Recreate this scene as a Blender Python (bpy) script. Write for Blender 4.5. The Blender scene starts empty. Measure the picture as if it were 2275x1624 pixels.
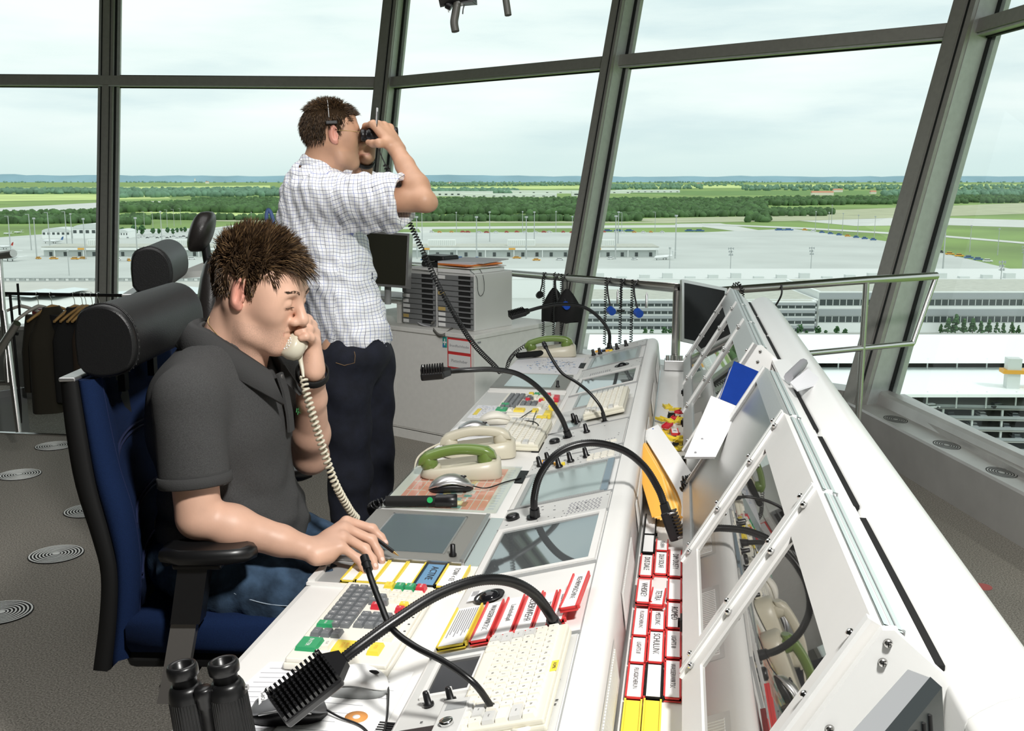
import bpy, math, random
import numpy as np
from mathutils import Matrix, Vector
S = bpy.context.scene
COL = S.collection
R = math.radians
random.seed(5)
# ------------------------------------------------------------------ camera, sky, lights, exposure
FPX, CX, CY, PITCH, YAW, EYE = 2300.0, 1137.5, 812.0, 0.178513, R(9.3), 1.57
cd = bpy.data.cameras.new('camera'); cam = bpy.data.objects.new('camera', cd); COL.objects.link(cam)
cd.sensor_width = 36.0; cd.lens = 36.0*FPX/2275.0; cd.clip_start = 0.05; cd.clip_end = 60000
cam.location = (0, 0, EYE); cam.rotation_euler = (math.pi/2-PITCH, 0, YAW)
S.camera = cam
S.view_settings.view_transform = 'Standard'; S.view_settings.look = 'None'
S.view_settings.exposure = 0.0; S.view_settings.gamma = 1.0; S.view_settings.use_curve_mapping = False
S.cycles.max_bounces = 8; S.cycles.transparent_max_bounces = 12
S.cycles.sample_clamp_indirect = 6.0; S.cycles.caustics_reflective = False; S.cycles.caustics_refractive = False

def nodes(m):
    m.use_nodes = True; return m.node_tree.nodes, m.node_tree.links
w = bpy.data.worlds.new('sky'); S.world = w
N, Lk = nodes(w)
for n in list(N): N.remove(n)
wo = N.new('ShaderNodeOutputWorld'); bg = N.new('ShaderNodeBackground'); Lk.new(bg.outputs[0], wo.inputs[0])
tc = N.new('ShaderNodeTexCoord'); mp = N.new('ShaderNodeMapping'); mp.inputs['Scale'].default_value = (1.6, 1.6, 9.0)
Lk.new(tc.outputs['Generated'], mp.inputs[0])
nz = N.new('ShaderNodeTexNoise'); nz.inputs['Scale'].default_value = 1.7; nz.inputs['Detail'].default_value = 7; nz.inputs['Roughness'].default_value = .52
Lk.new(mp.outputs[0], nz.inputs[0])
cr = N.new('ShaderNodeValToRGB'); Lk.new(nz.outputs[0], cr.inputs[0])
e = cr.color_ramp.elements
e[0].position = .36; e[0].color = (.70, .82, .835, 1); e[1].position = .62; e[1].color = (.97, 1.0, .985, 1)
x_ = cr.color_ramp.elements.new(.47); x_.color = (.84, .93, .915, 1)
sx = N.new('ShaderNodeSeparateXYZ'); Lk.new(tc.outputs['Generated'], sx.inputs[0])
hr = N.new('ShaderNodeMapRange'); hr.inputs['From Min'].default_value = 0.0; hr.inputs['From Max'].default_value = .06
Lk.new(sx.outputs['Z'], hr.inputs['Value'])
mx = N.new('ShaderNodeMix'); mx.data_type = 'RGBA'; mx.inputs['A'].default_value = (.66, .80, .78, 1)
Lk.new(hr.outputs[0], mx.inputs['Factor']); Lk.new(cr.outputs[0], mx.inputs['B'])
Lk.new(mx.outputs['Result'], bg.inputs[0]); bg.inputs[1].default_value = 1.11

def lamp(name, kind, loc, aim, energy, color=(1, 1, 1), **kw):
    d = bpy.data.lights.new(name, kind); o = bpy.data.objects.new(name, d); COL.objects.link(o)
    o.location = loc; o.rotation_euler = (Vector(aim)-Vector(loc)).to_track_quat('-Z', 'Y').to_euler()
    d.energy = energy; d.color = color
    for k, v in kw.items(): setattr(d, k, v)
    return o
# the sun, veiled by cloud, high behind the right shoulder
lamp('sun', 'SUN', (30, -20, 40), (0, 0, 0), 1.3, (1, .97, .92), angle=R(6))
# unseen flash strobe, high at the right, lights the console and both men
lamp('strobe_light', 'AREA', (0.58, 0.35, 2.95), (-0.5, 2.9, .8), 106, (1, .985, .95), shape='DISK', size=.28)
# large soft fill light, added unseen over the middle of the cab
lamp('fill_light', 'AREA', (-1.4, 3.2, 3.38), (-1.4, 3.2, 0), 52, (1, .99, .97), shape='SQUARE', size=2.6)

# ------------------------------------------------------------------ geometry of the view (ray through a pixel onto a known plane)
_f = np.array([-math.sin(YAW)*math.cos(PITCH), math.cos(YAW)*math.cos(PITCH), -math.sin(PITCH)])
_r = np.array([math.cos(YAW), math.sin(YAW), 0.0]); _u = np.cross(_r, _f); _C = np.array([0, 0, EYE])
def ray(px, py): return _f+_r*(px-CX)/FPX+_u*(CY-py)/FPX
def pz(px, py, z):
    d = ray(px, py); return Vector(_C+d*(z-EYE)/d[2])
def pX(px, py, x):
    d = ray(px, py); return Vector(_C+d*x/d[0])
def pY(px, py, y):
    d = ray(px, py); return Vector(_C+d*y/d[1])
def pD(px, py, D): return Vector(_C+ray(px, py)*D)

# ------------------------------------------------------------------ materials
MATS = {}
def mat(name, col, rough=.5, metal=0.0, spec=.5, nz=None, bump=None, emit=None, coat=0, alpha=None):
    """nz=(scale, amount, detail) colour mottling, bump=(scale, strength)"""
    if name in MATS: return MATS[name]
    m = bpy.data.materials.new(name); N, L = nodes(m); b = N['Principled BSDF']
    c = tuple(col)+(1,) if len(col) == 3 else col
    b.inputs['Base Color'].default_value = c; b.inputs['Roughness'].default_value = rough
    b.inputs['Metallic'].default_value = metal; b.inputs['Specular IOR Level'].default_value = spec
    b.inputs['Coat Weight'].default_value = coat
    if emit: b.inputs['Emission Color'].default_value = tuple(emit[:3])+(1,); b.inputs['Emission Strength'].default_value = emit[3]
    tcn = N.new('ShaderNodeTexCoord')
    if nz:
        t = N.new('ShaderNodeTexNoise'); t.inputs['Scale'].default_value = nz[0]; t.inputs['Detail'].default_value = nz[2] if len(nz) > 2 else 4
        L.new(tcn.outputs['Object'], t.inputs[0])
        r = N.new('ShaderNodeValToRGB'); L.new(t.outputs[0], r.inputs[0])
        a = nz[1]; r.color_ramp.elements[0].position = .3; r.color_ramp.elements[1].position = .7
        r.color_ramp.elements[0].color = tuple(max(0, v*(1-a)) for v in c[:3])+(1,)
        r.color_ramp.elements[1].color = tuple(min(1, v*(1+a)) for v in c[:3])+(1,)
        L.new(r.outputs[0], b.inputs['Base Color'])
    if bump:
        t = N.new('ShaderNodeTexNoise'); t.inputs['Scale'].default_value = bump[0]; t.inputs['Detail'].default_value = 3
        L.new(tcn.outputs['Object'], t.inputs[0])
        bm_ = N.new('ShaderNodeBump'); bm_.inputs['Strength'].default_value = bump[1]; bm_.inputs['Distance'].default_value = .002
        L.new(t.outputs[0], bm_.inputs['Height']); L.new(bm_.outputs[0], b.inputs['Normal'])
    MATS[name] = m; return m
def glassmat(name, tint=(.93, .97, .95), refl=.07, rough=0.0):
    if name in MATS: return MATS[name]
    m = bpy.data.materials.new(name); N, L = nodes(m)
    for n in list(N): N.remove(n)
    o = N.new('ShaderNodeOutputMaterial'); t = N.new('ShaderNodeBsdfTransparent'); g = N.new('ShaderNodeBsdfGlossy'); x = N.new('ShaderNodeMixShader')
    t.inputs[0].default_value = tuple(tint)+(1,); g.inputs['Roughness'].default_value = rough
    lw = N.new('ShaderNodeLayerWeight'); lw.inputs[0].default_value = .25; mr = N.new('ShaderNodeMapRange')
    mr.inputs['To Min'].default_value = refl; mr.inputs['To Max'].default_value = min(1, refl*8)
    L.new(lw.outputs['Facing'], mr.inputs['Value']); mr.inputs['From Min'].default_value = .2
    L.new(mr.outputs[0], x.inputs[0]); L.new(t.outputs[0], x.inputs[1]); L.new(g.outputs[0], x.inputs[2]); L.new(x.outputs[0], o.inputs[0])
    MATS[name] = m; return m

WHITE = mat('console_white', (.80, .79, .765), .38, nz=(9, .02))
WHITE2 = mat('cover_white', (.83, .835, .82), .33)
GREYP = mat('panel_grey', (.62, .62, .60), .42, nz=(12, .03))
MIDG = mat('mid_grey', (.33, .34, .34), .45)
METP = mat('metallic_panel', (.56, .565, .56), .36, .65, nz=(300, .05))
TEAL = mat('grey_green_trim', (.40, .47, .46), .4)
BLACK = mat('black_plastic', (.008, .008, .009), .34)
BLACKM = mat('matt_black', (.007, .007, .007), .7, spec=.3)
RUBB = mat('black_rubber', (.0065, .0065, .007), .33)
DARK = mat('dark_gap', (.01, .01, .01), .9)
STEEL = mat('brushed_steel', (.62, .61, .59), .27, 1.0, bump=(60, .02))
CHROME = mat('chrome', (.8, .8, .8), .12, 1.0)
ALU = mat('aluminium', (.70, .70, .70), .32, .9)
BEIGE = mat('beige_plastic', (.73, .70, .58), .4)
CREAM = mat('cream_plastic', (.82, .79, .70), .42)
GREEN = mat('olive_green_plastic', (.155, .24, .052), .3, coat=.2)
PHONEB = mat('phone_beige', (.62, .58, .46), .35)
RED = mat('red_plastic', (.68, .045, .045), .4)
REDC = mat('red_key', (.62, .03, .05), .4)
YEL = mat('yellow_plastic', (.85, .66, .06), .42)
GRNK = mat('green_key', (.035, .33, .14), .4)
KEYG = mat('grey_key', (.16, .17, .18), .45)
BLUE = mat('blue_plastic', (.02, .09, .48), .4)
BLUEB = mat('folder_blue', (.008, .040, .26), .38, nz=(40, .06))
ORANGE = mat('orange_paper', (.93, .47, .07), .6)
PAPER = mat('white_paper', (.88, .88, .87), .65)
PAPERL = mat('printed_paper', (.80, .80, .83), .5)
INK = mat('dark_ink', (.03, .03, .035), .6)
INKG = mat('grey_ink', (.30, .30, .32), .6)
CASEG = mat('case_grey', (.68, .68, .66), .45, bump=(180, .05))
CASED = mat('drawer_grey', (.22, .225, .23), .45)
MIRR = mat('filter_glass', (.42, .41, .395), .015, .92)
LCD = mat('dark_lcd', (.02, .021, .023), .16, spec=.6)
LCDG = mat('grey_touch_screen', (.20, .25, .27), .07, .35, spec=.7)
SCRG = mat('sky_reflecting_screen', (.30, .33, .34), .03, .75)
SCRL = mat('pale_screen', (.42, .50, .49), .22, .3)
BRUSHD = mat('brushed_dark_panel', (.36, .36, .35), .28, .9, bump=(220, .04))
SKIN = mat('skin', (.66, .40, .29), .48, nz=(14, .10), bump=(260, .05))
SKIN2 = mat('skin_tanned', (.60, .34, .22), .48, nz=(14, .10), bump=(260, .05))
LEATH = mat('black_leather', (.008, .008, .0085), .42, spec=.4, bump=(420, .3))
LEATH2 = mat('worn_leather', (.022, .019, .018), .36, bump=(160, .3))
CLOTHB = mat('navy_cloth', (.007, .0185, .062), .95, spec=.15, bump=(900, .5), nz=(900, .25))
WOOD = mat('light_wood', (.45, .27, .10), .45, nz=(20, .15))
WOODW = mat('whitewashed_wood', (.55, .52, .46), .5)
COATM = mat('dark_olive_cloth', (.022, .018, .010), .9)
FRAME = mat('window_frame_grey', (.38, .37, .345), .5, .3, nz=(30, .06))
FRAMEL = mat('window_frame_light', (.52, .54, .52), .5, .2, nz=(25, .06))
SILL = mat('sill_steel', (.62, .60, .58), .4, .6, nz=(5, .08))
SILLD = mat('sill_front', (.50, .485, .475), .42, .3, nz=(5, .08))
GASK = mat('gasket', (.008, .01, .01), .6)
GLASSW = glassmat('window_glass', (.93, .975, .965), .02)
CLEAR = glassmat('clear_film', (.95, .97, .97), .045, .08)

# ------------------------------------------------------------------ mesh building
class MB:
    def __init__(s): s.v = []; s.f = []; s.m = []; s.sm = []; s.mats = []
    def mi(s, m):
        if m not in s.mats: s.mats.append(m)
        return s.mats.index(m)
    def add(s, vs, fs, m, smooth=False, M=None):
        o = len(s.v); k = s.mi(m)
        if M is not None: vs = [M @ Vector(v) for v in vs]
        s.v.extend([tuple(v) for v in vs]); s.f.extend([tuple(o+i for i in f) for f in fs])
        s.m.extend([k]*len(fs)); s.sm.extend([smooth]*len(fs)); return s
    def box(s, a, b, m, M=None, bev=0.0):
        x0, x1 = sorted((a[0], b[0])); y0, y1 = sorted((a[1], b[1])); z0, z1 = sorted((a[2], b[2]))
        if bev <= 0:
            vs = [(x, y, z) for x in (x0, x1) for y in (y0, y1) for z in (z0, z1)]
            return s.add(vs, [(0, 1, 3, 2), (4, 6, 7, 5), (0, 4, 5, 1), (2, 3, 7, 6), (0, 2, 6, 4), (1, 5, 7, 3)], m, False, M)
        bev = min(bev, (x1-x0)*.49, (y1-y0)*.49, (z1-z0)*.49)
        # rounded plan outline, chamfered top and bottom
        def ring(r, ins, z):
            pts = []
            for cx, cy, a0 in ((x1-r, y1-r, 0), (x0+r, y1-r, 90), (x0+r, y0+r, 180), (x1-r, y0+r, 270)):
                for k in range(4):
                    t = R(a0+30*k); pts.append((cx+(r-ins)*math.cos(t), cy+(r-ins)*math.sin(t), z))
            return pts
        rs = [ring(bev, bev*.7, z0), ring(bev, bev*.2, z0+bev*.35), ring(bev, 0, z0+bev), ring(bev, 0, z1-bev), ring(bev, bev*.2, z1-bev*.35), ring(bev, bev*.7, z1)]
        return s.loft(rs, m, True, True, M, smooth=False)
    def loft(s, rings, m, closed=True, caps=True, M=None, smooth=True):
        n = len(rings[0]); vs = [p for r_ in rings for p in r_]; fs = []
        for i in range(len(rings)-1):
            for j in range(n if closed else n-1):
                a = i*n+j; b = i*n+(j+1) % n; fs.append((a, b, b+n, a+n))
        s.add(vs, fs, m, smooth, M)
        if caps and closed:
            s.add(rings[0], [tuple(range(n-1, -1, -1))], m, False, M); s.add(rings[-1], [tuple(range(n))], m, False, M)
        return s
    def prism(s, poly, y0, y1, m, M=None, axis='y', smooth=False):
        """poly: list of (a,b) extruded. axis y -> (x,z) profile; z -> (x,y); x -> (y,z)"""
        f = {'y': lambda a, b, t: (a, t, b), 'z': lambda a, b, t: (a, b, t), 'x': lambda a, b, t: (t, a, b)}[axis]
        return s.loft([[f(a, b, y0) for a, b in poly], [f(a, b, y1) for a, b in poly]], m, True, True, M, smooth)
    def cyl(s, a, b, r, m, r2=None, n=16, M=None, caps=True, smooth=True):
        a = Vector(a); b = Vector(b); r2 = r if r2 is None else r2; d = (b-a).normalized()
        t = Vector((0, 0, 1)) if abs(d.z) < .9 else Vector((1, 0, 0)); x = d.cross(t).normalized(); y = d.cross(x)
        rg = [[a+(x*math.cos(2*math.pi*k/n)+y*math.sin(2*math.pi*k/n))*r for k in range(n)],
              [b+(x*math.cos(2*math.pi*k/n)+y*math.sin(2*math.pi*k/n))*r2 for k in range(n)]]
        return s.loft(rg, m, True, caps, M, smooth)
    def tube(s, pts, r, m, n=8, M=None, closed=False):
        pts = [Vector(p) for p in pts]; rs = r if isinstance(r, (list, tuple)) else [r]*len(pts); rings = []
        x = None
        for i, p in enumerate(pts):
            d = (pts[min(i+1, len(pts)-1)]-pts[max(i-1, 0)])
            if d.length < 1e-9: d = Vector((0, 0, 1))
            d.normalize()
            if x is None:
                t = Vector((0, 0, 1)) if abs(d.z) < .9 else Vector((1, 0, 0)); x = d.cross(t).normalized()
            x = (x-d*x.dot(d)).normalized(); y = d.cross(x)
            rings.append([p+(x*math.cos(2*math.pi*k/n)+y*math.sin(2*math.pi*k/n))*rs[i] for k in range(n)])
        return s.loft(rings, m, True, True, M)
    def lathe(s, prof, m, n=24, M=None, smooth=True):
        """prof: list of (r,z)"""
        return s.loft([[(r*math.cos(2*math.pi*k/n), r*math.sin(2*math.pi*k/n), z) for k in range(n)] for r, z in prof], m, True, True, M, smooth)
    def ell(s, c, r, m, n=16, M=None):
        rings = []
        for i in range(1, n//2):
            t = math.pi*i/(n//2); rings.append([(c[0]+r[0]*math.sin(t)*math.cos(2*math.pi*k/n), c[1]+r[1]*math.sin(t)*math.sin(2*math.pi*k/n), c[2]-r[2]*math.cos(t)) for k in range(n)])
        return s.loft(rings, m, True, True, M)
    def quad(s, a, b, c, d, m, M=None): return s.add([a, b, c, d], [(0, 1, 2, 3)], m, False, M)
    def text(s, txt, M, size, m, ext=0.0):
        cu = bpy.data.curves.new('t', 'FONT'); cu.body = txt; cu.size = size; cu.align_x = 'CENTER'; cu.align_y = 'CENTER'; cu.resolution_u = 2; cu.extrude = ext
        o = bpy.data.objects.new('t', cu); me = o.to_mesh()
        s.add([v.co.copy() for v in me.vertices], [tuple(p.vertices) for p in me.polygons], m, False, M)
        o.to_mesh_clear(); bpy.data.objects.remove(o); bpy.data.curves.remove(cu); return s
MW = {}
def obj(name, mb, parent=None, world=True, bevel=0, sub=0, wn=False):
    """one mesh object; world=True: the vertices are in world coordinates"""
    me = bpy.data.meshes.new(name); vs = mb.v
    M0 = MW.get(parent.name, Matrix()) if parent is not None else Matrix()
    if parent is not None and world:
        inv = M0.inverted(); vs = [tuple(inv @ Vector(v)) for v in vs]
    org = Vector((0, 0, 0))
    if parent is None and world and vs:      # origin at the base centre
        a = np.array(vs); lo = a.min(0); hi = a.max(0); org = Vector(((lo[0]+hi[0])/2, (lo[1]+hi[1])/2, lo[2])); vs = [tuple(Vector(v)-org) for v in vs]
    me.from_pydata(vs, [], mb.f)
    for m in mb.mats: me.materials.append(m)
    me.polygons.foreach_set('material_index', mb.m); me.polygons.foreach_set('use_smooth', mb.sm); me.update()
    o = bpy.data.objects.new(name, me); COL.objects.link(o)
    if parent is not None: o.parent = parent; MW[o.name] = M0.copy()
    else: o.location = org; MW[o.name] = Matrix.Translation(org)
    if bevel:
        b = o.modifiers.new('b', 'BEVEL'); b.width = bevel; b.segments = 2; b.limit_method = 'ANGLE'; b.angle_limit = R(40); b.harden_normals = False
    if sub:
        q = o.modifiers.new('s', 'SUBSURF'); q.levels = sub; q.render_levels = sub
    return o
def thing(name, label, cat, loc=(0, 0, 0), rz=0.0, group=None, M=None):
    o = bpy.data.objects.new(name, None); COL.objects.link(o)
    if M is None: M = Matrix.Translation(Vector(loc)) @ Matrix.Rotation(rz, 4, 'Z')
    o.matrix_world = M; MW[o.name] = M.copy(); o.empty_display_size = .05
    return tag(o, label, cat, group)
def tag(o, label, cat, group=None, kind=None):
    if label: o['label'] = label
    if cat: o['category'] = cat
    if group: o['group'] = group
    if kind: o['kind'] = kind
    return o
def struct(name, mb, **k):
    o = obj(name, mb, **k); o['kind'] = 'structure'; return o
def copy_tree(root, M, label=None):
    """copy of a thing with its parts and sub-parts"""
    c = root.copy(); COL.objects.link(c); c.matrix_world = M; MW[c.name] = M.copy()
    if label: c['label'] = label
    def rec(src, dst):
        for ch in [q for q in bpy.data.objects if q.parent == src]:
            d = ch.copy(); COL.objects.link(d); d.parent = dst; rec(ch, d)
    rec(root, c); return c
def frame(o, x, z=(0, 0, 1)):
    """matrix with origin o, local x along x, local z near z"""
    x = Vector(x).normalized(); z = Vector(z); y = z.cross(x).normalized(); z = x.cross(y)
    return Matrix(((x.x, y.x, z.x, o[0]), (x.y, y.y, z.y, o[1]), (x.z, y.z, z.z, o[2]), (0, 0, 0, 1)))
def spline(P, n=8):
    P = [Vector(p) for p in P]; out = []
    Q = [P[0]*2-P[1]]+P+[P[-1]*2-P[-2]]
    for i in range(1, len(Q)-2):
        for k in range(n):
            t = k/n; a, b, c, d = Q[i-1:i+3]
            out.append(.5*((2*b)+(c-a)*t+(2*a-5*b+4*c-d)*t*t+(3*b-a-3*c+d)*t**3))
    out.append(P[-1]); return out
def coil(path, r, turns, per=10):
    """coiled cord round a path (list of points)"""
    P = [Vector(p) for p in path]; L = [0]
    for i in range(1, len(P)): L.append(L[-1]+(P[i]-P[i-1]).length)
    out = []; n = int(turns*per); x = None
    for k in range(n+1):
        s_ = L[-1]*k/n; i = max(j for j in range(len(L)) if L[j] <= s_+1e-9); i = min(i, len(P)-2)
        t = (s_-L[i])/max(1e-9, L[i+1]-L[i]); p = P[i].lerp(P[i+1], t); d = (P[i+1]-P[i]).normalized()
        if x is None: x = d.cross(Vector((.3, .2, 1))).normalized()
        x = (x-d*x.dot(d)).normalized(); y = d.cross(x); a = 2*math.pi*k/per
        out.append(p+(x*math.cos(a)+y*math.sin(a))*r)
    return out
# ------------------------------------------------------------------ the glazed cab
def hd(a): return Vector((math.sin(R(a)), math.cos(R(a)), 0))
def nrm(d): return Vector((d.y, -d.x, 0))
d4, d23, d1 = hd(-12), hd(-57.5), hd(-103.5)
n4, n23, n1 = nrm(d4), nrm(d23), nrm(d1)
TAU = math.tan(R(15)); ZB, ZT, ZC = .27, 2.45, 3.45
def lean(na, nb):
    b = (na+nb).normalized(); return Vector((0, 0, 1))+b*(TAU/b.dot(na))
B34 = pz(1960, 876, ZB); LW = 4.85
B12 = B34+d23*LW; B01 = B12+d1*LW; B45 = B34-d4*4.9
v34, v12 = lean(n4, n23), lean(n23, n1); v1, v23_, v4 = lean(n1, n1), lean(n23, n23), lean(n4, n4)
def post(name, B, v, d, n, w_, dep, hw):
    """w_: width along the wall, dep: depth into the room"""
    mb = MB(); v = v.normalized(); inn = -n; top = (ZC-ZB)/v.z; b0 = -ZB/v.z
    def pt(a, b, t): return B+d*a+inn*b+v*t
    def bar(a0, a1, q0, q1, m): mb.loft([[pt(a0, q0, t), pt(a1, q0, t), pt(a1, q1, t), pt(a0, q1, t)] for t in (b0, top)], m, True, True, smooth=False)
    bar(-w_/2, w_/2, .03, dep, FRAME)
    bar(-w_/2-.004, w_/2-.02, .05, dep-.03, FRAMEL)
    bar(-w_/2*.55, -w_/2*.4, dep-.002, dep+.004, GASK)
    bar(-w_/2*.30, w_/2*.8, dep, dep+.012, FRAME)
    bar(-w_/2-.022, -w_/2, .02, .055, GASK); bar(w_/2, w_/2+.022, .02, .055, GASK)
    bar(-w_/2-.05, -w_/2-.022, .0, .04, FRAMEL); bar(w_/2+.022, w_/2+.05, .0, .04, FRAMEL)
    return struct(name, mb)
post('trim_1', B34, v34, (d4+d23).normalized(), (n4+n23).normalized(), .17, .23, 1)
post('trim_2', B34+d23*LW/2, v23_, d23, n23, .10, .20, 1)
post('trim_3', B12, v12, (d23+d1).normalized(), (n23+n1).normalized(), .14, .20, 1)
post('trim_4', B12+d1*2.32, v1, d1, n1, .095, .09, 1)
post('trim_5', B34-d4*3.2, v4, d4, n4, .10, .20, 1)
def transom(name, P0, P1, va, vb, n):
    mb = MB()
    for (b0, b1, z0, z1, m) in ((.02, .12, ZT-.035, ZT+.045, FRAME), (.03, .10, ZT-.05, ZT-.035, FRAMEL), (.0, .03, ZT-.06, ZT+.06, GASK)):
        mb.loft([[at(P, v, z0)-n*b0, at(P, v, z0)-n*b1, at(P, v, z1)-n*b1, at(P, v, z1)-n*b0] for P, v in ((P0, va), (P1, vb))], m, True, True, smooth=False)
    return struct(name, mb)
def at(B, v, z): return B+v*((z-ZB)/v.z)
for i, (P0, P1, va, vb, n) in enumerate(((B45, B34, v4, v34, n4), (B34, B12, v34, v12, n23), (B12, B01, v12, v1, n1))):
    transom('trim_%d' % (6+i), P0, P1, va, vb, n)
wi = 0
for P0, P1, va, vb in ((B45, B34-d4*3.2, v4, v4), (B34-d4*3.2, B34, v4, v34), (B34, B34+d23*LW/2, v34, v23_), (B34+d23*LW/2, B12, v23_, v12), (B12, B12+d1*2.32, v12, v1), (B12+d1*2.32, B01, v1, v1)):
    for z0, z1 in ((ZB, ZT), (ZT, ZC)):
        wi += 1; mb = MB(); q = [at(P0, va, z0), at(P1, vb, z0), at(P1, vb, z1), at(P0, va, z1)]
        mb.quad(*q, GLASSW); struct('window_%d' % wi, mb)
# low walls, sills
WALLG = mat('low_wall_grey', (.19, .185, .175), .6, nz=(4, .06)); CEILM = mat('ceiling_dark', (.10, .10, .10), .8)
def lowwall(name, P0, P1, n, z0):
    mb = MB(); h = -z0+ZB
    for (b0, b1, za, zb_, m) in ((-.12, .03, z0, ZB-.03, WALLG), (-.14, .05, ZB-.035, ZB, SILL)):
        mb.loft([[P-n*b0+Vector((0, 0, za-ZB)), P-n*b1+Vector((0, 0, za-ZB)), P-n*b1+Vector((0, 0, zb_-ZB)), P-n*b0+Vector((0, 0, zb_-ZB))] for P in (P0, P1)], m, True, True, smooth=False)
    return struct(name, mb)
lowwall('wall_front_left', B12, B01, n1, -.4); lowwall('wall_front', B34, B12, n23, -.4); lowwall('wall_right', B45, B34, n4, -.4)
# the steel sill bench under the right window: front plate, top with air outlets, back plate
mb = MB(); fr0, fr1 = pz(1992, 1047, 0), pz(2275, 1219, 0); db = (fr1-fr0).normalized(); nb = nrm(-db); fr0 = fr0-db*.75; Lb = 5.0
tb0 = pz(1957, 931, .26)
def bp(s_, b, z): return fr0+db*s_+nb*b+Vector((0, 0, z))
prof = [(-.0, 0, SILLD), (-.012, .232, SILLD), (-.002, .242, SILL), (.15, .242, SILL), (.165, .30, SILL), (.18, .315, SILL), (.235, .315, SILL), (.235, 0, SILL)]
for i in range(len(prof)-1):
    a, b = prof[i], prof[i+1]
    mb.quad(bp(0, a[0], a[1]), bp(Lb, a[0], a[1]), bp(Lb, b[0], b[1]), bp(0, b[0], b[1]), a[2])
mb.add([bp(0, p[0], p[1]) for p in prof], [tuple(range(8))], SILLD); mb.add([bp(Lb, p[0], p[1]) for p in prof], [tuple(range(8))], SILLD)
struct('trim_9', mb)
for s_ in (.55, 1.12, 1.62, 2.15, 2.7):
    mb = MB()
    for k in range(5):
        r0 = .022+.016*k; mb.loft([[bp(s_+r_*math.cos(t), .072+r_*.62*math.sin(t), .2435) for t in [2*math.pi*j/28 for j in range(28)]] for r_ in (r0, r0+.006)], GASK, True, False, smooth=False)
    o = obj('air_outlet', mb); tag(o, 'black ringed air outlet in the steel sill bench below the right window', 'vent', 'ringed air outlets in the sill bench')
# floor with a sunken strip at the far left, ceiling, far walls
CARP = mat('speckled_carpet', (.28, .26, .225), .95, nz=(170, .6, 8), bump=(350, .5))
mb = MB(); mb.prism([(-8, -3), (3.3, -3), (B45.x+.05, B45.y), (B34.x, B34.y), (B12.x, B12.y), (-2.9, 5.72), (-8, 5.72)], -.1, 0, CARP, axis='z'); struct('floor', mb)
mb = MB(); mb.prism([(-8, 5.74), (-2.9, 5.74), (B12.x, B12.y), (B01.x-.4, B01.y-.1)], -.45, -.4, CARP, axis='z'); struct('floor_lower', mb)
mb = MB(); mb.box((-8, 5.70, -.11), (-2.88, 5.735, .006), STEEL); mb.box((-8, 5.725, -.4), (-2.9, 5.74, -.1), WALLG); struct('trim_10', mb)
mb = MB(); mb.box((-9, -3.2, ZC), (4, 10.5, ZC+.1), CEILM); struct('ceiling', mb)
for nm, a, b in (('wall_rear', (-8.1, -3.1, -.4), (3.6, -3, ZC)), ('wall_left', (-8.1, -3, -.4), (-8, 6.9, ZC))):
    mb = MB(); mb.box(a, b, WALLG); struct(nm, mb)
mb = MB(); mb.loft([[B45+Vector((0, 0, -.76)), Vector((3.4, -3, -.38)), Vector((3.5, -3, -.38)), B45+Vector((.1, 0, -.76))], [B45+Vector((.1, 0, 3)), Vector((3.4, -3, ZC)), Vector((3.5, -3, ZC)), B45+Vector((.2, 0, 3))]], WALLG, True, True, smooth=False); struct('wall_right_rear', mb)
# ringed floor outlets
RINGW = mat('outlet_ring', (.92, .93, .90), .45, .0)
for (px, py, tl) in ((125, 1232, 0), (2, 1362, 0), (43, 1055, 0), (122, 991, 0), (196, 1135, 0)):
    c = pz(px, py, 0); mb = MB(); mb.lathe([(0.001, .0), (.112, .0), (.112, .003), (.001, .003)], DARK, 32, Matrix.Translation(c), False)
    for k in range(7):
        r0 = .021+.0135*k; T = Matrix.Translation(c+Vector((0, 0, .0035)))
        mb.loft([[(r_*math.cos(t), r_*math.sin(t), z) for t in [2*math.pi*j/40 for j in range(40)]] for r_, z in ((r0, -.001), (r0, .001), (r0+.0062, .001), (r0+.0062, -.001))], RINGW, True, False, T, False)
    mb.lathe([(.0001, .003), (.016, .005)], RINGW, 20, Matrix.Translation(c), False)
    o = obj('floor_outlet', mb); tag(o, 'round floor outlet of pale and black rings in the carpet left of the blue chair', 'vent', 'ringed outlets in the carpet')
mb = MB(); mb.lathe([(.0001, .002), (.035, .002), (.035, 0)], mat('pink_sticker', (.55, .13, .12), .6), 20, Matrix.Translation(pz(2183, 1304, .0)), False)
tag(obj('floor_sticker', mb), 'round pink sticker on the carpet beyond the white console cover', 'sticker')
# ------------------------------------------------------------------ the airport far below
GZ = -70.0
def G(px, py, h=0.0): return pz(px, py, GZ+h)
GRASS = mat('meadow', (.19, .29, .075), .95, nz=(.004, .3, 6)); APRON = mat('apron_concrete', (.50, .525, .50), .8, nz=(.012, .09, 8))
TAXI = mat('taxiway_concrete', (.56, .575, .54), .8, nz=(.02, .06)); FIELDY = mat('bright_field', (.50, .60, .22), .95, nz=(.003, .25, 4)); FIELDD = mat('green_field', (.13, .24, .06), .95, nz=(.01, .2))
DRY = mat('dry_grass', (.40, .42, .27), .95, nz=(.02, .15, 5))
HILL = mat('hill_haze_tint', (.22, .36, .42), 1, nz=(.0009, .12, 6)); WOODF = mat('forest_green', (.07, .135, .05), 1, nz=(.035, .45, 6)); WOODM = mat('far_woods_haze_tint', (.14, .25, .17), 1, nz=(.01, .3, 6))  # HILL and WOODM have distance haze mixed into their base colour
LEAF = mat('leaf_green', (.05, .13, .045), .95, nz=(.4, .4, 3)); TRUNK = mat('trunk', (.08, .06, .04), .9)
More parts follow.
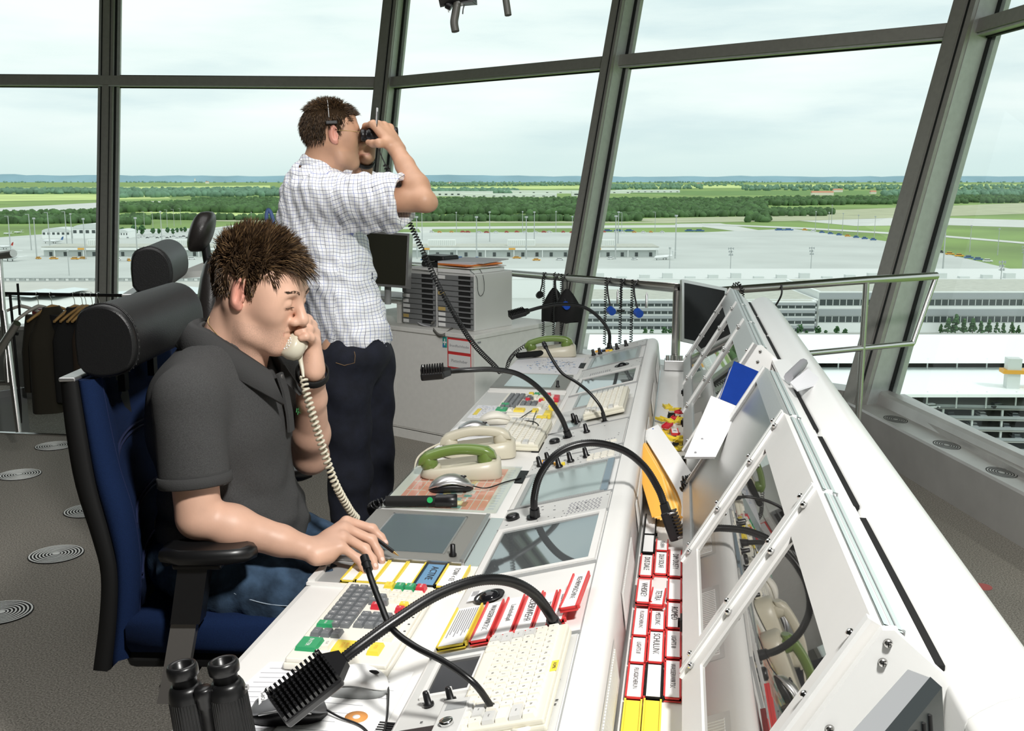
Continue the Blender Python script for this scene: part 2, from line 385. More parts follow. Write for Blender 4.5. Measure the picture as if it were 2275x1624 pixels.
BW = mat('building_white', (.80, .83, .81), .6); BWG = mat('building_pale', (.60, .64, .62), .6); ROOFG = mat('roof_gravel', (.46, .47, .41), .9, nz=(.3, .1)); ROOFW = mat('membrane_roof', (.90, .95, .94), .5)
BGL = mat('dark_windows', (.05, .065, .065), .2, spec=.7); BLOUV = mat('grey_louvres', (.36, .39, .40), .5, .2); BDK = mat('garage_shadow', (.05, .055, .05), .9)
MAST = mat('galvanised', (.45, .48, .47), .5, .2); SVY = mat('service_orange', (.72, .36, .04), .5); SVB = mat('service_blue', (.05, .14, .34), .5); SVR = mat('service_red', (.5, .06, .04), .5); CARS = mat('car_silver', (.45, .48, .50), .25, .5); CARK = mat('car_dark', (.04, .045, .05), .2); CARW = mat('car_white', (.75, .77, .77), .3)
mb = MB(); mb.add([(-26000, -500, GZ-.03), (26000, -500, GZ-.03), (26000, 30000, GZ-.03), (-26000, 30000, GZ-.03)], [(0, 1, 2, 3)], GRASS); struct('ground', mb)
PH = [0]
def patch(name, pts, m, h=0.0, lab=None):
    PH[0] += 1; h = (h if h > 5 else 0)+.02*PH[0]; mb = MB(); v = [G(*p, h) for p in pts]; mb.add(v, [tuple(range(len(v)))], m); return struct(name, mb)
patch('apron', [(-500, 1100), (-500, 527), (0, 527), (245, 510), (500, 506), (640, 518), (900, 516), (1560, 516), (1760, 508), (2000, 540), (2300, 610), (2700, 700), (3600, 1100)], APRON)
patch('taxiway', [(-500, 475), (0, 462), (240, 449), (350, 447), (390, 452), (240, 461), (0, 478), (-500, 492)], TAXI)
patch('taxiway', [(820, 505), (1560, 499), (1560, 505), (960, 509), (960, 517), (936, 518), (930, 508), (820, 511)], TAXI)
patch('taxiway', [(1500, 497), (1600, 496), (1690, 512), (1640, 514), (1560, 504), (1500, 505)], TAXI)
patch('taxiway', [(1760, 489), (1960, 480), (2100, 484), (2400, 492), (2500, 512), (2100, 500), (1900, 502)], TAXI)
patch('field', [(-500, 447), (0, 432), (360, 432), (380, 441), (0, 447), (-500, 462)], FIELDY)
patch('field', [(240, 470), (640, 474), (900, 476), (900, 484), (600, 482), (470, 478)], FIELDY, .15)
patch('field', [(440, 483), (640, 488), (900, 490), (1500, 493), (1500, 496), (600, 494), (430, 490)], DRY, .12)
patch('field', [(900, 416), (1500, 411), (2000, 409), (2400, 410), (2400, 416), (1900, 417), (1400, 418), (900, 422)], FIELDY)
patch('field', [(1400, 424), (2000, 424), (2300, 427), (2300, 433), (1560, 434), (1400, 430)], FIELDD, .2)
patch('field', [(1340, 487), (1700, 480), (1760, 470), (2300, 450), (2300, 474), (1800, 490), (1500, 495)], DRY, .05)
patch('field', [(0, 418), (600, 412), (600, 417), (0, 424)], FIELDY)
patch('road', [(1560, 496), (1800, 506), (2100, 523), (2400, 548), (2400, 552), (2100, 527), (1790, 509), (1560, 499)], TAXI, .3)
patch('road', [(400, 515), (520, 500), (640, 492), (640, 494), (540, 502), (440, 514)], TAXI, .3)
# hills: a long ridge with an uneven crest
def ridge(name, m, py0, pyt, amp, seed, h0=0, x0=-1500, x1=3800, step=26):
    rnd = random.Random(seed); ph = [rnd.random()*6 for _ in range(8)]; mb = MB(); A = []; Bt = []; Ck = []
    for px in range(x0, x1, step):
        b = G(px, py0); D = math.hypot(b.x, b.y); c = sum(math.sin(px*.0021*(1.7**k)+ph[k])/(1.45**k) for k in range(8))*.33+rnd.uniform(-.16, .16)
        top = EYE+D*math.tan(PITCH+math.atan((CY-(pyt-amp*c))/FPX)-2*PITCH) if False else EYE+D*((397-(pyt-amp*c))/FPX)
        A.append(b); Bt.append(Vector((b.x*1.02, b.y*1.02, top))); Ck.append(Vector((b.x*1.2, b.y*1.2, GZ)))
    mb.loft([A, Bt, Ck], m, False, False); return mb
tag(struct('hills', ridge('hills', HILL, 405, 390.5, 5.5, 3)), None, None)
def belt(name, polys, m, hgt, seed, cat='forest', lab=''):
    """woodland: a bumpy canopy of crowns over the area between two pixel rows"""
    rnd = random.Random(seed); mb = MB()
    for (xa, xb, ya0, ya1, yb0, yb1, n) in polys:
        for _ in range(n):
            t = rnd.random(); u_ = rnd.random(); px = xa+(xb-xa)*t
            p0 = ya0+(yb0-ya0)*t; p1 = ya1+(yb1-ya1)*t
            g0, g1 = G(px, p0), G(px, p1); g = g0.lerp(g1, u_)
            r = hgt*rnd.uniform(.45, .8); hh = hgt*rnd.uniform(.75, 1.15)
            rg = []
            for (a, z) in ((.75, 0), (1.0, .35), (.82, .72), (.4, .98)):
                rg.append([g+Vector((r*a*math.cos(k*math.pi/3.5)*rnd.uniform(.8, 1.2), r*a*math.sin(k*math.pi/3.5)*rnd.uniform(.8, 1.2), z*hh*rnd.uniform(.93, 1.07)-.5)) for k in range(7)])
            mb.loft(rg, m, True, True)
    o = obj(name, mb); tag(o, lab, cat, None, 'stuff'); return o
belt('woodland', [(240, 430, 462, 473, 455, 470, 380), (430, 660, 447, 472, 447, 474, 750), (640, 960, 452, 472, 452, 474, 600), (880, 1340, 448, 478, 446, 478, 1300), (1330, 1700, 448, 476, 446, 476, 900), (1700, 2330, 444, 458, 440, 450, 900)], WOODF, 15, 1, lab='dark green woodland belt beyond the airfield grass')
belt('shrub_belt', [(-40, 230, 489, 498, 487, 496, 300), (230, 330, 490, 498, 494, 500, 80), (0, 240, 478, 482, 472, 478, 60), (1560, 1850, 470, 482, 470, 480, 330), (1310, 1420, 480, 493, 480, 491, 120), (1420, 1560, 477, 484, 477, 482, 110), (1660, 1710, 488, 494, 488, 494, 20), (240, 640, 486, 488, 488, 490, 120), (880, 1340, 489, 492, 490, 492, 200)], WOODF, 11, 2, lab='row of dark bushes along the grass before the woodland')
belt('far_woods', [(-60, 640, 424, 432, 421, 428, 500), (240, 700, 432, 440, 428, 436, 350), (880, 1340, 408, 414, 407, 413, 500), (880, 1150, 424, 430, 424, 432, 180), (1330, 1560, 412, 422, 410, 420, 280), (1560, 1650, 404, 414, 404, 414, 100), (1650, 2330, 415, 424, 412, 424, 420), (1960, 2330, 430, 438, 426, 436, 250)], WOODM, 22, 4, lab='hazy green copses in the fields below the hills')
belt('horizon_woods', [(-60, 2400, 402.2, 406.5, 402.2, 406.5, 1500)], mat('horizon_haze_tint', (.20, .33, .32), 1, nz=(.001, .2)), 32, 6, lab='blue green band of woods at the foot of the hills')  # bluish haze is painted into the colour of these woods
# white villages and farm buildings far out
rnd = random.Random(9)
def house(name, px, py, w_, h_, dep, m, roofm, label, cat='house', group=None):
    g = G(px, py); d = Vector((_r[0], _r[1], 0)); b = Vector((-_r[1], _r[0], 0)); M = Matrix.Translation(g) @ Matrix.Rotation(YAW, 4, 'Z')
    t = thing(name, label, cat, M=M, group=group)
    m1 = MB(); m1.box((-w_/2, 0, 0), (w_/2, dep, h_), m); obj('wall', m1, t, False)
    m2 = MB(); m2.prism([(-.5, h_), (dep+.5, h_), (dep/2, h_+dep*.3)], -w_/2-.5, w_/2+.5, roofm, axis='x'); obj('roof', m2, t, False); return t
ROOFR = mat('red_tiles', (.55, .25, .16), .8)
for (px, py, w_, h_, lab) in ((1828, 434, 95, 12, 'long cream farmhouse with red roof behind the right woodland'), (1862, 427, 50, 12, 'cream farmhouse with red roof just above the long one'), (1941, 431, 26, 10, 'small cream house with red roof left of the leaning right post'), (1555, 410, 60, 12, 'pale farm building with red roof in the bright fields'), (2128, 429, 60, 12, 'cream house with red roof seen through the rightmost pane'), (1000, 408, 40, 16, 'white farmhouse in the fields right of the raised elbow'), (460, 408, 50, 25, 'white country house in front of the hills above the second chair')):
    house('farmhouse', px, py, w_, h_, 22, mat('house_cream', (.80, .76, .66), .8), ROOFR, lab)
house('church', 433, 405, 18, 70, 18, BW, ROOFR, 'white church tower in front of the hills at the left window', 'church')
for (px, py, w_, h_, lab) in ((1260, 430, 620, 9, 'long low white industrial hall in front of the distant woods'), (1130, 438, 380, 8, 'white warehouse row partly hidden by dark trees'), (1440, 428, 330, 8, 'low white hall with a blue gable right of the middle post'), (1025, 436, 260, 14, 'pale warehouse just right of the raised elbow'), (1300, 436, 110, 14, 'bright white warehouse beside the middle post')):
    g = G(px, py); t = thing('warehouse', lab, 'building', M=Matrix.Translation(g) @ Matrix.Rotation(YAW, 4, 'Z')); m1 = MB(); m1.box((-w_/2, 0, 0), (w_/2, 60, h_+6), BW); obj('hall', m1, t, False)
    m2 = MB(); [m2.box((-w_/2+14+k*(w_-28)/9-4, -.5, h_*.4), (-w_/2+14+k*(w_-28)/9+6, 0, h_*.75), BGL) for k in range(10)]; obj('window_band', m2, t, False)
# helper to make a box building from its pixel corners: left foot, right foot (same row), roof row, depth
def block(px0, px1, py, pyt, dep, m, h0=0.0):
    a = G(px0, py, h0); b = G(px1, py, h0); d = (b-a); L = d.length; d.normalize()
    D = (a.y+b.y)/2; c = (a+b)/2; t_ = pz((px0+px1)/2, pyt, GZ) ; v = ray((px0+px1)/2, pyt); k = math.hypot(c.x, c.y)/math.hypot(v[0], v[1]); h = EYE+v[2]*k-(GZ+h0)
    return Matrix.Translation(a) @ Matrix.Rotation(math.atan2(d.y, d.x), 4, 'Z'), L, h
# the long pier with doors and bays
def pier(px0, px1, py, pyt, label):
    M, L, h = block(px0, px1, py, pyt, 30, BW); t = thing('pier_building', label, 'building', M=M)
    m1 = MB(); m1.box((0, 1, 0), (L, 30, h), BWG); m1.box((-.5, -3, h-.2), (L+.5, -1.0, h-2.6), BW); obj('hall', m1, t, False)
    m2 = MB(); m2.box((-.5, -2.8, h), (L+.5, 45, h+.5), ROOFG); obj('roof', m2, t, False)
    n = int(L/13)
    for k in range(n):
        x = (k+.5)*L/n; m3 = MB(); m3.box((x-1.6, .7, .5), (x+1.2, 1.0, 4.2), BGL); obj('window', m3, t, False)
        if k % 2 == 0: m4 = MB(); m4.box((x+4.4, -2.6, 0), (x+5.1, -1.8, h-2.6), BW); obj('column', m4, t, False)
        if k % 6 == 2: m5 = MB(); m5.box((x, -3.25, h-2.2), (x+6, -3.0, h-.6), SVY); obj('gate_sign', m5, t, False)
    for k in range(int(L/75)):
        x = 36+k*75; m5 = MB(); m5.box((x, 14, h+.5), (x+26, 20, h+6.0), BW)
        for j in range(14): m5.box((x+1+j*1.8, 13.8, h+1.2), (x+1.7+j*1.8, 14.0, h+5.4), BWG)
        obj('roof_plant', m5, t, False)
    return t
pier(862, 1462, 571, 549, 'long white pier building with gates right of the standing man'); pier(97, 640, 570, 549, 'long white pier building with gates behind the chairs at left')
# low hangars at the left
for (px0, px1, py, pyt, lab) in ((94, 158, 530, 514, 'white office block at the left end of the small hangars'), (162, 245, 530, 508, 'grey arched hangar beside the office block, left of the first post'), (250, 285, 529, 516, 'white hut just right of the first window post')):
    M, L, h = block(px0, px1, py, pyt, 30, BW); t = thing('hangar', lab, 'building', M=M); m1 = MB(); m1.box((0, 0, 0), (L, 30, h), BW); obj('hall', m1, t, False)
    m2 = MB(); m2.prism([(L*.5+L*.5*math.cos(R(a)), h+h*.5*math.sin(R(a))) for a in range(0, 181, 15)], -.5, 31, BWG); obj('roof', m2, t, False)
    m3 = MB(); [m3.box((L*k/6+1, -.3, h*.55), (L*k/6+L/9, 0, h*.85), BGL) for k in range(6)]; obj('window_row', m3, t, False)
# flood-light masts
def mast(px, py, pyt, head, i, scr):
    g = G(px, py); v = ray(px, pyt); k = math.hypot(g.x, g.y)/math.hypot(v[0], v[1]); h = EYE+v[2]*k-GZ
    t = thing('floodlight_mast', None, 'mast', loc=g, rz=YAW); r = max(.28, h*.012)
    m1 = MB(); m1.cyl((0, 0, 0), (0, 0, h), r*1.5, MAST, r*.8, 7); obj('pole', m1, t, False)
    m2 = MB()
    if head == 0: m2.cyl((0, 0, h-.8), (0, 0, h+.6), r*3.2, MAST, None, 8)
    elif head == 1:
        for a in (0, 1, 2): m2.box((-1.8, -.3, h-1.2-a*2.4), (1.8, .3, h-.7-a*2.4), MAST)
        for a in range(7): m2.box((-2.2+.6*a, -.7, h-1.9-(a % 3)*2.2), (-1.7+.6*a, -.2, h-.3-(a % 3)*2.2), BLOUV)
    else: m2.box((-3.6, -.2, h-.3), (.2, .2, h+.15), MAST)
    obj('lamp_head', m2, t, False)
    t['label'] = 'tall grey floodlight mast '+scr; t['group'] = 'floodlight masts '+scr
for i, (px, py, pyt, hd_) in enumerate([(24, 557, 480, 2), (70, 556, 476, 2), (82, 574, 485, 0), (111, 547, 472, 2), (149, 543, 470, 2), (161, 542, 475, 0), (191, 576, 486, 0), (154, 612, 556, 0), (264, 541, 476, 0), (306, 576, 484, 0), (321, 502, 470, 2), (340, 506, 470, 2), (360, 538, 470, 0), (372, 505, 466, 2), (387, 503, 465, 2), (402, 500, 463, 2), (559, 494, 472, 0)]):
    mast(px, py, pyt, hd_, i, 'standing on the apron left of the seated man')
for i, (px, py, pyt, hd_) in enumerate([(927, 575, 482, 0), (938, 533, 472, 0), (1014, 516, 472, 0), (1059, 575, 482, 0), (1088, 537, 471, 0), (1161, 516, 470, 0), (1169, 575, 482, 0), (1187, 538, 471, 0), (1235, 516, 470, 0), (1271, 540, 481, 0)]):
    mast(px, py, pyt, hd_, i, 'between the raised elbow and the middle window post')
for i, (px, py, pyt, hd_) in enumerate([(1367, 576, 480, 0), (1373, 545, 471, 0), (1381, 516, 472, 2), (1455, 515, 471, 2), (1500, 574, 479, 0), (1487, 608, 551, 0), (1622, 614, 549, 1), (1801, 605, 548, 1), (1847, 498, 456, 0), (1811, 512, 470, 0), (1840, 518, 472, 0), (1871, 521, 474, 0), (1905, 525, 478, 0), (1942, 530, 481, 0)]):
    mast(px, py, pyt, hd_, i, 'behind the large window right of the middle post')
for i, (px, py, pyt, hd_) in enumerate([(2220, 664, 578, 1), (2094, 608, 500, 0), (2154, 560, 502, 0), (2216, 567, 508, 0), (2272, 598, 545, 1)]):
    mast(px, py, pyt, hd_, i, 'seen through the rightmost pane')
# aircraft
def plane(px, py, L, rz, label, m=None):
    g = G(px, py); t = thing('aircraft', label, 'airplane', loc=g, rz=rz); s_ = L/30.0
    m1 = MB(); m1.loft([[(x*s_, r_*s_*math.cos(a), (3.2+dz+r_*math.sin(a))*s_) for a in [2*math.pi*k/12 for k in range(12)]] for x, r_, dz in ((15, .15, -.4), (14, .8, -.2), (12, 1.5, 0), (8, 1.8, 0), (-6, 1.8, 0), (-12, 1.1, .6), (-15, .3, 1.1))], CARW, True, True)
    obj('fuselage', m1, t, False)
    for sy in (-1, 1):
        m2 = MB(); m2.loft([[(2*s_, sy*1.2*s_, 2.6*s_), (-3*s_, sy*1.2*s_, 2.6*s_), (-3*s_, sy*1.2*s_, 3*s_), (2*s_, sy*1.2*s_, 3*s_)], [(-3.4*s_, sy*13.5*s_, 3.6*s_), (-5*s_, sy*13.5*s_, 3.6*s_), (-5*s_, sy*13.5*s_, 3.7*s_), (-3.4*s_, sy*13.5*s_, 3.7*s_)]], CARW, smooth=False); obj('wing', m2, t, False)
        m2 = MB(); m2.cyl((-6*s_, sy*2.4*s_, 3.8*s_), (-10*s_, sy*2.4*s_, 3.8*s_), .8*s_, CARW, .5*s_, 10); obj('engine', m2, t, False)
    m3 = MB(); m3.loft([[(-11*s_, -.12*s_, 4.6*s_), (-14.5*s_, -.12*s_, 4.6*s_), (-14.5*s_, .12*s_, 4.6*s_), (-11*s_, .12*s_, 4.6*s_)], [(-14*s_, -.1*s_, 9*s_), (-16*s_, -.1*s_, 9*s_), (-16*s_, .1*s_, 9*s_), (-14*s_, .1*s_, 9*s_)]], m or CARW, smooth=False)
    m3.box((-15.6*s_, -4.5*s_, 8.7*s_), (-13.6*s_, 4.5*s_, 8.9*s_), CARW); obj('tail', m3, t, False)
    m4 = MB(); [m4.cyl((x*s_, y*s_, 0), (x*s_, y*s_, 2*s_), .35*s_, BDK, None, 6) for x, y in ((11, 0), (-2, 2), (-2, -2))]; obj('landing_gear', m4, t, False)
plane(1474, 577, 25, R(-130), 'small white twin jet parked in front of the right end of the pier'); plane(247, 581, 30, R(-75), 'white airliner parked behind the first window post, nose toward the tower')
plane(118, 541, 27, R(175), 'white regional jet parked in front of the grey hangar', SVB); plane(20, 580, 33, R(150), 'white airliner at the left edge beside the railing'); plane(8, 554, 26, R(170), 'white jet with a dark red tail at the left edge', SVR)
for i, (px, py) in enumerate(((17, 522), (40, 519), (460, 512))): plane(px, py, 17, R(160), ['small grey business jet at far left on the apron edge', 'second small grey business jet beside the grass at far left', 'small white jet parked behind the row of cars and trees'][i])
# service vehicles
def vehicle(name, px, py, l, w_, h_, m, rz, label, cat, group):
    g = G(px, py); t = thing(name, label, cat, loc=g, rz=rz, group=group); s_ = .35
    m1 = MB(); m1.box((-l/2, -w_/2, s_), (l/2, w_/2, h_*.55), m, bev=.12); m1.box((-l*.32, -w_*.44, h_*.5), (l*.22, w_*.44, h_), m, bev=.25); obj('body', m1, t, False)
    m2 = MB(); m2.box((-l*.33, -w_*.45, h_*.62), (l*.23, w_*.45, h_*.88), BGL); obj('glazing', m2, t, False)
    m3 = MB(); [m3.cyl((x*l, y*w_-.1, .35), (x*l, y*w_+.1, .35), .36, BDK, None, 8) for x in (-.32, .32) for y in (-.46, .46)]; obj('wheels', m3, t, False); return t
rnd = random.Random(4)
for k in range(26):
    px = 962+k*20.3+rnd.uniform(-6, 6); vehicle('service_vehicle', px, rnd.uniform(516.2, 517.4), rnd.uniform(5, 8), 2.4, 2.4, rnd.choice([SVY, CARW, SVR, SVY]), rnd.uniform(-.3, .6), 'small service vehicle in the row along the far grass edge of the apron', 'vehicle', 'service vehicles along the far grass edge')
for px in (1350, 1374, 1398, 1532, 1554, 1732, 1752): vehicle('apron_bus', px, 514.2 if px < 1600 else 512, 13, 2.8, 3.2, SVB, YAW, 'blue apron bus parked at the far grass edge', 'bus', 'blue buses along the far grass edge')
for k in range(9):
    px = 1788+k*19; vehicle('ground_equipment', px, 512+(px-1788)*.145, 7, 2.6, 3.0, [SVY, CARW, SVB, SVB, SVB, SVY, SVB, SVB, SVB][k], YAW-.25, 'ground handling vehicle in the diagonal row left of the leaning right post', 'vehicle', 'vehicles in the diagonal row at right')
for k in range(7): vehicle('ground_equipment', 2068+k*21, 558+k*4.0, 8, 2.6, 2.8, [SVY, CARK, SVY, SVY, SVB, SVB, CARW][k], YAW-.2, 'ground handling vehicle on the apron seen through the rightmost pane', 'vehicle', 'vehicles behind the rightmost pane')
for k in range(24):
    px = 90+k*34 if k < 12 else 935+(k-12)*43; vehicle('baggage_tug', px+rnd.uniform(-9, 9), rnd.uniform(574, 580), rnd.uniform(4, 8), 2.3, 2.2, rnd.choice([SVY, SVY, SVY, CARW, SVB]), rnd.uniform(-1, 1), 'small orange, blue or white vehicle beside the pier building', 'vehicle', 'service vehicles beside the pier')
for k in range(24): vehicle('parked_car', 262+k*7.3, 529-(k % 3)*1.6, 4.4, 1.8, 1.5, rnd.choice([CARS, CARK, CARW]), rnd.uniform(0, 3), 'parked car in the car park between the window post and the black headrest', 'car', 'cars parked by the row of small trees')
# trees of their own
def tree(px, py, pyt, label, group, wd=.42, m=LEAF, cone=False):
    g = G(px, py); v = ray(px, pyt); k = math.hypot(g.x, g.y)/math.hypot(v[0], v[1]); h = EYE+v[2]*k-GZ; r = h*wd
    t = thing('tree', label, 'tree', loc=g, group=group); m1 = MB(); m1.cyl((0, 0, 0), (0, 0, h*.5), h*.03, TRUNK, h*.015, 6); obj('trunk', m1, t, False)
    m2 = MB(); rr = random.Random(int(px*7+py))
    for _ in range(46):
        z = rr.random(); rad = r*(1-z)**.8 if cone else r*math.sqrt(max(.05, 1-(2*z-1)**2)); a = rr.random()*6.28; q = rr.random()**.5*rad*.8; b = r*rr.uniform(.22, .36)
        c = (q*math.cos(a), q*math.sin(a), h*.18+z*h*.76)
        m2.loft([[(c[0]+b*s_*math.cos(j*1.047)*rr.uniform(.7, 1.3), c[1]+b*s_*math.sin(j*1.047)*rr.uniform(.7, 1.3), c[2]+b*dz*rr.uniform(.7, 1.3)) for j in range(6)] for s_, dz in ((.5, -.7), (1, 0), (.5, .7))], m, True, True, smooth=False)
    obj('crown', m2, t, False)
for (px, py, pyt) in ((272, 520, 505), (299, 524, 500), (316, 522, 500), (340, 520, 506), (353, 520, 507), (373, 518, 505), (385, 521, 508), (394, 517, 506), (403, 515, 505), (411, 516, 504)): tree(px, py, pyt, 'small dark tree above the parked cars left of the black headrest', 'small trees by the car park')
for (px, py, pyt) in ((1476, 744, 724), (1490, 744, 727), (1433, 742, 727), (1448, 742, 729), (1776, 742, 716), (1792, 743, 732), (1817, 742, 722), (1834, 742, 731), (1858, 742, 722), (1877, 743, 728)): tree(px, py+4, pyt+2, 'young green tree standing before the office building, left of the leaning right post', 'young trees before the office building', .36)
for (px, py, pyt) in ((2090, 740, 718), (2105, 741, 705), (2122, 741, 696), (2140, 741, 706), (2160, 741, 705), (2178, 741, 712), (2196, 741, 708), (2213, 741, 714), (2228, 741, 716), (2247, 741, 714), (2262, 741, 720)): tree(px, py+2, pyt+1, 'dense green tree before the office building seen through the rightmost pane', 'trees behind the rightmost pane', .3, mat('leaf_deep', (.05, .12, .04), .95, nz=(.3, .4)), True)
# the office building and terminal nearer the tower
def office(name, px0, px1, py, pyt, floors, dep, label, gl=BGL):
    M, L, h = block(px0, px1, py, pyt, dep, BW); t = thing(name, label, 'building', M=M)
    m1 = MB(); m1.box((0, .3, 0), (L, dep, h), BW); obj('wall', m1, t, False); m2 = MB(); m2.box((-.4, -.3, h), (L+.4, dep, h+.6), BW); m2.box((1, 1, h+.6), (L-1, dep-1, h+.7), ROOFG); obj('roof', m2, t, False)
    fh = h/(floors+.35)
    for f_ in range(floors):
        z = h-(f_+1)*fh+fh*.25
        m3 = MB(); m3.box((0, .05, z), (L, .32, z+fh*.34), gl); [m3.box((k*3.2, -.02, z), (k*3.2+.35, .06, z+fh*.34), BWG) for k in range(int(L/3.2))]; obj('window_band', m3, t, False)
        m4 = MB(); m4.box((0, -.25, z+fh*.40), (L, -.05, z+fh*.78), BLOUV); obj('louvre_band', m4, t, False)
    return t
office('office_building', 1816, 2500, 738, 650, 2, 60, 'long white office building with two dark window bands at right')
office('office_building', 1285, 1812, 741, 668, 4, 45, 'white office wing with four window bands behind the hanging headsets')
office('office_building', 1640, 1808, 746.5, 672, 4, 5, 'stepped end wing of the white office building above the console')
M, L, h = block(760, 2600, 662, 622, 60, BW); t = thing('terminal_building', 'white flat terminal roof block behind the railing at right', 'building', M=M)
m1 = MB(); m1.box((0, 0, 0), (L, 75, h), BW); obj('hall', m1, t, False); m1 = MB(); m1.box((0, 0, h), (L, 75, h+.5), mat('terminal_roof', (.66, .68, .66), .7)); [m1.box((k*14, 5, h+.5), (k*14+6, 9, h+1.6+(k % 3)), BWG) for k in range(int(L/14))]; obj('roof', m1, t, False)
# white car-park canopies and the garage below
def canopy(py0, py1, h, x0, x1, label):
    a, b = G(x0, py1, h), G(x1, py1, h); c, d = G(x1+40, py0, h), G(x0+10, py0, h); t = thing('car_park_canopy', label, 'canopy', loc=(a+b)/2)
    mb = MB(); e_ = Vector((0, 0, -.8)); mb.loft([[a, b, c, d], [a+e_, b+e_, c+e_, d+e_]], ROOFW, True, True, smooth=False); obj('roof_membrane', mb, t)
    n = 18; mb = MB()
    for k in range(n):
        p = a.lerp(b, (k+.5)/n)+Vector((0, 3, 0)); mb.cyl(p+Vector((0, 0, -4.3)), p, .22, BWG, None, 6)
    obj('posts', mb, t); return t
canopy(743, 801, 20, 1300, 2500, 'upper white car park canopy below the office building'); canopy(816, 876, 17, 1300, 2500, 'lower white car park canopy above the garage front')
mb = MB(); a, b = G(1200, 818, 15.2), G(2500, 818, 15.2); c, d = G(2600, 740, 15.5), G(1200, 740, 15.5); mb.add([a, b, c, d], [(0, 1, 2, 3)], mat('deck_grey', (.33, .34, .31), .9)); a, b = G(1200, 900, 12.5), G(2600, 912, 12.5); c, d = G(2700, 800, 12.6), G(1200, 800, 12.6); mb.add([a, b, c, d], [(0, 1, 2, 3)], MATS['deck_grey']); struct('parking_deck', mb)
g0 = G(1900, 902, 12.5); g1 = G(2600, 915, 12.5); dv = (g1-g0); L = dv.length
t = thing('parking_garage', 'open concrete parking garage with several car decks behind the lower right glass', 'building', M=Matrix.Translation((g0.x, g0.y, GZ)) @ Matrix.Rotation(math.atan2(dv.y, dv.x), 4, 'Z'))
for k in range(6):
    z = 12.5-2.9*k; m1 = MB(); m1.box((-10, 0, z-.4), (L, 30, z), MATS['deck_grey']); m1.box((-10, -.1, z+.1), (L, 0, z+.9), BLOUV); obj('deck', m1, t, False)
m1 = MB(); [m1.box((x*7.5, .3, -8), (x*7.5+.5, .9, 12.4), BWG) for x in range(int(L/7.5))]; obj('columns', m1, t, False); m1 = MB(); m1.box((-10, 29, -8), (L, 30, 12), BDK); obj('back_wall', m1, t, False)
for k in range(30):
    fl = 1+k//8; x = 14+(k % 8)*8.2+(fl*3) % 5; m_ = [CARS, CARK, CARW, CARS][k % 4]; p = Matrix.Translation((g0.x, g0.y, 0)) @ Matrix.Rotation(math.atan2(dv.y, dv.x), 4, 'Z') @ Vector((x, 3.2, GZ+12.5-2.9*fl))
    tt = vehicle('parked_car', 0, 1500, 4.3, 1.8, 1.45, m_, 0, 'car parked on an open deck of the garage behind the lower right glass', 'car', 'cars parked on the garage decks'); M = Matrix.Translation(p) @ Matrix.Rotation(math.atan2(dv.y, dv.x)+1.57, 4, 'Z'); tt.matrix_world = M
for i, (px, py, hh) in enumerate(((1815, 808, 15.2), (1840, 809, 15.2), (2125, 808, 15.2), (2068, 908, 12.5), (2215, 906, 12.5))):
    tt = vehicle('parked_car', px, py, 4.4, 1.8, 1.45, [CARK, CARK, CARS, CARW, CARK][i], .4, ['dark car under the upper canopy, left one of two by the railing', 'dark car under the upper canopy, right one of two by the railing', 'silver car under the upper canopy behind the right pane', 'white car on the top garage deck behind the right pane', 'dark car on the top garage deck near the right edge'][i], 'car', None); tt.location = G(px, py, hh)
t = thing('crane_head', 'concrete and orange crane top seen at the right edge', 'crane', loc=G(2250, 820, 22)); m1 = MB(); m1.box((-1.6, -1.6, -5), (1.6, 1.6, -1), BWG); m1.box((-1.7, -1.7, 0), (1.7, 1.7, 3), BWG); obj('counterweight', m1, t, False); m1 = MB(); m1.box((-2.8, -2, -1), (9, 2, 0), SVY); obj('platform', m1, t, False)
# terminal roof at the left: pale shed roofs with skylights
patch('terminal_roof', [(-300, 655), (-300, 622), (760, 622), (760, 655)], mat('roof_pale', (.52, .52, .48), .8, nz=(.05, .06)), 18)
patch('terminal_roof', [(-300, 1050), (-300, 655), (760, 655), (900, 1050)], mat('roof_pale2', (.70, .72, .69), .7, nz=(.05, .03)), 17)
for k, (x0, x1, y0, y1, m_) in enumerate(((10, 100, 655, 622, 0), (60, 165, 652, 640, 1), (225, 420, 650, 628, 1), (385, 470, 648, 622, 0))):
    patch('skylight', [(x0, y0), (x1, y0-14), (x1+34, y0-10), (x0+60, y0+6)], mat('skylight_glass', (.66, .73, .73), .25, .3), 19+.2*k)
mb = MB()
for k in range(34):
    g = G(-60+k*22, 622, 19); mb.box((g.x-1.6, g.y-.6, g.z-1), (g.x+1.6, g.y+.6, g.z+1.1), MAST); 
a, b = G(-100, 618, 20), G(640, 618, 20); mb.cyl(a, b, .35, MAST, None, 6); mb.cyl(a-Vector((0, 0, 1.6)), b-Vector((0, 0, 1.6)), .35, MAST, None, 6); tag(obj('roof_railing', mb), 'long grey roof railing with floodlights above the pale terminal roof at left', 'railing')
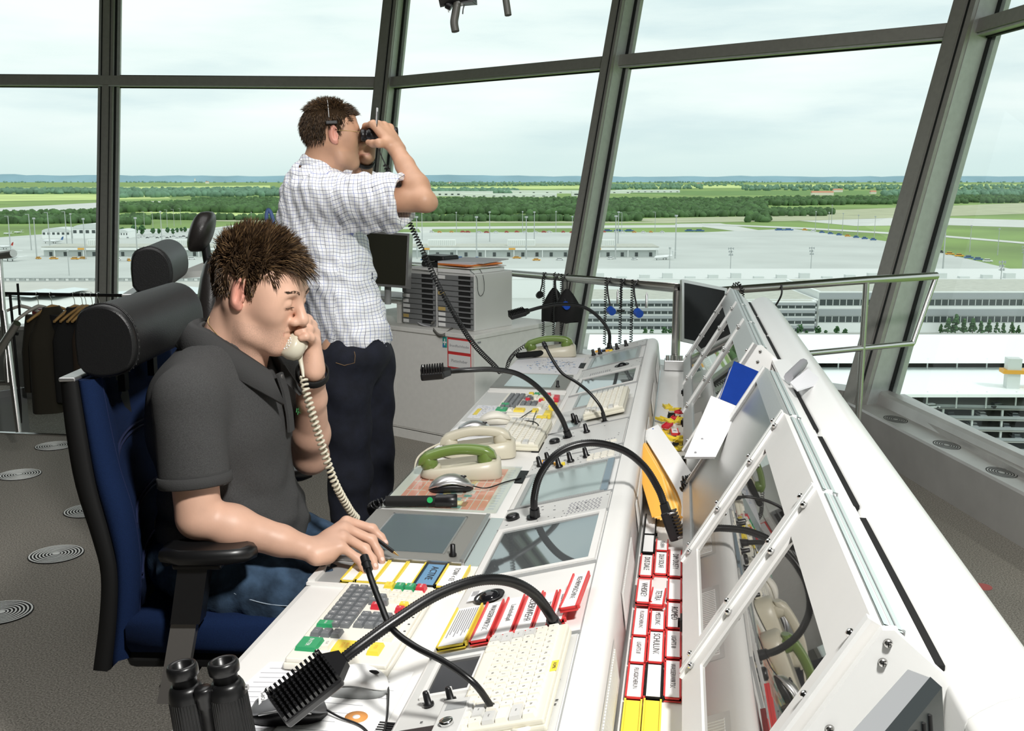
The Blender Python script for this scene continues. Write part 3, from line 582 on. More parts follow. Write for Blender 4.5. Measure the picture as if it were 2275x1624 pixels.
# ------------------------------------------------------------------ the long console, running away along +Y
DZ = .745; SA = math.atan2(.07, .265); cs, sn = math.cos(SA), math.sin(SA)
Y0, Y1 = .55, 4.86
def TS(y, u=0.0, h=0.0):
    """frame on the sloping panel: x toward the viewer (-Y), y up the slope, z out of it"""
    o = Vector((-.405+u*cs-h*sn, y, .758+u*sn+h*cs))
    return Matrix(((0, cs, -sn, o.x), (-1, 0, 0, o.y), (0, sn, cs, o.z), (0, 0, 0, 1)))
def TD(x, y, h=0.0): return Matrix(((0, 1, 0, x), (-1, 0, 0, y), (0, 0, 1, DZ+h), (0, 0, 0, 1)))
def sb(mb, y0, y1, u0, u1, h0, h1, m, bev=0): mb.box((-(y1), u0, h0), (-(y0), u1, h1), m, TS(0), bev); return mb
def dbx(mb, x0, x1, y0, y1, h0, h1, m, bev=0): mb.box((x0, y0, DZ+h0), (x1, y1, DZ+h1), m, None, bev); return mb
con = thing('control_console', 'long white control tower console with desk, sloping panels, strip tray and raised screens', 'console', loc=(-.3, (Y0+Y1)/2, 0))
mb = MB(); mb.prism([(-.735, .70), (-.748, .71), (-.752, .728), (-.747, .742), (-.735, DZ), (-.405, DZ), (-.405, .70)], Y0, Y1, WHITE, smooth=False); obj('desk_top', mb, con)
mb = MB(); mb.prism([(-.60, 0), (-.60, .70), (-.38, .70), (-.38, 0)], Y0, Y1, MIDG); mb.prism([(-.38, .0), (-.38, .70), (.40, .70), (.40, 0)], Y0, Y1-.02, WHITE2); obj('plinth', mb, con)
mb = MB(); mb.prism([(-.409, .70), (-.409, .757), (-.405, .7595), (-.14, .8295), (-.125, .832), (-.112, .829), (-.102, .820), (-.097, .806), (-.085, .70)], Y0, Y1-.0, WHITE, smooth=True); obj('slope_body', mb, con)
mb = MB(); mb.prism([(-.086, .66), (-.086, .703), (.044, .703), (.044, .66)], Y0, 4.86, WHITE); mb.box((-.088, Y0, .703), (-.080, 4.7, .708), ALU); mb.box((.030, Y0, .703), (.0305, 4.6, .772), GREYP); obj('strip_tray', mb, con)
# ribbed ventilation plates on the face between ridge and tray
for y0 in (1.30, 1.86, 2.42, 3.05, 3.65, 4.25):
    mb = MB(); fx = lambda z: -.097+(.806-z)*.113
    mb.add([(fx(.80)+.001, y0, .80), (fx(.80)+.001, y0+.36, .80), (fx(.722)+.003, y0+.36, .722), (fx(.722)+.003, y0, .722)], [(0, 1, 2, 3)], CASEG)
    [mb.loft([[(fx(z), y, z), (fx(z)+.0035, y, z), (fx(z)+.0035, y+.005, z), (fx(z), y+.005, z)] for z in (.79, .735)], CASEG, True, True, smooth=False) for y in [y0+.02+k*.0095 for k in range(34)]]
    obj('vent_plate', mb, con)
# raised screens: tilted panels
PA = math.atan2(.327, .192); pc, psn = math.cos(PA), math.sin(PA)
def TP(y, v=0.0, h=0.0):
    """frame on the tilted screen panels: x toward the viewer (-Y), y up the panel, z out of it (to the left)"""
    o = Vector((.030+v*pc-h*psn, y, .773+v*psn+h*pc))
    return Matrix(((0, pc, -psn, o.x), (-1, 0, 0, o.y), (0, psn, pc, o.z), (0, 0, 0, 1)))
LV = .379
def monitor(y0, y1, kind):
    t = obj('screen_housing', MB().prism([(.034, .775), (.222, 1.0955), (.232, 1.0985), (.285, 1.052), (.288, .72), (.034, .72)], y0+.002, y1-.002, WHITE2), con)
    W = y1-y0-.006; M = TP(y0+.003)
    mb = MB(); o0, o1, v0, v1 = (.048, W-.048, .052, LV-.075) if kind != 'wide' else (.022, W-.022, .03, LV-.04)
    fm = METP if kind in ('wide', 'metal') else WHITE
    for a0, a1, b0, b1 in ((0, o0, 0, LV), (o1, W, 0, LV), (o0, o1, 0, v0), (o0, o1, v1, LV)): mb.box((-a1, b0, 0), (-a0, b1, .012), fm, M)
    mb.box((-.012, -.0, .012), (0, LV, .017), WHITE2, M); mb.box((-W, -.0, .012), (-W+.012, LV, .017), WHITE2, M)
    f_ = obj('panel_frame', mb, con)
    mb = MB(); mb.box((-o1-.003, v0-.003, .001), (-o0+.003, v1+.003, .0075), BRUSHD if kind == 'wide' else (BRUSHD if kind == 'plain' else MIRR), M); obj('screen', mb, f_)
    for a in (.018, W-.018):
        for b in (.03, .14, .26, LV-.03):
            if kind == 'wide' and a > .1: continue
            mb = MB(); mb.lathe([(.0001, .012), (.0055, .012), (.0055, .017), (.0035, .020), (.0001, .0205)], CHROME, 12, M @ Matrix.Translation((-a, b, 0))); obj('thumb_screw', mb, f_)
    mb = MB(); mb.add([(.2245, y0+.006, 1.0985), (.245, y0+.006, 1.0925), (.245, y1-.006, 1.0925), (.2245, y1-.006, 1.0985)], [(0, 1, 2, 3)], TEAL)
    mb.add([(.225, y0+.01, 1.1), (.245, y0+.01, 1.0935), (.245, y1-.01, 1.0935), (.225, y1-.01, 1.1)], [(0, 1, 2, 3)], TEAL)
    for q in (.2315, .2375): mb.box((q, y0+.01, 1.0965), (q+.001, y1-.01, 1.0985), MIDG)
    obj('top_strip', mb, con)
    mb = MB(); mb.box((.230, y0, 1.088), (.238, y0+.010, 1.0985), WHITE2); mb.lathe([(.0001, 1.0935), (.0055, 1.0925), (.0055, 1.085)], ALU, 12, Matrix.Translation((.243, y0+.012, 0))); obj('corner_screw', mb, con)
    mb = MB(); mb.box((.27, y0+.01, 1.048), (.276, y1-.01, 1.060), GREYP); obj('rear_rail', mb, con)
for (a, b, k) in ((1.085, 1.585, 'glass'), (1.585, 2.105, 'glass'), (2.105, 2.625, 'wide'), (3.0, 3.53, 'metal'), (3.53, 4.03, 'metal'), (4.03, 4.56, 'metal')): monitor(a, b, k)
# cheeks closing the screen groups, with screws
def cheek(y, sc):
    mb = MB(); mb.prism([(.028, .70), (.028, .775), (.220, 1.102), (.232, 1.1025), (.290, 1.052), (.290, .70)], y-.012, y, WHITE2); c = obj('end_cheek', mb, con)
    for x, z in sc:
        mb = MB(); mb.lathe([(.0001, .0035), (.004, .0035), (.0052, 0), (.0001, 0)], STEEL, 12, Matrix.Translation((x, y-.012, z)) @ Matrix.Rotation(R(90), 4, 'X')); mb.box((x-.003, y-.0158, z-.0006), (x+.003, y-.0152, z+.0006), DARK); mb.box((x-.0006, y-.0158, z-.003), (x+.0006, y-.0152, z+.003), DARK); obj('cheek_screw', mb, c)
cheek(1.085, [(.226, 1.088), (.222, 1.066), (.172, .985)]); cheek(3.0, [(.228, 1.085), (.222, 1.055)])
for y in (1.32, 1.86, 3.02, 3.52, 4.04):
    mb = MB(); mb.box((.016, y, .728), (.030, y+.034, .752), BLACK, bev=.002); mb.box((.012, y+.006, .735), (.017, y+.018, .749), BLACKM); obj('rocker_switch', mb, con)
# shelf bay between the two screen groups, box in front of the near cheek
mb = MB(); mb.box((.04, 2.625, .66), (.288, 3.0, .72), GREYP); mb.box((.262, 2.625, .72), (.288, 3.0, 1.05), GREYP); obj('open_shelf', mb, con)
mb = MB(); mb.box((.03, Y0, .66), (.288, 1.07, .80), WHITE2); obj('near_shelf', mb, con)
# the white rounded rear cover
pr = [(.288, .70), (.288, 1.040), (.2905, 1.0475), (.300, 1.056), (.318, 1.068), (.336, 1.0745), (.352, 1.075), (.368, 1.069), (.384, 1.056), (.41, 1.026), (.448, .978), (.470, .945), (.478, .90), (.478, 0)]
mb = MB(); mb.prism(pr, 1.0, 4.50, WHITE2, smooth=True); mb.prism([(a, b+.001) for a, b in pr], Y0-.2, .997, mat('cover_end', (.80, .80, .77), .4), smooth=True); obj('rear_cover', mb, con)
for y0, y1 in ((1.1, 1.60), (1.66, 2.12), (2.18, 2.60), (3.04, 3.5), (3.56, 4.0), (4.06, 4.48)): mb = MB(); mb.box((.276, y0, 1.035), (.292, y1, 1.0545), BLACKM); obj('ventilation_slot', mb, con)
mb = MB(); mb.box((.262, 2.63, 1.045), (.36, 3.0, 1.062), WHITE2); obj('bay_cap', mb, con)
# --- sloping panels and their instruments
def spanel(nm, y0, y1, u0, u1, h1, m, p=con): return obj(nm, sb(MB(), y0, y1, u0, u1, 0, h1, m), p)
def sscreen(y0, y1, u0=.006, u1=.262, gl=SCRG, fr=WHITE, b=.014, nm='desk_screen'):
    f_ = MB()
    for a0, a1, b0, b1 in ((y0, y1, u0, u0+b), (y0, y1, u1-b, u1), (y0, y0+b, u0+b, u1-b), (y1-b, y1, u0+b, u1-b)): sb(f_, a0, a1, b0, b1, 0, .009, fr)
    o = obj(nm+'_frame', f_, con); obj(nm, sb(MB(), y0+b*.8, y1-b*.8, u0+b*.8, u1-b*.8, .001, .005, gl), o); return o
sscreen(1.945, 2.262); sscreen(2.415, 2.715, .018, .245, SCRL, METP, .012)
obj('screen_side_bar', sb(MB(), 2.42, 2.71, .235, .252, .003, .010, mat('blue_grey_bar', (.20, .27, .32), .4)), con)
spanel('microphone_panel', 2.266, 2.41, .002, .262, .006, GREYP)
mb = MB(); [sb(mb, 2.285+.011*j, 2.291+.011*j, .165+.009*k+(j % 2)*.003, .169+.009*k+(j % 2)*.003, .006, .0068, INKG) for j in range(8) for k in range(9)]; obj('speaker_slots', mb, con)
spanel('control_panel', 2.72, 2.86, .004, .262, .006, GREYP); spanel('control_panel', 2.87, 3.19, .004, .262, .006, GREYP)
sscreen(3.53, 3.775, .045, .22, SCRL, METP, .008); sscreen(3.80, 4.125, .012, .262); spanel('trackball_panel', 4.13, 4.32, .004, .262, .006, GREYP)
sscreen(4.33, 4.66, .02, .245, SCRL, METP, .014); spanel('control_panel', 4.67, 4.85, .004, .262, .006, GREYP); spanel('keyboard_panel', 3.2, 3.52, .004, .262, .004, GREYP)
spanel('screen_panel_lower', .9, 1.605, .004, .262, .004, GREYP)
sscreen(1.455, 1.59, .022, .108, LCD, WHITE, .008, 'small_display'); 
sscreen(3.215, 3.33, .03, .10, SCRL, MIDG, .006, 'small_display')
# seam lines across the slope
mb = MB()
for y in (1.608, 1.935, 2.264, 2.412, 2.718, 2.865, 3.195, 3.79, 4.127, 4.325, 4.665): sb(mb, y, y+.0025, -.0, .266, .0005, .0078, MIDG)
for y in (1.25, 3.9): pass
sb(mb, Y0, Y1, .2645, .2665, .0, .003, MIDG); obj('panel_seams', mb, con)
def knob(y, u, h=.006, s_=1.0, kind=0):
    M = TS(y, u, h); b_ = MB()
    if kind == 0: b_.lathe([(.0001, 0), (.0085*s_, 0), (.0085*s_, .004*s_), (.006*s_, .006*s_), (.005*s_, .021*s_), (.004*s_, .023*s_), (.0001, .023*s_)], BLACK, 14, M); b_.box((-.0006, .0035*s_, .006*s_), (.0006, .0062*s_, .0232*s_), PAPER, M)
    else: b_.lathe([(.0001, 0), (.0165*s_, 0), (.0165*s_, .009*s_), (.012*s_, .013*s_), (.0001, .013*s_)], BLACK, 18, M)
    o = obj('knob', b_, con)
for y, u in ((1.43, .045), (1.432, .081), (2.79, .166), (2.775, .122), (2.74, .093), (2.80, .03), (2.83, .05), (3.105, .137), (3.27, .09), (3.31, .075), (4.70, .05), (4.74, .10), (4.72, .13), (4.76, .17), (4.7, .02)): knob(y, u, s_=1.0 if y < 2 else 1.25)
for y, u in ((2.335, .028), (3.06, .04)): knob(y, u, kind=1)
# yellow, blue and white keys on the radio panels
for y0 in (2.735, 4.69):
    for k in range(5):
        mb = MB(); sb(mb, y0+.09-.018*k, y0+.10-.018*k, .02+.018*k, .036+.018*k, .006, .014, [ORANGE, BLUE, BLACK, ORANGE, YEL][k], .001); obj('panel_key', mb, con)
mb = MB(); [sb(mb, 2.75+.02*j, 2.765+.02*j, .17+.02*k, .186+.02*k, .006, .010, CREAM) for j in range(3) for k in range(4)]; obj('key_pad', mb, con)
mb = MB(); [sb(mb, 2.905+.006, 2.92, .16+.022*k, .178+.022*k, .006, .011, CREAM) for k in range(4)]; obj('key_row', mb, con)
mb = MB(); [sb(mb, 2.95+.02*j, 2.956+.02*j, .17+.009*k, .174+.009*k, .006, .0068, INKG) for j in range(1) for k in range(8)]; [sb(mb, 4.16, 4.20, .05+.009*k, .053+.009*k, .006, .0068, INKG) for k in range(10)]; obj('slots', mb, con)
# trackballs
for y, u in ((1.848, .062), (4.235, .18)):
    mb = MB(); mb.lathe([(.0001, .004), (.025, .004), (.031, .007), (.030, .009), (.024, .006), (.0001, .005)], BLACK, 28, TS(y, u)); o = obj('trackball_ring', mb, con); mb = MB(); mb.ell((0, 0, .004), (.021, .021, .014), mat('trackball', (.01, .01, .012), .12), 20, TS(y, u)); obj('trackball', mb, o)
# tiny printed marks beside the instruments
mb = MB(); rnd = random.Random(3)
for _ in range(150):
    y = rnd.choice((rnd.uniform(2.27, 2.40), rnd.uniform(1.3, 1.45), rnd.uniform(2.72, 2.85), rnd.uniform(2.9, 3.18), rnd.uniform(4.68, 4.84), rnd.uniform(4.14, 4.3))); u = rnd.uniform(.008, .255); sb(mb, y, y+.0025, u, u+rnd.uniform(.002, .006), .0061, .0065, INK)
obj('printed_marks', mb, con)
# --- things built into the desk: touch screen, strip bay, glass writing plates
mb = MB(); dbx(mb, -.738, -.457, 2.075, 2.408, .001, .009, mat('taupe_metal', (.33, .325, .30), .45, .5)); mb.box((-.457, 2.088, DZ+.001), (-.447, 2.404, DZ+.013), ALU); mb.box((-.738, 2.07, DZ+.001), (-.45, 2.075, DZ+.013), ALU); o = obj('touch_screen_frame', mb, con)
mb = MB(); dbx(mb, -.682, -.503, 2.126, 2.374, .007, .0105, LCDG); obj('touch_screen', mb, o)
mb = MB()
for a0, a1, b0, b1 in ((-.686, -.682, 2.122, 2.378), (-.503, -.499, 2.122, 2.378), (-.686, -.499, 2.374, 2.378)): dbx(mb, a0, a1, b0, b1, .009, .0115, ALU)
obj('screen_bezel', mb, o); mb = MB(); dbx(mb, -.445, -.412, 2.085, 2.40, .0, .004, TEAL); obj('side_strip', mb, con)
mb = MB(); mb.lathe([(.0001, 0), (.0085, 0), (.0085, .004), (.006, .007), (.0055, .026), (.0001, .028)], BLACK, 14, TD(-.478, 2.115, .010)); obj('knob', mb, o)
mb = MB(); dbx(mb, -.73, -.44, 1.935, 2.062, .0006, .0012, MIDG); dbx(mb, -.745, -.425, 1.925, 1.935, 0, .006, WHITE); dbx(mb, -.745, -.73, 1.935, 2.065, 0, .010, WHITE); obj('strip_bay', mb, con)
for y0, y1, m_ in ((2.86, 3.0, SCRL), (3.62, 3.78, SCRL)): pass
mb = MB(); dbx(mb, -.742, -.44, 3.985, 4.30, .001, .006, mat('taupe_metal', (.33, .325, .30), .45)); dbx(mb, -.69, -.50, 4.01, 4.28, .006, .008, SCRL); obj('far_touch_screen', mb, con)
mb = MB(); mb.lathe([(.0001, 0), (.0085, 0), (.0085, .004), (.006, .007), (.0055, .026), (.0001, .028)], BLACK, 14, TD(-.475, 4.03, .006)); obj('knob', mb, con)
mb = MB(); dbx(mb, -.735, -.43, 3.40, 3.95, .0005, .003, GREYP); dbx(mb, -.735, -.43, 3.935, 3.95, .003, .010, WHITE); dbx(mb, -.735, -.43, 3.90, 3.905, .003, .010, WHITE); obj('inlay_plate', mb, con)
for y in (1.36, 2.77, 3.10, 4.55):
    mb = MB(); dbx(mb, -.438, -.412, y-.06, y+.06, .0006, .0016, BLACKM); [dbx(mb, -.438, -.412, y-.058+.007*k, y-.0545+.007*k, .0016, .004, BLACK) for k in range(17)]; obj('cable_brush', mb, con)
# ------------------------------------------------------------------ keyboards and keypads
KM = {}
def keymesh(w_, d_, h_, m, txt=None, tcol=None, ts=.006):
    k = (round(w_, 4), round(d_, 4), h_, m.name, txt, ts)
    if k in KM: return KM[k]
    mb = MB(); t = .0022
    mb.loft([[(0, 0, 0), (w_, 0, 0), (w_, d_, 0), (0, d_, 0)], [(t, t*.6, h_), (w_-t, t*.6, h_), (w_-t, d_-t, h_), (t, d_-t, h_)]], m, True, True, smooth=False)
    if txt: mb.text(txt, Matrix.Translation((w_/2, d_/2, h_+.0004)), ts, tcol or INK)
    me = bpy.data.meshes.new('key'); me.from_pydata(mb.v, [], mb.f)
    for q in mb.mats: me.materials.append(q)
    me.polygons.foreach_set('material_index', mb.m); me.update(); KM[k] = me; return me
def key(parent, x, y, z, w_, d_, m, txt=None, tcol=None, ts=.006, h_=.007, name='key'):
    o = bpy.data.objects.new(name, keymesh(w_, d_, h_, m, txt, tcol, ts)); COL.objects.link(o); o.parent = parent; o.location = (x, y, z); return o
def keyboard(M, W, D, label, rows, group=None, hh=.018, note=None, km=CREAM, bm=None):
    """local: x along the keys (left to right for the operator), y away from the operator"""
    t = thing('keyboard', label, 'keyboard', M=M, group=group); mb = MB()
    mb.box((0, 0, 0), (W, D, hh*.55), bm or BEIGE, bev=.004); mb.box((.002, .002, hh*.5), (W-.002, D-.002, hh), bm or BEIGE, bev=.003); obj('case', mb, t, False)
    kp = (D-.022)/len(rows)
    for r_, row in enumerate(rows):
        x = .008; y = .008+kp*r_; tot = sum(w_ for w_, _ in row); u = (W-.016)/tot
        for w_, tx in row:
            if tx is not None: key(t, x+.0006, y+.0006, hh-.001, u*w_-.0012, kp-.0012, km if w_ == 1 or tx == ' ' else GREYP if km is CREAM else km, tx.strip() or None, None, .006 if len(tx) < 3 else .0032)
            x += u*w_
    if note: mb = MB(); mb.box((W*.44, D-.012, hh), (W*.44+.034, D-.001, hh+.0006), YEL); mb.text(note, Matrix.Translation((W*.44+.017, D-.0065, hh+.0009)), .008, INK); obj('yellow_sticker', mb, t, False)
    return t
L1 = lambda s_: [(1, c) for c in s_]
ROWS = [[(1.3, 'Strg'), (1, 'Alt'), (1, ' '), (6, ' '), (1, 'Alt'), (1, ' '), (1.2, '<'), (1, '>'), (1, 'v')], [(1.8, 'Shift')]+L1('YXCVBNM,.-')+[(1.8, 'Shift'), (1, '^')], [(1.5, 'Caps')]+L1('ASDFGHJKLÖÄ#')+[(1.6, 'Enter')], [(1.3, 'Tab')]+L1('QWERTZUIOPÜ+')+[(1.8, ' ')], L1('^1234567890ß')+[(1, "'"), (1.9, 'Back')], [(1, 'Esc')]+[(1, 'F%d' % k) for k in range(1, 13)]+[(1, 'Pr'), (1, 'Del')]]
keyboard(TS(1.60, .115, .008), .315, .140, 'cream compact keyboard with a yellow sticker on the near sloping panel', ROWS, note='ASMR', hh=.020)
mb = MB(); [mb.tube(spline([TS(1.300, .225, .012) @ Vector(p) for p in ((0, 0, 0), (.012, .004, .004), (.022, -.006, .008), (.012, -.018, .004), (-.002, -.012, .002))], 6), .004, CREAM, 8)]; tag(obj('cable_tie_loop', mb), 'short loop of cream cable at the near right corner of the compact keyboard', 'cable')
keyboard(TS(3.60, .112, .012), .34, .138, 'cream compact keyboard on the far sloping panel under the thin gooseneck lamp', ROWS, hh=.020)
keyboard(TD(-.560, 3.385, .004), .345, .145, 'cream keyboard lying on the desk between the mice and the beige telephone', ROWS, hh=.020)
def colour_keypad(M, label):
    W, D, hh = .350, .185, .020
    t = thing('control_keypad', label, 'keypad', M=M); mb = MB(); mb.box((0, 0, 0), (W, D, .012), CREAM, bev=.004); mb.box((.003, .003, .010), (W-.003, D-.003, hh), CREAM, bev=.004); obj('case', mb, t, False)
    let = iter('WERTZUIOASDFGHJKLYXCVBNMPQ'); p = .0213
    for c in range(9):
        for r_ in range(3):
            if r_ == 0 and c > 6: continue
            key(t, .028+c*p, .018+r_*.0195, hh, p-.002, .0175, KEYG, next(let, ' '), PAPER, .008)
    key(t, .028+7*p, .018, hh, p-.002, .0175, KEYG, 'SPACE', PAPER, .004); key(t, .028+8*p+.002, .014, hh, .022, .030, GRNK, 'SEND', PAPER, .005)
    for k in range(3): key(t, .232, .016+k*.019, hh, .028, .017, KEYG, 'I', PAPER, .006)
    key(t, .272, .010, hh, .046, .038, GRNK, 'ENTER', PAPER, .010); key(t, .275, .052, hh, .034, .016, CREAM, 'CLR', INKG, .006)
    key(t, .275, .074, hh, .044, .038, YEL, 'NEXT\nSTATE', ORANGE, .008); key(t, .275, .137, hh, .040, .022, YEL, 'STD', ORANGE, .008)
    for k, (m_, tx) in enumerate(((YEL, 'NEXT'), (GRNK, 'INSRT'), (GRNK, 'SPACE'), (REDC, 'ESCAPE'))): key(t, .012, .086+k*.0215, hh, .024, .0195, m_, tx, PAPER if m_ != YEL else ORANGE, .0048, .010)
    for r_ in range(4):
        for c in range(3): key(t, .040+c*.0205, .086+r_*.0215, hh, .018, .019, CREAM, 'FXNLST'[(r_+c) % 6], INKG, .005)
    for (x, y, m_, tx) in ((.072, .088, KEYG, '^'), (.092, .078, KEYG, '<'), (.092, .098, KEYG, '>'), (.112, .088, REDC, 'DEL'), (.102, .140, YEL, 'UP'), (.122, .138, REDC, 'A')): key(t, x, y, hh, .018, .0175, m_, tx, PAPER, .0055, .010)
    for c in range(3):
        for r_ in range(3): key(t, .150+c*.0215, .080+r_*.0205, hh, .0195, .0185, KEYG, '785461230'[c*3+r_], PAPER, .007)
    for c in range(5): key(t, .150+c*.0225, .150, hh, .020, .016, CREAM, 'MFRTE'[c], INKG, .005)
    mb = MB(); [mb.box((.12+.03*k, D-.010, hh), (.124+.03*k, D-.006, hh+.0005), INK) for k in range(4)]; obj('marks', mb, t, False); return t
colour_keypad(TD(-.650, 1.905, .004), 'cream control keypad with green, yellow and red keys at the near end of the desk')
colour_keypad(TD(-.640, 3.80, .004), 'cream control keypad with coloured keys farther along the desk beyond the silver mice')
for i, (x, y, m_, s_) in enumerate(((-.475, 3.80, REDC, .045), (-.505, 3.80, BLUE, .03), (-.468, 3.66, YEL, .05), (-.47, 3.53, YEL, .05), (-.478, 3.46, YEL, .03))):
    mb = MB(); dbx(mb, x, x+.035, y-s_, y+.01, .003, .022, m_, .003); tag(obj('strip_holder', mb), ['red strip holder block beside the far control keypad', 'blue strip holder block beside the far control keypad', 'yellow strip holder block right of the far control keypad, farthest of three', 'yellow strip holder block right of the far control keypad, middle of three', 'small yellow strip holder block nearest of three right of the far keypad'][i], 'strip holder')
# ------------------------------------------------------------------ paper flight strips in plastic holders
def strip(M, L, W, m, txt, label, group, paper=PAPER, ts=None, tc=INK, tilt=0, cat='flight strip', name='flight_strip'):
    t = thing(name, label, cat, M=M, group=group); mb = MB(); h = .010
    mb.loft([[(0, 0, 0), (L, 0, 0), (L, W, 0), (0, W, 0)], [(0, .0008, h*.5), (L, .0008, h*.5), (L, W-.0008, h*.5), (0, W-.0008, h*.5)]], m, True, True, smooth=False)
    mb.box((0, 0, h*.4), (L, .0030, h), m); mb.box((0, W-.0030, h*.4), (L, W, h), m); mb.box((L-.004, 0, h*.3), (L, W, h*.8), m); mb.box((L*.96, W-.001, h*.3), (L*1.0, W+.004, h), m)
    obj('holder', mb, t, False)
    mb = MB(); n = 6; a = [(L*k/n*.985, .0032, h*.62+(.003*(k/n)**4 if paper is PAPER else 0)) for k in range(n+1)]; b = [(p[0], W-.0032, p[2]) for p in a]
    mb.loft([[a[k], b[k], (b[k][0], b[k][1], b[k][2]-.0006), (a[k][0], a[k][1], a[k][2]-.0006)] for k in range(n+1)], paper, True, True, smooth=False)
    if txt: mb.text(txt, Matrix.Translation((L*.42, W*.5, h*.72)), ts or min(W*.62, L*1.08/len(txt)), tc)
    obj('paper', mb, t, False); return t
GB = 'strips in the bay on the near sloping panel'
for i, (y0, y1, u, w_, m_, tx, lab) in enumerate(((1.795, 1.625, .022, .052, YEL, None, 'yellow and red edged note strip with small print, leftmost in the sloping bay'), (1.795, 1.625, .082, .034, RED, 'WASSERWIRTSC', 'red edged strip reading WASSERWIRTSC in the sloping bay'), (1.80, 1.63, .122, .034, RED, 'Landschaftspfl', 'red edged strip reading Landschaftspfl in the sloping bay'), (1.80, 1.63, .160, .032, RED, 'FEUERWEHR', 'red edged strip reading FEUERWEHR in the sloping bay'), (1.79, 1.63, .194, .026, RED, 'TRUPP', 'red edged strip reading TRUPP behind the thick microphone neck'), (1.79, 1.65, .223, .024, RED, 'ELEKTRIKER', 'red edged strip reading ELEKTRIKER beside the thick microphone neck'))):
    t_ = strip(TS(y0, u-.012, .006), y0-y1, w_, m_, tx, lab, None)
    if i == 0:
        mb = MB(); [mb.box((.012, .008+.0045*k, .0075), (.012+.12*(1-.1*(k % 3)), .0098+.0045*k, .0079), INKG) for k in range(9)]; obj('small_print', mb, t_, False)
strip(TS(1.815, .238, .022) @ Matrix.Rotation(R(-3), 4, 'Z'), .155, .032, RED, 'KEHRMASCHINE', 'red strip reading KEHRMASCHINE raised on top of the others in the sloping bay', None)
# the bay by the writing hand
x = -.722
for i, (w_, m_, pp, tx) in enumerate(((.030, YEL, PAPER, None), (.040, YEL, PAPER, None), (.040, YEL, PAPER, None), (.040, YEL, PAPER, None), (.045, BLACK, mat('strip_blue', (.14, .30, .48), .6), 'ACTIVE'), (.050, YEL, PAPER, 'TOW < 03'))):
    if i == 0: x += .045
    strip(TD(x, 2.062, .002), .122, w_, m_, tx, ['blank white strip in yellow holder, first from the desk edge under the pen', 'blank white strip in yellow holder, second from the desk edge', 'blank white strip in yellow holder, third from the desk edge', 'blank white strip in yellow holder, fourth, just left of the blue ACTIVE strip', 'blue strip marked ACTIVE on green in the desk bay', 'white strip reading TOW in yellow holder, right end of the desk bay'][i], None, pp); x += w_+.001
# the tray between ridge and screens
def tray(px0, py0, px1, py1, m_, tx, lab, x0, w_, paper=PAPER, grp=None, zo=0, rot=0):
    a = pX(px0, py0, x0+w_/2); y0 = pz(px0, py0, .716).y; y1 = pz(px1, py1, .716).y
    M = Matrix(((0, 1, 0, x0), (-1, 0, 0, y0), (0, 0, 1, .704+zo), (0, 0, 0, 1))) @ Matrix.Rotation(R(rot), 4, 'Z')
    return strip(M, y0-y1-.003, w_, m_, tx, lab, grp, paper)
c1, c2, c3, wc = -.074, -.042, -.010, .030
T = [(1447, 1140, 1445, 1184, BLACKM, None, 'white paper in black holder at the far end of the left tray column', c1), (1446, 1184, 1440, 1224, BLACKM, None, 'white paper in black holder, second from far in the left tray column', c1),
     (1440, 1228, 1432, 1276, RED, 'DUS DALE', 'red strip with short print nearest the gap in the left tray column', c1), (1430, 1294, 1424, 1344, RED, 'WHISKEY', 'red strip reading WHISKEY just below the gap in the left tray column', c1),
     (1426, 1346, 1416, 1408, RED, 'FLUGSICHERUNG', 'red strip reading FLUGSICHERUNG in the left tray column', c1), (1416, 1410, 1410, 1468, RED, 'LIGHTS III', 'red strip reading LIGHTS III in the left tray column', c1),
     (1410, 1470, 1402, 1546, RED, 'FLUGSICHERUN', 'red strip reading FLUGSICHERUN, nearest red one in the left tray column', c1),
     (1478, 1196, 1476, 1220, RED, 'FEUERW', 'short red strip under the hanging microphone in the middle tray column', c2), (1476, 1222, 1468, 1272, RED, 'DLH SOLAR', 'red strip just below the hanging microphone, middle tray column', c2),
     (1470, 1312, 1468, 1350, RED, 'TETRA', 'small tilted red strip standing proud in the middle tray column', c2), (1466, 1352, 1462, 1396, RED, 'MESSUNG', 'red strip reading MESSUNG in the middle tray column', c2),
     (1462, 1398, 1456, 1468, RED, 'SCHULUNG', 'red strip reading SCHULUNG in the middle tray column', c2), (1456, 1470, 1446, 1546, BLACKM, None, 'blank white strip in black holder at the near end of the middle column', c2),
     (1510, 1220, 1504, 1278, RED, 'DIM DUSTY', 'red strip at the far end of the right tray column', c3), (1506, 1282, 1502, 1330, RED, None, 'red holder with blank paper, second in the right tray column', c3),
     (1502, 1334, 1500, 1392, RED, 'ROMEO', 'red strip reading ROMEO in the right tray column', c3), (1500, 1396, 1500, 1458, RED, 'LIGHTS III', 'red strip reading LIGHTS III in the right tray column', c3),
     (1500, 1462, 1494, 1548, RED, 'WASSERWIRTSC', 'red strip reading WASSERWIRTSC at the near end of the right tray column', c3),
     (1420, 1550, 1412, 1640, YEL, None, 'yellow strip holder at the near end of the left tray column', c1), (1460, 1550, 1450, 1650, YEL, None, 'yellow strip holder at the near end of the middle tray column', c2)]
for q in T:
    if q[4] is YEL: tray(*q[:7], q[7], wc, paper=YEL)
    else: tray(*q[:7], q[7], wc, zo=.009 if q[5] in ('TETRA', 'WHISKEY') else 0, rot=-3 if q[5] == 'TETRA' else 0)
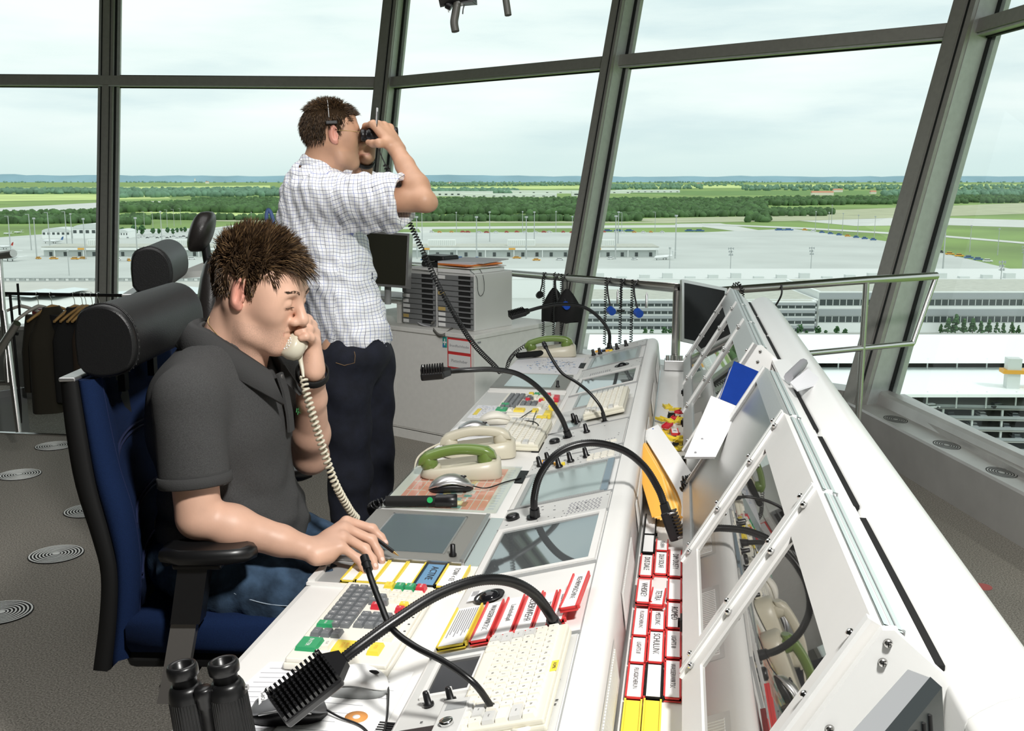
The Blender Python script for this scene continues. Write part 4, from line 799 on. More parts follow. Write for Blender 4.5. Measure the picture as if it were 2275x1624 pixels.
# loose holders heaped at the far end of the tray
rnd = random.Random(12); hp = [(1483, 905, YEL), (1500, 912, YEL), (1512, 918, REDC), (1493, 925, BLACKM), (1470, 933, YEL), (1488, 938, YEL), (1502, 930, REDC), (1512, 935, YEL), (1484, 948, REDC), (1478, 962, YEL), (1500, 962, RED), (1512, 975, YEL), (1525, 985, YEL), (1494, 990, BLACKM), (1486, 975, YEL), (1508, 998, YEL), (1475, 1002, YEL)]
cn = {YEL.name: 'yellow', REDC.name: 'red', RED.name: 'red', BLACKM.name: 'black'}
for i, (px, py, m_) in enumerate(hp):
    z = .706+.009*(i % 3); p = pz(px, py, z); a = rnd.uniform(-.9, .9)+R(-70); L = .085 if m_ is RED else .04
    M = Matrix.Translation((min(.012, max(-.062, p.x)), p.y, z)) @ Matrix.Rotation(a, 4, 'Z') @ Matrix.Rotation(rnd.uniform(-.25, .25), 4, 'Y') @ Matrix.Translation((-L/2, -.015, 0))
    strip(M, L, .026, m_, 'NPT' if m_ is RED else None, '%s strip holder in the loose heap at the far end of the tray' % cn[m_.name], 'loose %s strip holders at the far end of the tray' % cn[m_.name], paper=m_ if m_ is not RED else PAPER, name='strip_holder', cat='strip holder')
# fan of orange edged envelopes, white booklet and the hinged holder rail
mb = MB()
for k in range(7):
    a0 = pz(1402+2*k, 985, .80-.006*k); a1 = pz(1448+6*k, 1150+2*k, .735-.002*k); o_ = Vector((.012, 0, .004))
    mb.loft([[a0, a0+Vector((.03, .01, .004)), a0+Vector((.03, .01, .0075)), a0+Vector((0, 0, .0035))], [a0.lerp(a1, .5)+Vector((.004*k, 0, -.004)), a0.lerp(a1, .5)+Vector((.055, .02, 0)), a0.lerp(a1, .5)+Vector((.055, .02, .0035)), a0.lerp(a1, .5)+Vector((.004*k, 0, -.0005))], [a1, a1+Vector((.05, .03, .0)), a1+Vector((.05, .03, .003)), a1+Vector((0, 0, .003))]], ORANGE if k % 2 == 0 else mat('orange_light', (.95, .62, .20), .6), True, True, smooth=False)
tag(obj('envelopes', mb), 'fan of orange edged envelopes standing between the console ridge and the screens', 'envelopes')
mb = MB(); P = [pz(1425, 960, .79), pz(1475, 1040, .78), pz(1512, 1110, .75), pz(1510, 1165, .72)]; Q = [p+Vector((.05, .03, .02)) for p in P]
mb.loft([[p, q, q-Vector((0, 0, .003)), p-Vector((0, 0, .003))] for p, q in zip(spline(P, 4), spline(Q, 4))], PAPER, True, True, smooth=False); tag(obj('paper_booklet', mb), 'white sheets bulging over the orange envelopes beside the tray', 'paper')
t = thing('holder_rail', 'narrow orange and white rail of strip holders leaning across the tray', 'rail', loc=pz(1480, 1020, .76)); a, b = pz(1436, 962, .785), pz(1516, 1062, .745)
mb = MB(); mb.loft([[p, p+Vector((.022, .008, 0)), p+Vector((.022, .008, .012)), p+Vector((0, 0, .012))] for p in (a, b)], ORANGE, True, True, smooth=False); obj('orange_edge', mb, t); mb = MB(); mb.loft([[p+Vector((-.016, -.006, -.004)), p+Vector((0, 0, -.004)), p+Vector((0, 0, .009)), p+Vector((-.016, -.006, .009))] for p in (a, b)], CREAM, True, True, smooth=False); obj('white_edge', mb, t)
for k in range(9): mb = MB(); p = a.lerp(b, .05+.1*k)+Vector((.018, .006, .012)); mb.box(p-Vector((.005, .004, 0)), p+Vector((.005, .004, .008)), BLUE); obj('tab', mb, t)
# ------------------------------------------------------------------ gooseneck microphones and lamps
def neck(name, P, r, label, base=None, head=None, cat='microphone', ribs=True, tip=None):
    pts = spline(P, 14); t = thing(name, label, cat, loc=P[0]); L = sum((pts[i+1]-pts[i]).length for i in range(len(pts)-1))
    n = int(L/(r*.5)) if ribs else len(pts)*2; cum = [0]
    for i in range(len(pts)-1): cum.append(cum[-1]+(pts[i+1]-pts[i]).length)
    rs = []; pp = []; j = 0
    for k in range(n*2):
        s_ = L*k/(n*2-1)
        while j < len(cum)-2 and cum[j+1] < s_: j += 1
        pp.append(pts[j].lerp(pts[j+1], (s_-cum[j])/max(1e-9, cum[j+1]-cum[j]))); rs.append(r*(1.0 if k % 2 == 0 else .87) if ribs else r)
    mb = MB(); mb.tube(pp, rs, RUBB, 12); obj('gooseneck', mb, t)
    if base:
        d = (pts[2]-pts[0]).normalized(); mb = MB(); mb.cyl(pts[0]-d*.006, pts[0]+d*base, r*1.45, BLACK, r*1.25, 16); mb.cyl(pts[0]-Vector((0, 0, .004)), pts[0]+Vector((0, 0, .002)), r*2.2, BLACK, None, 20); obj('base_socket', mb, t)
    if head:
        (hl, hw, hh, up) = head; p = pts[-1]; d = (pts[-1]-pts[-4]).normalized(); up = Vector(up); s_ = d.cross(up).normalized(); up = s_.cross(d).normalized()
        M = Matrix(((d.x, s_.x, up.x, p.x), (d.y, s_.y, up.y, p.y), (d.z, s_.z, up.z, p.z), (0, 0, 0, 1)))
        mb = MB(); mb.loft([[(0, -r*1.2, -r), (0, r*1.2, -r), (0, r*1.2, r), (0, -r*1.2, r)], [(.022, -hw*.42, -hh*.4), (.022, hw*.42, -hh*.4), (.022, hw*.42, hh*.3), (.022, -hw*.42, hh*.3)]], BLACK, True, True, smooth=False, M=M)
        mb.box((.020, -hw/2, -hh/2), (.020+hl, hw/2, hh*.25), BLACK, M, bev=.005); obj('microphone_body', mb, t)
        mb = MB(); n = max(9, int(hl/.0075))
        for k in range(n):
            x = .024+(hl-.008)*k/(n-1); mb.box((x-.0012, -hw*.46, hh*.2), (x+.0012, hw*.46, hh*.62), BLACK, M)
            for q in range(9): y = -hw*.44+hw*.88*q/8; mb.box((x-.0020, y-.0011, hh*.2), (x+.0020, y+.0011, hh*.72), BLACK, M)
        obj('ribbed_windscreen', mb, t)
        mb = MB(); [mb.lathe([(.0001, hh*.66), (.0032, hh*.66), (.0032, hh*.2)], STEEL, 10, M @ Matrix.Translation((x, y, 0))) for x in (.026, hl+.014) for y in (hw*.46,)]; obj('screw', mb, t)
    if tip: mb = MB(); d = (pts[-1]-pts[-5]).normalized(); mb.cyl(pts[-1]-d*.004, pts[-1]+d*tip, r*1.5, BLACK, r*1.4, 14); mb.cyl(pts[-1]+d*tip*.4, pts[-1]+d*tip*.46, r*1.62, BLACKM, None, 14); obj('tip', mb, t)
    return t
def DP(lst): return [pD(*q) for q in lst]
def depth(p): return (Vector(p)-Vector(_C)).dot(Vector(_f))
b = TS(1.644, .219, .006).translation; D0 = depth(b)
neck('gooseneck_microphone', [b]+DP([(1222, 1365, D0-.02), (1185, 1318, D0-.05), (1130, 1291, D0-.08), (1060, 1290, D0-.12), (970, 1322, D0-.16), (880, 1378, D0-.20), (800, 1435, D0-.23), (765, 1462, D0-.24)]), .0092, 'thick black gooseneck microphone arching over the near desk, ribbed head above the mouse', .02, (.098, .058, .030, (.25, -.35, .9)))
b = TS(2.311, .086, .006).translation; D0 = depth(b)
neck('gooseneck_microphone', [b]+DP([(1187, 1105, D0-.02), (1203, 1050, D0-.03), (1245, 1003, D0-.03), (1310, 984, D0-.02), (1380, 998, D0), (1430, 1035, D0+.02), (1462, 1085, D0+.03), (1475, 1118, D0+.03)]), .0092, 'black gooseneck microphone looping to the right, head hanging over the strip tray', .024, (.072, .030, .030, (1, -.1, .1)))
b = TS(3.097, .080, .006).translation; D0 = depth(b)
neck('gooseneck_microphone', [b]+DP([(1245, 925, D0-.03), (1205, 870, D0-.06), (1155, 833, D0-.08), (1100, 821, D0-.10), (1040, 822, D0-.12), (1002, 825, D0-.12)]), .0085, 'black gooseneck microphone whose square head points left in front of the cabinet', .024, (.070, .045, .030, (.1, -.2, 1)))
b = TS(4.903-.08, .084, .006).translation; D0 = depth(b)
neck('gooseneck_microphone', [b]+DP([(1352, 735, D0-.03), (1325, 700, D0-.06), (1290, 680, D0-.10), (1245, 676, D0-.14), (1205, 682, D0-.18), (1175, 690, D0-.20)]), .0085, 'farthest black gooseneck microphone, its head before the side of the drawer cabinet', .024, (.075, .045, .026, (.1, -.2, 1)))
b = TS(1.344, .173, .006).translation; D0 = depth(b)
neck('gooseneck_lamp', [b]+DP([(1085, 1560, D0-.01), (1050, 1515, D0-.02), (990, 1472, D0+.0), (920, 1435, D0+.03), (870, 1395, D0+.08), (845, 1340, D0+.14), (826, 1290, D0+.20), (817, 1262, D0+.22)]), .0052, 'thin black gooseneck lamp curving from the near keyboard up to the writing hand', .028, None, 'lamp', tip=.024)
b = TS(3.211, .186, .006).translation; D0 = depth(b)
neck('gooseneck_lamp', [b]+DP([(1335, 905, D0-.01), (1310, 873, D0), (1282, 850, D0+.02), (1250, 830, D0+.06), (1228, 800, D0+.12), (1212, 770, D0+.18)]), .0052, 'thin black gooseneck lamp rising from the far keyboard towards the green telephone', .03, None, 'lamp', tip=.022)
# ------------------------------------------------------------------ telephones
def handset(t, M, m, L=.205, name='handset'):
    mb = MB(); rg = []
    for k in range(17):
        u = k/16; x = (u-.5)*L; z = .024*math.sin(math.pi*u)**.8; w_ = .020+.006*abs(2*u-1)**2; h = .0135+.004*abs(2*u-1)**2
        if k in (0, 16): w_ *= .72; h *= .6
        rg.append([(x+q[1]*h*(2*u-1)*-.3, q[0]*w_, z+q[1]*h) for q in [(math.copysign(abs(math.cos(a))**.6, math.cos(a)), math.copysign(abs(math.sin(a))**.6, math.sin(a))) for a in [2*math.pi*j/16 for j in range(16)]]])
    mb.loft(rg, m, True, True, M)
    for s_ in (-1, 1): mb.lathe([(.0001, -.027), (.019, -.027), (.0235, -.022), (.0250, -.008), (.0235, .006), (.018, .013), (.0001, .015)], m, 24, M @ Matrix.Translation((s_*(L/2-.0255), 0, .003)) @ Matrix.Rotation(R(s_*12), 4, 'Y'))
    return obj(name, mb, t, False)
def telephone(o, rz, hm, label, sc=1.0):
    M = Matrix.Translation(o) @ Matrix.Rotation(rz, 4, 'Z') @ Matrix.Scale(sc, 4); t = thing('telephone', label, 'telephone', M=Matrix.Translation(o) @ Matrix.Rotation(rz, 4, 'Z')); S_ = Matrix.Scale(sc, 4)
    mb = MB(); W, D = .115, .055
    def rg(w0, w1, d_, z0, z1): # rounded slab ring with tilted top
        out = []
        for a in [2*math.pi*j/24 for j in range(24)]:
            c, s_ = math.cos(a), math.sin(a); x = math.copysign(abs(c)**.55, c); y = math.copysign(abs(s_)**.55, s_); out.append((x*(w1 if c > 0 else w0), y*d_, z0+(z1-z0)*(x*.5+.5)))
        return out
    mb.loft([rg(W*.95, W*1.0, D*1.05, 0, 0), rg(W, W, D*1.12, .004, .006), rg(W*.93, W*.98, D, .020, .044), rg(W*.86, W*.92, D*.86, .026, .052), rg(W*.3, W*.4, D*.4, .020, .040)], PHONEB, True, True, S_); obj('base', mb, t, False)
    for x, z in ((-.08, .010), (.08, .030)): mb = MB(); mb.lathe([(.0001, 0), (.026, 0), (.024, .020), (.021, .026), (.0001, .022)], PHONEB, 20, S_ @ Matrix.Translation((x, -.01, z))); obj('cradle', mb, t, False)
    handset(t, S_ @ Matrix.Translation((-.010, -.016, .054)) @ Matrix.Rotation(R(-6), 4, 'Y'), hm, .215); return t
ph1 = telephone((-.597, 2.76, DZ+.003), YAW-.02, GREEN, 'beige desk telephone with an olive green handset on the pink map')
ph2 = telephone((-.590, 2.985, DZ+.003), YAW-.05, PHONEB, 'all beige desk telephone just behind the green handset', .98)
ph3 = telephone((-.60, 4.80, DZ+.003), YAW-.05, GREEN, 'beige telephone with green handset at the far end of the desk', 1.05)
def cordth(path, r, turns, wr, m, label, cat='cord', name='coiled_cord', per=9, n=5):
    mb = MB(); pts = coil(path, r, turns, per) if turns else path; mb.tube(pts, wr, m, n); return tag(obj(name, mb), label, cat)
cordth(spline([(-.70, 2.93, .79), (-.735, 2.90, .775), (-.753, 2.86, .755), (-.758, 2.84, .70)], 6), 0, 0, .003, PHONEB, 'beige cord running from the green handset over the desk edge', name='beige_cord')
cordth(spline([(-.71, 4.78, .80), (-.755, 4.72, .77), (-.77, 4.60, .74), (-.772, 4.5, .66)], 8), .008, 26, .0018, BLACK, 'black coiled cord of the far green telephone at the desk edge')
# black handles: torch with green button and coiled cord; hand microphone by the far telephone
a, b = Vector((-.722, 2.445, DZ+.018)), Vector((-.548, 2.478, DZ+.018)); d = (b-a).normalized()
t = thing('hand_lamp', 'black hand torch with a green button lying on the pink map', 'torch', loc=a); mb = MB(); mb.cyl(a-d*.004, a+d*.125, .0135, BLACKM, .0135, 20); obj('handle', mb, t)
mb = MB(); mb.tube([a+d*.122, a+d*.127, a+d*.150, a+d*.152, a+d*.176, a+d*.178], [.0140, .0165, .0165, .0178, .0178, .0155], BLACK, 20); obj('head', mb, t); mb = MB(); c = a+d*.112+Vector((0, -.0128, .006)); mb.cyl(c, c+Vector((0, -.003, .0012)), .0075, mat('button_green', (.02, .42, .12), .4), None, 16); obj('button', mb, t)
cordth(spline([a-d*.005, a-d*.03+Vector((0, 0, -.008)), a-d*.05+Vector((0, .03, -.03)), a-d*.03+Vector((-.02, .09, -.09))], 8), .009, 16, .0028, BLACK, 'black coiled cord leaving the torch over the desk edge')
a, b = pz(1152, 790, DZ+.02), pz(1228, 782, DZ+.02); mb = MB(); mb.cyl(a, b, .014, BLACKM, .015, 16); mb.ell(tuple(a), (.014,)*3, BLACKM, 12); mb.ell(tuple(b), (.015,)*3, BLACKM, 12); tag(obj('hand_receiver', mb), 'short black cylindrical handle lying before the far green telephone', 'handle')
# ------------------------------------------------------------------ mice
def mouse(o, rz, kind, label, L=.115, cable=None):
    M = Matrix.Translation(o) @ Matrix.Rotation(rz, 4, 'Z'); t = thing('computer_mouse', label, 'mouse', M=M); W = L*.29
    def ring(u, s_, z0, z1, ins=0):
        pass
    low, top = {'silver': (BLACK, ALU), 'grey': (BLACK, mat('mouse_grey', (.22, .225, .235), .35, .3)), 'white': (MIDG, PAPER), 'beige': (CREAM, CREAM)}[kind]
    for nm, m_, f0, f1, sw in (('base', low, 0.0, .62, 1.0), ('shell', top, .58, 1.0, 1.02)):
        mb = MB(); n = 14; rg = []
        for k in range(n+1):
            u = k/n; x = (u-.5)*L; w_ = W*(1-abs(2*u-1)**2.6)**.5*sw*(1-.12*math.sin(math.pi*u)) if 0 < k < n else .002; hgt = .040*math.sin(math.pi*min(1, max(.0, .06+u*.86)))**.75*(1 if 0 < k < n else .5)*(L/.115)
            arc = []
            for j in range(13):
                a = math.pi*j/12; yy = math.cos(a)*w_; zz = hgt*(f0+(f1-f0)*math.sin(a)**.6) if nm == 'shell' else hgt*f1*(math.sin(a)**.35); arc.append((x, yy, zz))
            if nm == 'base': arc = [(x, w_*.95, 0)]+arc+[(x, -w_*.95, 0)]
            else: arc = arc+[(x, -w_*.97, hgt*f0-.001), (x, w_*.97, hgt*f0-.001)]
            rg.append(arc)
        mb.loft(rg, m_, True, True); obj(nm, mb, t, False)
    mb = MB(); mb.ell((L*.27, 0, .0335*(L/.115)), (.010, .0032, .004), BLACK if kind != 'beige' else MIDG, 10); obj('wheel', mb, t, False)
    if kind in ('silver', 'grey'): mb = MB(); mb.tube([((k/8-.5)*L*.86, -W*(1-abs(2*k/8-1)**2.6)**.5*1.02-.0005, .010+.017*math.sin(math.pi*k/8)) for k in range(1, 8)], .0022, ALU, 6); obj('silver_band', mb, t, False)
    if cable: mb = MB(); mb.tube(spline([M @ Vector((L*.48, 0, .008))]+cable, 8), .0018, BLACK, 6); tag(obj('mouse_cable', mb), 'black cable of the '+' '.join(label.replace(' computer', '').split()[:11]).rstrip(','), 'cable')
    return t
mouse((-.584, 1.412, DZ+.004), YAW+.05, 'grey', 'grey and black computer mouse nearest on the desk, carrying a paper label', .122, [Vector((-.50, 1.412, DZ+.008)), Vector((-.46, 1.395, DZ+.006)), Vector((-.425, 1.355, DZ+.005))])
mb = MB(); M = Matrix.Translation((-.617, 1.398, DZ+.004+.034)) @ Matrix.Rotation(YAW+.05, 4, 'Z') @ Matrix.Rotation(R(-22), 4, 'Y') @ Matrix.Rotation(R(28), 4, 'X'); mb.box((-.008, -.015, 0), (.008, .012, .0006), PAPER, M); mb.text('MOPS', M @ Matrix.Translation((0, -.001, .001)) @ Matrix.Rotation(R(90), 4, 'Z'), .009, INK); tag(obj('paper_label', mb), 'white paper label reading MOPS stuck on the grey mouse', 'label')
mouse((-.505, 1.507, DZ+.004), YAW-.12, 'white', 'white oval computer mouse beside the ribbed microphone head', .112, [Vector((-.445, 1.49, DZ+.01)), Vector((-.43, 1.43, DZ+.006)), Vector((-.422, 1.385, DZ+.005))])
mouse((-.594, 2.615, DZ+.004), YAW+.1, 'silver', 'silver and black computer mouse on the pink map', .12, [Vector((-.50, 2.63, DZ+.008)), Vector((-.46, 2.70, DZ+.006)), Vector((-.425, 2.75, DZ+.005))])
mouse((-.655, 3.24, DZ+.004), YAW, 'silver', 'silver and black computer mouse beside the desk keyboard', .12, [Vector((-.56, 3.26, DZ+.012)), Vector((-.52, 3.38, DZ+.03)), Vector((-.49, 3.52, DZ+.028)), Vector((-.47, 3.30, DZ+.03)), Vector((-.425, 3.10, DZ+.006))])
mouse((-.615, 3.395, DZ+.004), YAW+.1, 'beige', 'beige computer mouse behind the silver one', .115, [Vector((-.545, 3.35, DZ+.01)), Vector((-.50, 3.33, DZ+.03)), Vector((-.45, 3.28, DZ+.03)), Vector((-.422, 3.13, DZ+.006))])
# ------------------------------------------------------------------ papers and map
def sheet(pts, z, m, name, label, cat='paper', lines=0, rnds=1, th=.0008, lm=INKG):
    mb = MB(); P = [Vector((p[0], p[1], z)) for p in pts]; mb.loft([P, [p+Vector((0, 0, th)) for p in P]], m, True, True, smooth=False)
    rr = random.Random(rnds)
    for k in range(lines):
        v = (k+1.5)/(lines+2); a = P[0].lerp(P[3], v); b_ = P[1].lerp(P[2], v); s_ = rr.uniform(.05, .12); e_ = rr.uniform(.45, .92); p, q = a.lerp(b_, s_), a.lerp(b_, e_); dd = (P[3]-P[0]).normalized()*.0011
        mb.add([p+Vector((0, 0, th+.0003)), q+Vector((0, 0, th+.0003)), q+dd+Vector((0, 0, th+.0003)), p+dd+Vector((0, 0, th+.0003))], [(0, 1, 2, 3)], lm)
    return tag(obj(name, mb), label, cat)
sheet([(-.685, 1.585), (-.575, 1.60), (-.60, 1.30), (-.72, 1.28)], DZ+.0006, PAPERL, 'printed_sheet', 'printed sheet in a clear sleeve at the desk edge behind the binoculars', lines=16, rnds=2)
sheet([(-.575, 1.585), (-.428, 1.585), (-.425, 1.20), (-.60, 1.20)], DZ+.0022, PAPER, 'printed_sheet', 'large white sheet with an orange spot under the near mice', lines=12, rnds=5)
mb = MB(); mb.lathe([(.0001, .0004), (.018, .0004), (.018, 0)], mat('orange_spot', (.70, .30, .08), .6), 20, Matrix.Translation((-.478, 1.425, DZ+.0032))); mb.lathe([(.0001, .0007), (.006, .0007), (.006, .0002)], PAPER, 16, Matrix.Translation((-.478, 1.425, DZ+.0034))); tag(obj('sticker', mb), 'round orange sticker on the sheet under the white mouse', 'sticker')
# the map: airport plan with pink blocks
MP = mat('map_paper', (.78, .76, .66), .45); PK = mat('map_pink', (.86, .36, .26), .45); MT = mat('map_teal', (.22, .42, .36), .5); MY = mat('map_yellow', (.80, .68, .28), .5); MBn = mat('map_brown', (.48, .24, .14), .5); MBl = mat('map_blue', (.22, .34, .55), .5)
mb = MB(); dbx(mb, -.742, -.442, 2.447, 2.86, .0006, .0014, MP); rr = random.Random(8)
def mr(x0, x1, y0, y1, m_, h): dbx(mb, x0, x1, y0, y1, .0014, .0015+h, m_)
mr(-.715, -.625, 2.46, 2.83, PK, .0001); mr(-.535, -.475, 2.46, 2.84, PK, .0001); mr(-.620, -.540, 2.46, 2.84, mat('map_orange', (.75, .42, .30), .5), .00005)
for k in range(90):
    x, y = rr.uniform(-.620, -.548), rr.uniform(2.46, 2.82); mr(x, x+rr.uniform(.004, .025), y, y+rr.uniform(.004, .04), rr.choice([MT, MT, MT, MY, MY, MBn, MBl, MP, INK]), .0002+.00002*k)
for x in (-.70, -.675, -.65, -.515, -.495): mr(x, x+.0018, 2.46, 2.83, MP, .0016)
for y in (2.52, 2.60, 2.68, 2.75): mr(-.712, -.66, y, y+.002, MP, .0017); mr(-.557, -.478, y+.02, y+.022, MP, .0017)
[mr(-.468, -.452, 2.47+.022*k, 2.482+.022*k, GREYP, .0002) for k in range(17)]
tag(obj('airport_map', mb), 'pink, teal and yellow airport plan under clear film in the middle of the desk', 'map')
mb = MB(); dbx(mb, -.746, -.438, 2.440, 2.866, .0036, .0038, CLEAR); tag(obj('clear_film', mb), 'clear glossy film covering the pink airport plan', 'film')
def scatter(o0, x0, x1, y0, y1, n, m_, seed):
    pass
mb = MB(); dbx(mb, -.738, -.43, 4.345, 4.76, .0006, .0014, PAPERL); rr = random.Random(3)
for k in range(160):
    x, y = rr.gauss(-.56, .05), rr.gauss(4.55, .07)
    if -.73 < x < -.44 and 4.36 < y < 4.74: l = rr.uniform(.002, .012); dbx(mb, x, x+l, y, y+rr.choice((.0015, .012)), .0014, .0018, MBl if k % 3 else INKG)
tag(obj('diagram_sheet', mb), 'pale sheet with a blue dotted diagram before the far telephone', 'paper')
mb = MB(); dbx(mb, -.725, -.645, 3.45, 3.66, .0035, .0042, PAPERL)
for k in range(60): x, y = rr.uniform(-.715, -.655), rr.uniform(3.46, 3.65); dbx(mb, x, x+.006, y, y+.002, .0042, .0046, INKG if k % 4 else MBl)
dbx(mb, -.715, -.70, 3.50, 3.60, .0043, .0048, YEL); tag(obj('diagram_sheet', mb), 'small diagram sheet with a yellow bar left of the far control keypad', 'paper')
sheet([(-.735, 3.40), (-.44, 3.41), (-.44, 3.05), (-.74, 3.05)], DZ+.0006, PAPER, 'paper_sheet', 'white sheet under the silver mouse and desk keyboard', lines=10, rnds=9)
mb = MB(); mb.add([TS(1.89, .018, .0068) @ Vector(p) for p in ((0, 0, 0), (.05, 0, 0), (.05, .022, 0), (0, .022, 0))], [(0, 1, 2, 3)], PAPER); [mb.add([TS(1.888-.0025*k, .021, .0071) @ Vector(p) for p in ((0, 0, 0), (.0012, 0, 0), (.0012, .014, 0), (0, .014, 0))], [(0, 1, 2, 3)], INKG) for k in range(10)]; tag(obj('inventory_label', mb), 'small white bar code label beside the near trackball', 'label')
# card reader box and labels at the near bottom edge
mb = MB(); sb(mb, 1.20, 1.345, .02, .085, .006, .016, mat('dark_cover', (.03, .022, .022), .6, bump=(500, .4)), .003); tag(obj('dark_pad', mb), 'dark textured pad at the bottom edge below the two knobs', 'pad')
t = thing('jack_box', 'small grey connection box with a round socket at the bottom edge', 'box', loc=TS(1.34, .12).translation); obj('case', sb(MB(), 1.27, 1.375, .092, .135, .006, .036, GREYP, .003), t); mb = MB(); mb.lathe([(.006, 0), (.010, 0), (.010, .006), (.006, .006)], CHROME, 18, TS(1.30, .113, .036)); obj('socket', mb, t); obj('display', sb(MB(), 1.34, 1.36, .10, .13, .036, .037, MIDG), t)
for i, (y, u) in enumerate(((1.395, .075), (1.385, .095))):
    mb = MB(); sb(mb, y-.03, y, u, u+.012, .0062, .0068, PAPER); mb.text(['LANDUNG', 'START'][i], TS(y, u+.006, .0072) @ Matrix.Translation((.015, 0, 0)), .006, INK); tag(obj('paper_label', mb), ['white paper label left of the socket box below the knobs', 'second white paper label next to the socket box'][i], 'label')
# books and folders on the open shelf
def leaning(pt4, th, m, name, label, cat, edge=None):
    """a slab from four front corners (top-left, top-right, bottom-right, bottom-left)"""
    P = [Vector(p) for p in pt4]; n = (P[1]-P[0]).cross(P[3]-P[0]).normalized(); t = thing(name, label, cat, loc=P[3])
    if n.y < 0: n = -n
    q = [p+n*th for p in P]; mb = MB(); mb.loft([P, [p+n*.003 for p in P]], m, True, True, smooth=False); mb.loft([[p+n*(th-.003) for p in P], q], m, True, True, smooth=False); obj('cover', mb, t)
    c = sum(P, Vector())/4; I = [c+(p-c)*.965 for p in P]; mb = MB(); mb.loft([[p+n*.003 for p in I], [p+n*(th-.003) for p in I]], edge or PAPER, True, True, smooth=False); obj('pages', mb, t); return t
leaning([pY(1631, 802, 2.80), pY(1692, 828, 2.80), pY(1648, 905, 2.66), pY(1600, 886, 2.66)], .035, BLUEB, 'ring_binder', 'bright blue ring binder leaning in the gap between the screen groups', 'binder')
leaning([pY(1580, 879, 2.66), pY(1644, 905, 2.66), pY(1590, 1015, 2.46), pY(1521, 1015, 2.46)], .008, PAPER, 'plastic_folder', 'white punched folder leaning in front of the blue binder', 'folder')
mb = MB(); [mb.lathe([(.0001, .0006), (.003, .0006), (.003, 0)], INKG, 10, Matrix.Translation(pY(px, py, yy)-Vector((0, .001, 0))) @ Matrix.Rotation(R(90), 4, 'X')) for px, py, yy in ((1590, 903, 2.64), (1577, 932, 2.59), (1560, 975, 2.52), (1545, 1005, 2.475))]; tag(obj('punch_holes', mb), 'row of dark punch holes along the white folder edge', 'holes')
leaning([pY(1646, 906, 2.69), pY(1652, 908, 2.69), pY(1612, 985, 2.56), pY(1606, 983, 2.56)], .01, mat('maroon_cover', (.28, .02, .05), .5), 'maroon_folder', 'thin dark red folder edge beside the white folder', 'folder')
cordth(spline([pY(1512, 1082, 2.62), pY(1530, 1075, 2.62), pY(1560, 1040, 2.63), pY(1590, 1003, 2.65), pY(1600, 985, 2.66)], 8), .011, 22, .003, BLACK, 'thick black coiled cord hanging before the white folder')
cordth(spline([pY(1514, 1068, 2.66), pY(1540, 1060, 2.66), pY(1575, 1020, 2.67), pY(1600, 990, 2.68)], 8), .010, 20, .0028, BLACK, 'second black coiled cord just behind the first at the folder')
t = thing('rolled_chart', 'rolled printed chart with a ruler lying on the white rear cover', 'chart', loc=pz(1790, 832, 1.08)); a, b = pz(1752, 838, 1.085), pz(1785, 806, 1.085); mb = MB(); mb.tube([a, b], .012, INKG, 8); obj('dark_roll', mb, t)
a2, b2 = pz(1755, 853, 1.085), pz(1795, 822, 1.085); mb = MB(); mb.loft([[a2, b2, b2+Vector((0, 0, .004)), a2+Vector((0, 0, .004))], [a2+Vector((.01, -.07, -.004)), b2+Vector((.03, -.07, -.02)), b2+Vector((.03, -.07, -.015)), a2+Vector((.01, -.07, 0))]], PAPERL, True, True, smooth=False); obj('printed_sheet', mb, t)
# black flat monitor behind the far screens
t = thing('flat_monitor', 'flat monitor with silver frame and black screen behind the far screens', 'monitor', loc=pD(1560, 760, 4.7)); Pm = [pD(1515, 620, 4.67), pD(1615, 640, 4.73), pD(1615, 780, 4.73), pD(1515, 758, 4.67)]; n = (Pm[1]-Pm[0]).cross(Pm[3]-Pm[0]).normalized(); n = n if n.y > 0 else -n
mb = MB(); mb.loft([Pm, [p+n*.022 for p in Pm]], ALU, True, True, smooth=False); obj('frame', mb, t, bevel=.004); c = sum(Pm, Vector())/4; I = [c+(p-c)*.90-n*.001 for p in Pm]; mb = MB(); mb.add(I, [(0, 1, 2, 3)], LCD); mb.loft([I, [p+n*.002 for p in I]], LCD, True, True, smooth=False); obj('screen', mb, t); mb = MB(); mb.cyl(c+n*.018+Vector((0, 0, -.03)), Vector((c.x, c.y+.012, .70)), .012, MIDG); obj('stand', mb, t)
# dark grey ventilated monitor back at the bottom right
t = thing('desktop_monitor', 'dark grey monitor with slotted back at the bottom right corner', 'monitor', loc=pz(1950, 1600, 1.1)); a, b = pz(2017, 1487, 1.16), pz(1880, 1640, 1.16)
d = (b-a).normalized(); s_ = Vector((.92, .38, 0)); s_ = (s_-d*s_.dot(d)).normalized(); b = a+d*.42; sl = s_*.020+Vector((0, 0, -.002))
def sec(p, e=0):
    return [p+Vector((0, 0, -.22)), p, p+sl*.9, p+sl*1.3+Vector((.002, 0, -.006)), p+sl*1.4+Vector((.004, 0, -.04)), p+sl*1.5+Vector((.006, 0, -.08)), p+sl*2.4+Vector((.03, 0, -.22))]
mb = MB(); mb.loft([sec(a)[:3]+[sec(a)[2]+Vector((0, 0, -.22))], sec(b)[:3]+[sec(b)[2]+Vector((0, 0, -.22))]], mat('monitor_silver', (.27, .28, .29), .45, .3), True, True, smooth=False); obj('front_shell', mb, t)
mb = MB(); mb.loft([sec(a-d*.002)[2:]+[sec(a-d*.002)[2]+Vector((0, 0, -.22))], sec(b)[2:]+[sec(b)[2]+Vector((0, 0, -.22))]], mat('monitor_dark', (.012, .016, .018), .5), True, True, smooth=False); obj('rear_shell', mb, t)
mb = MB()
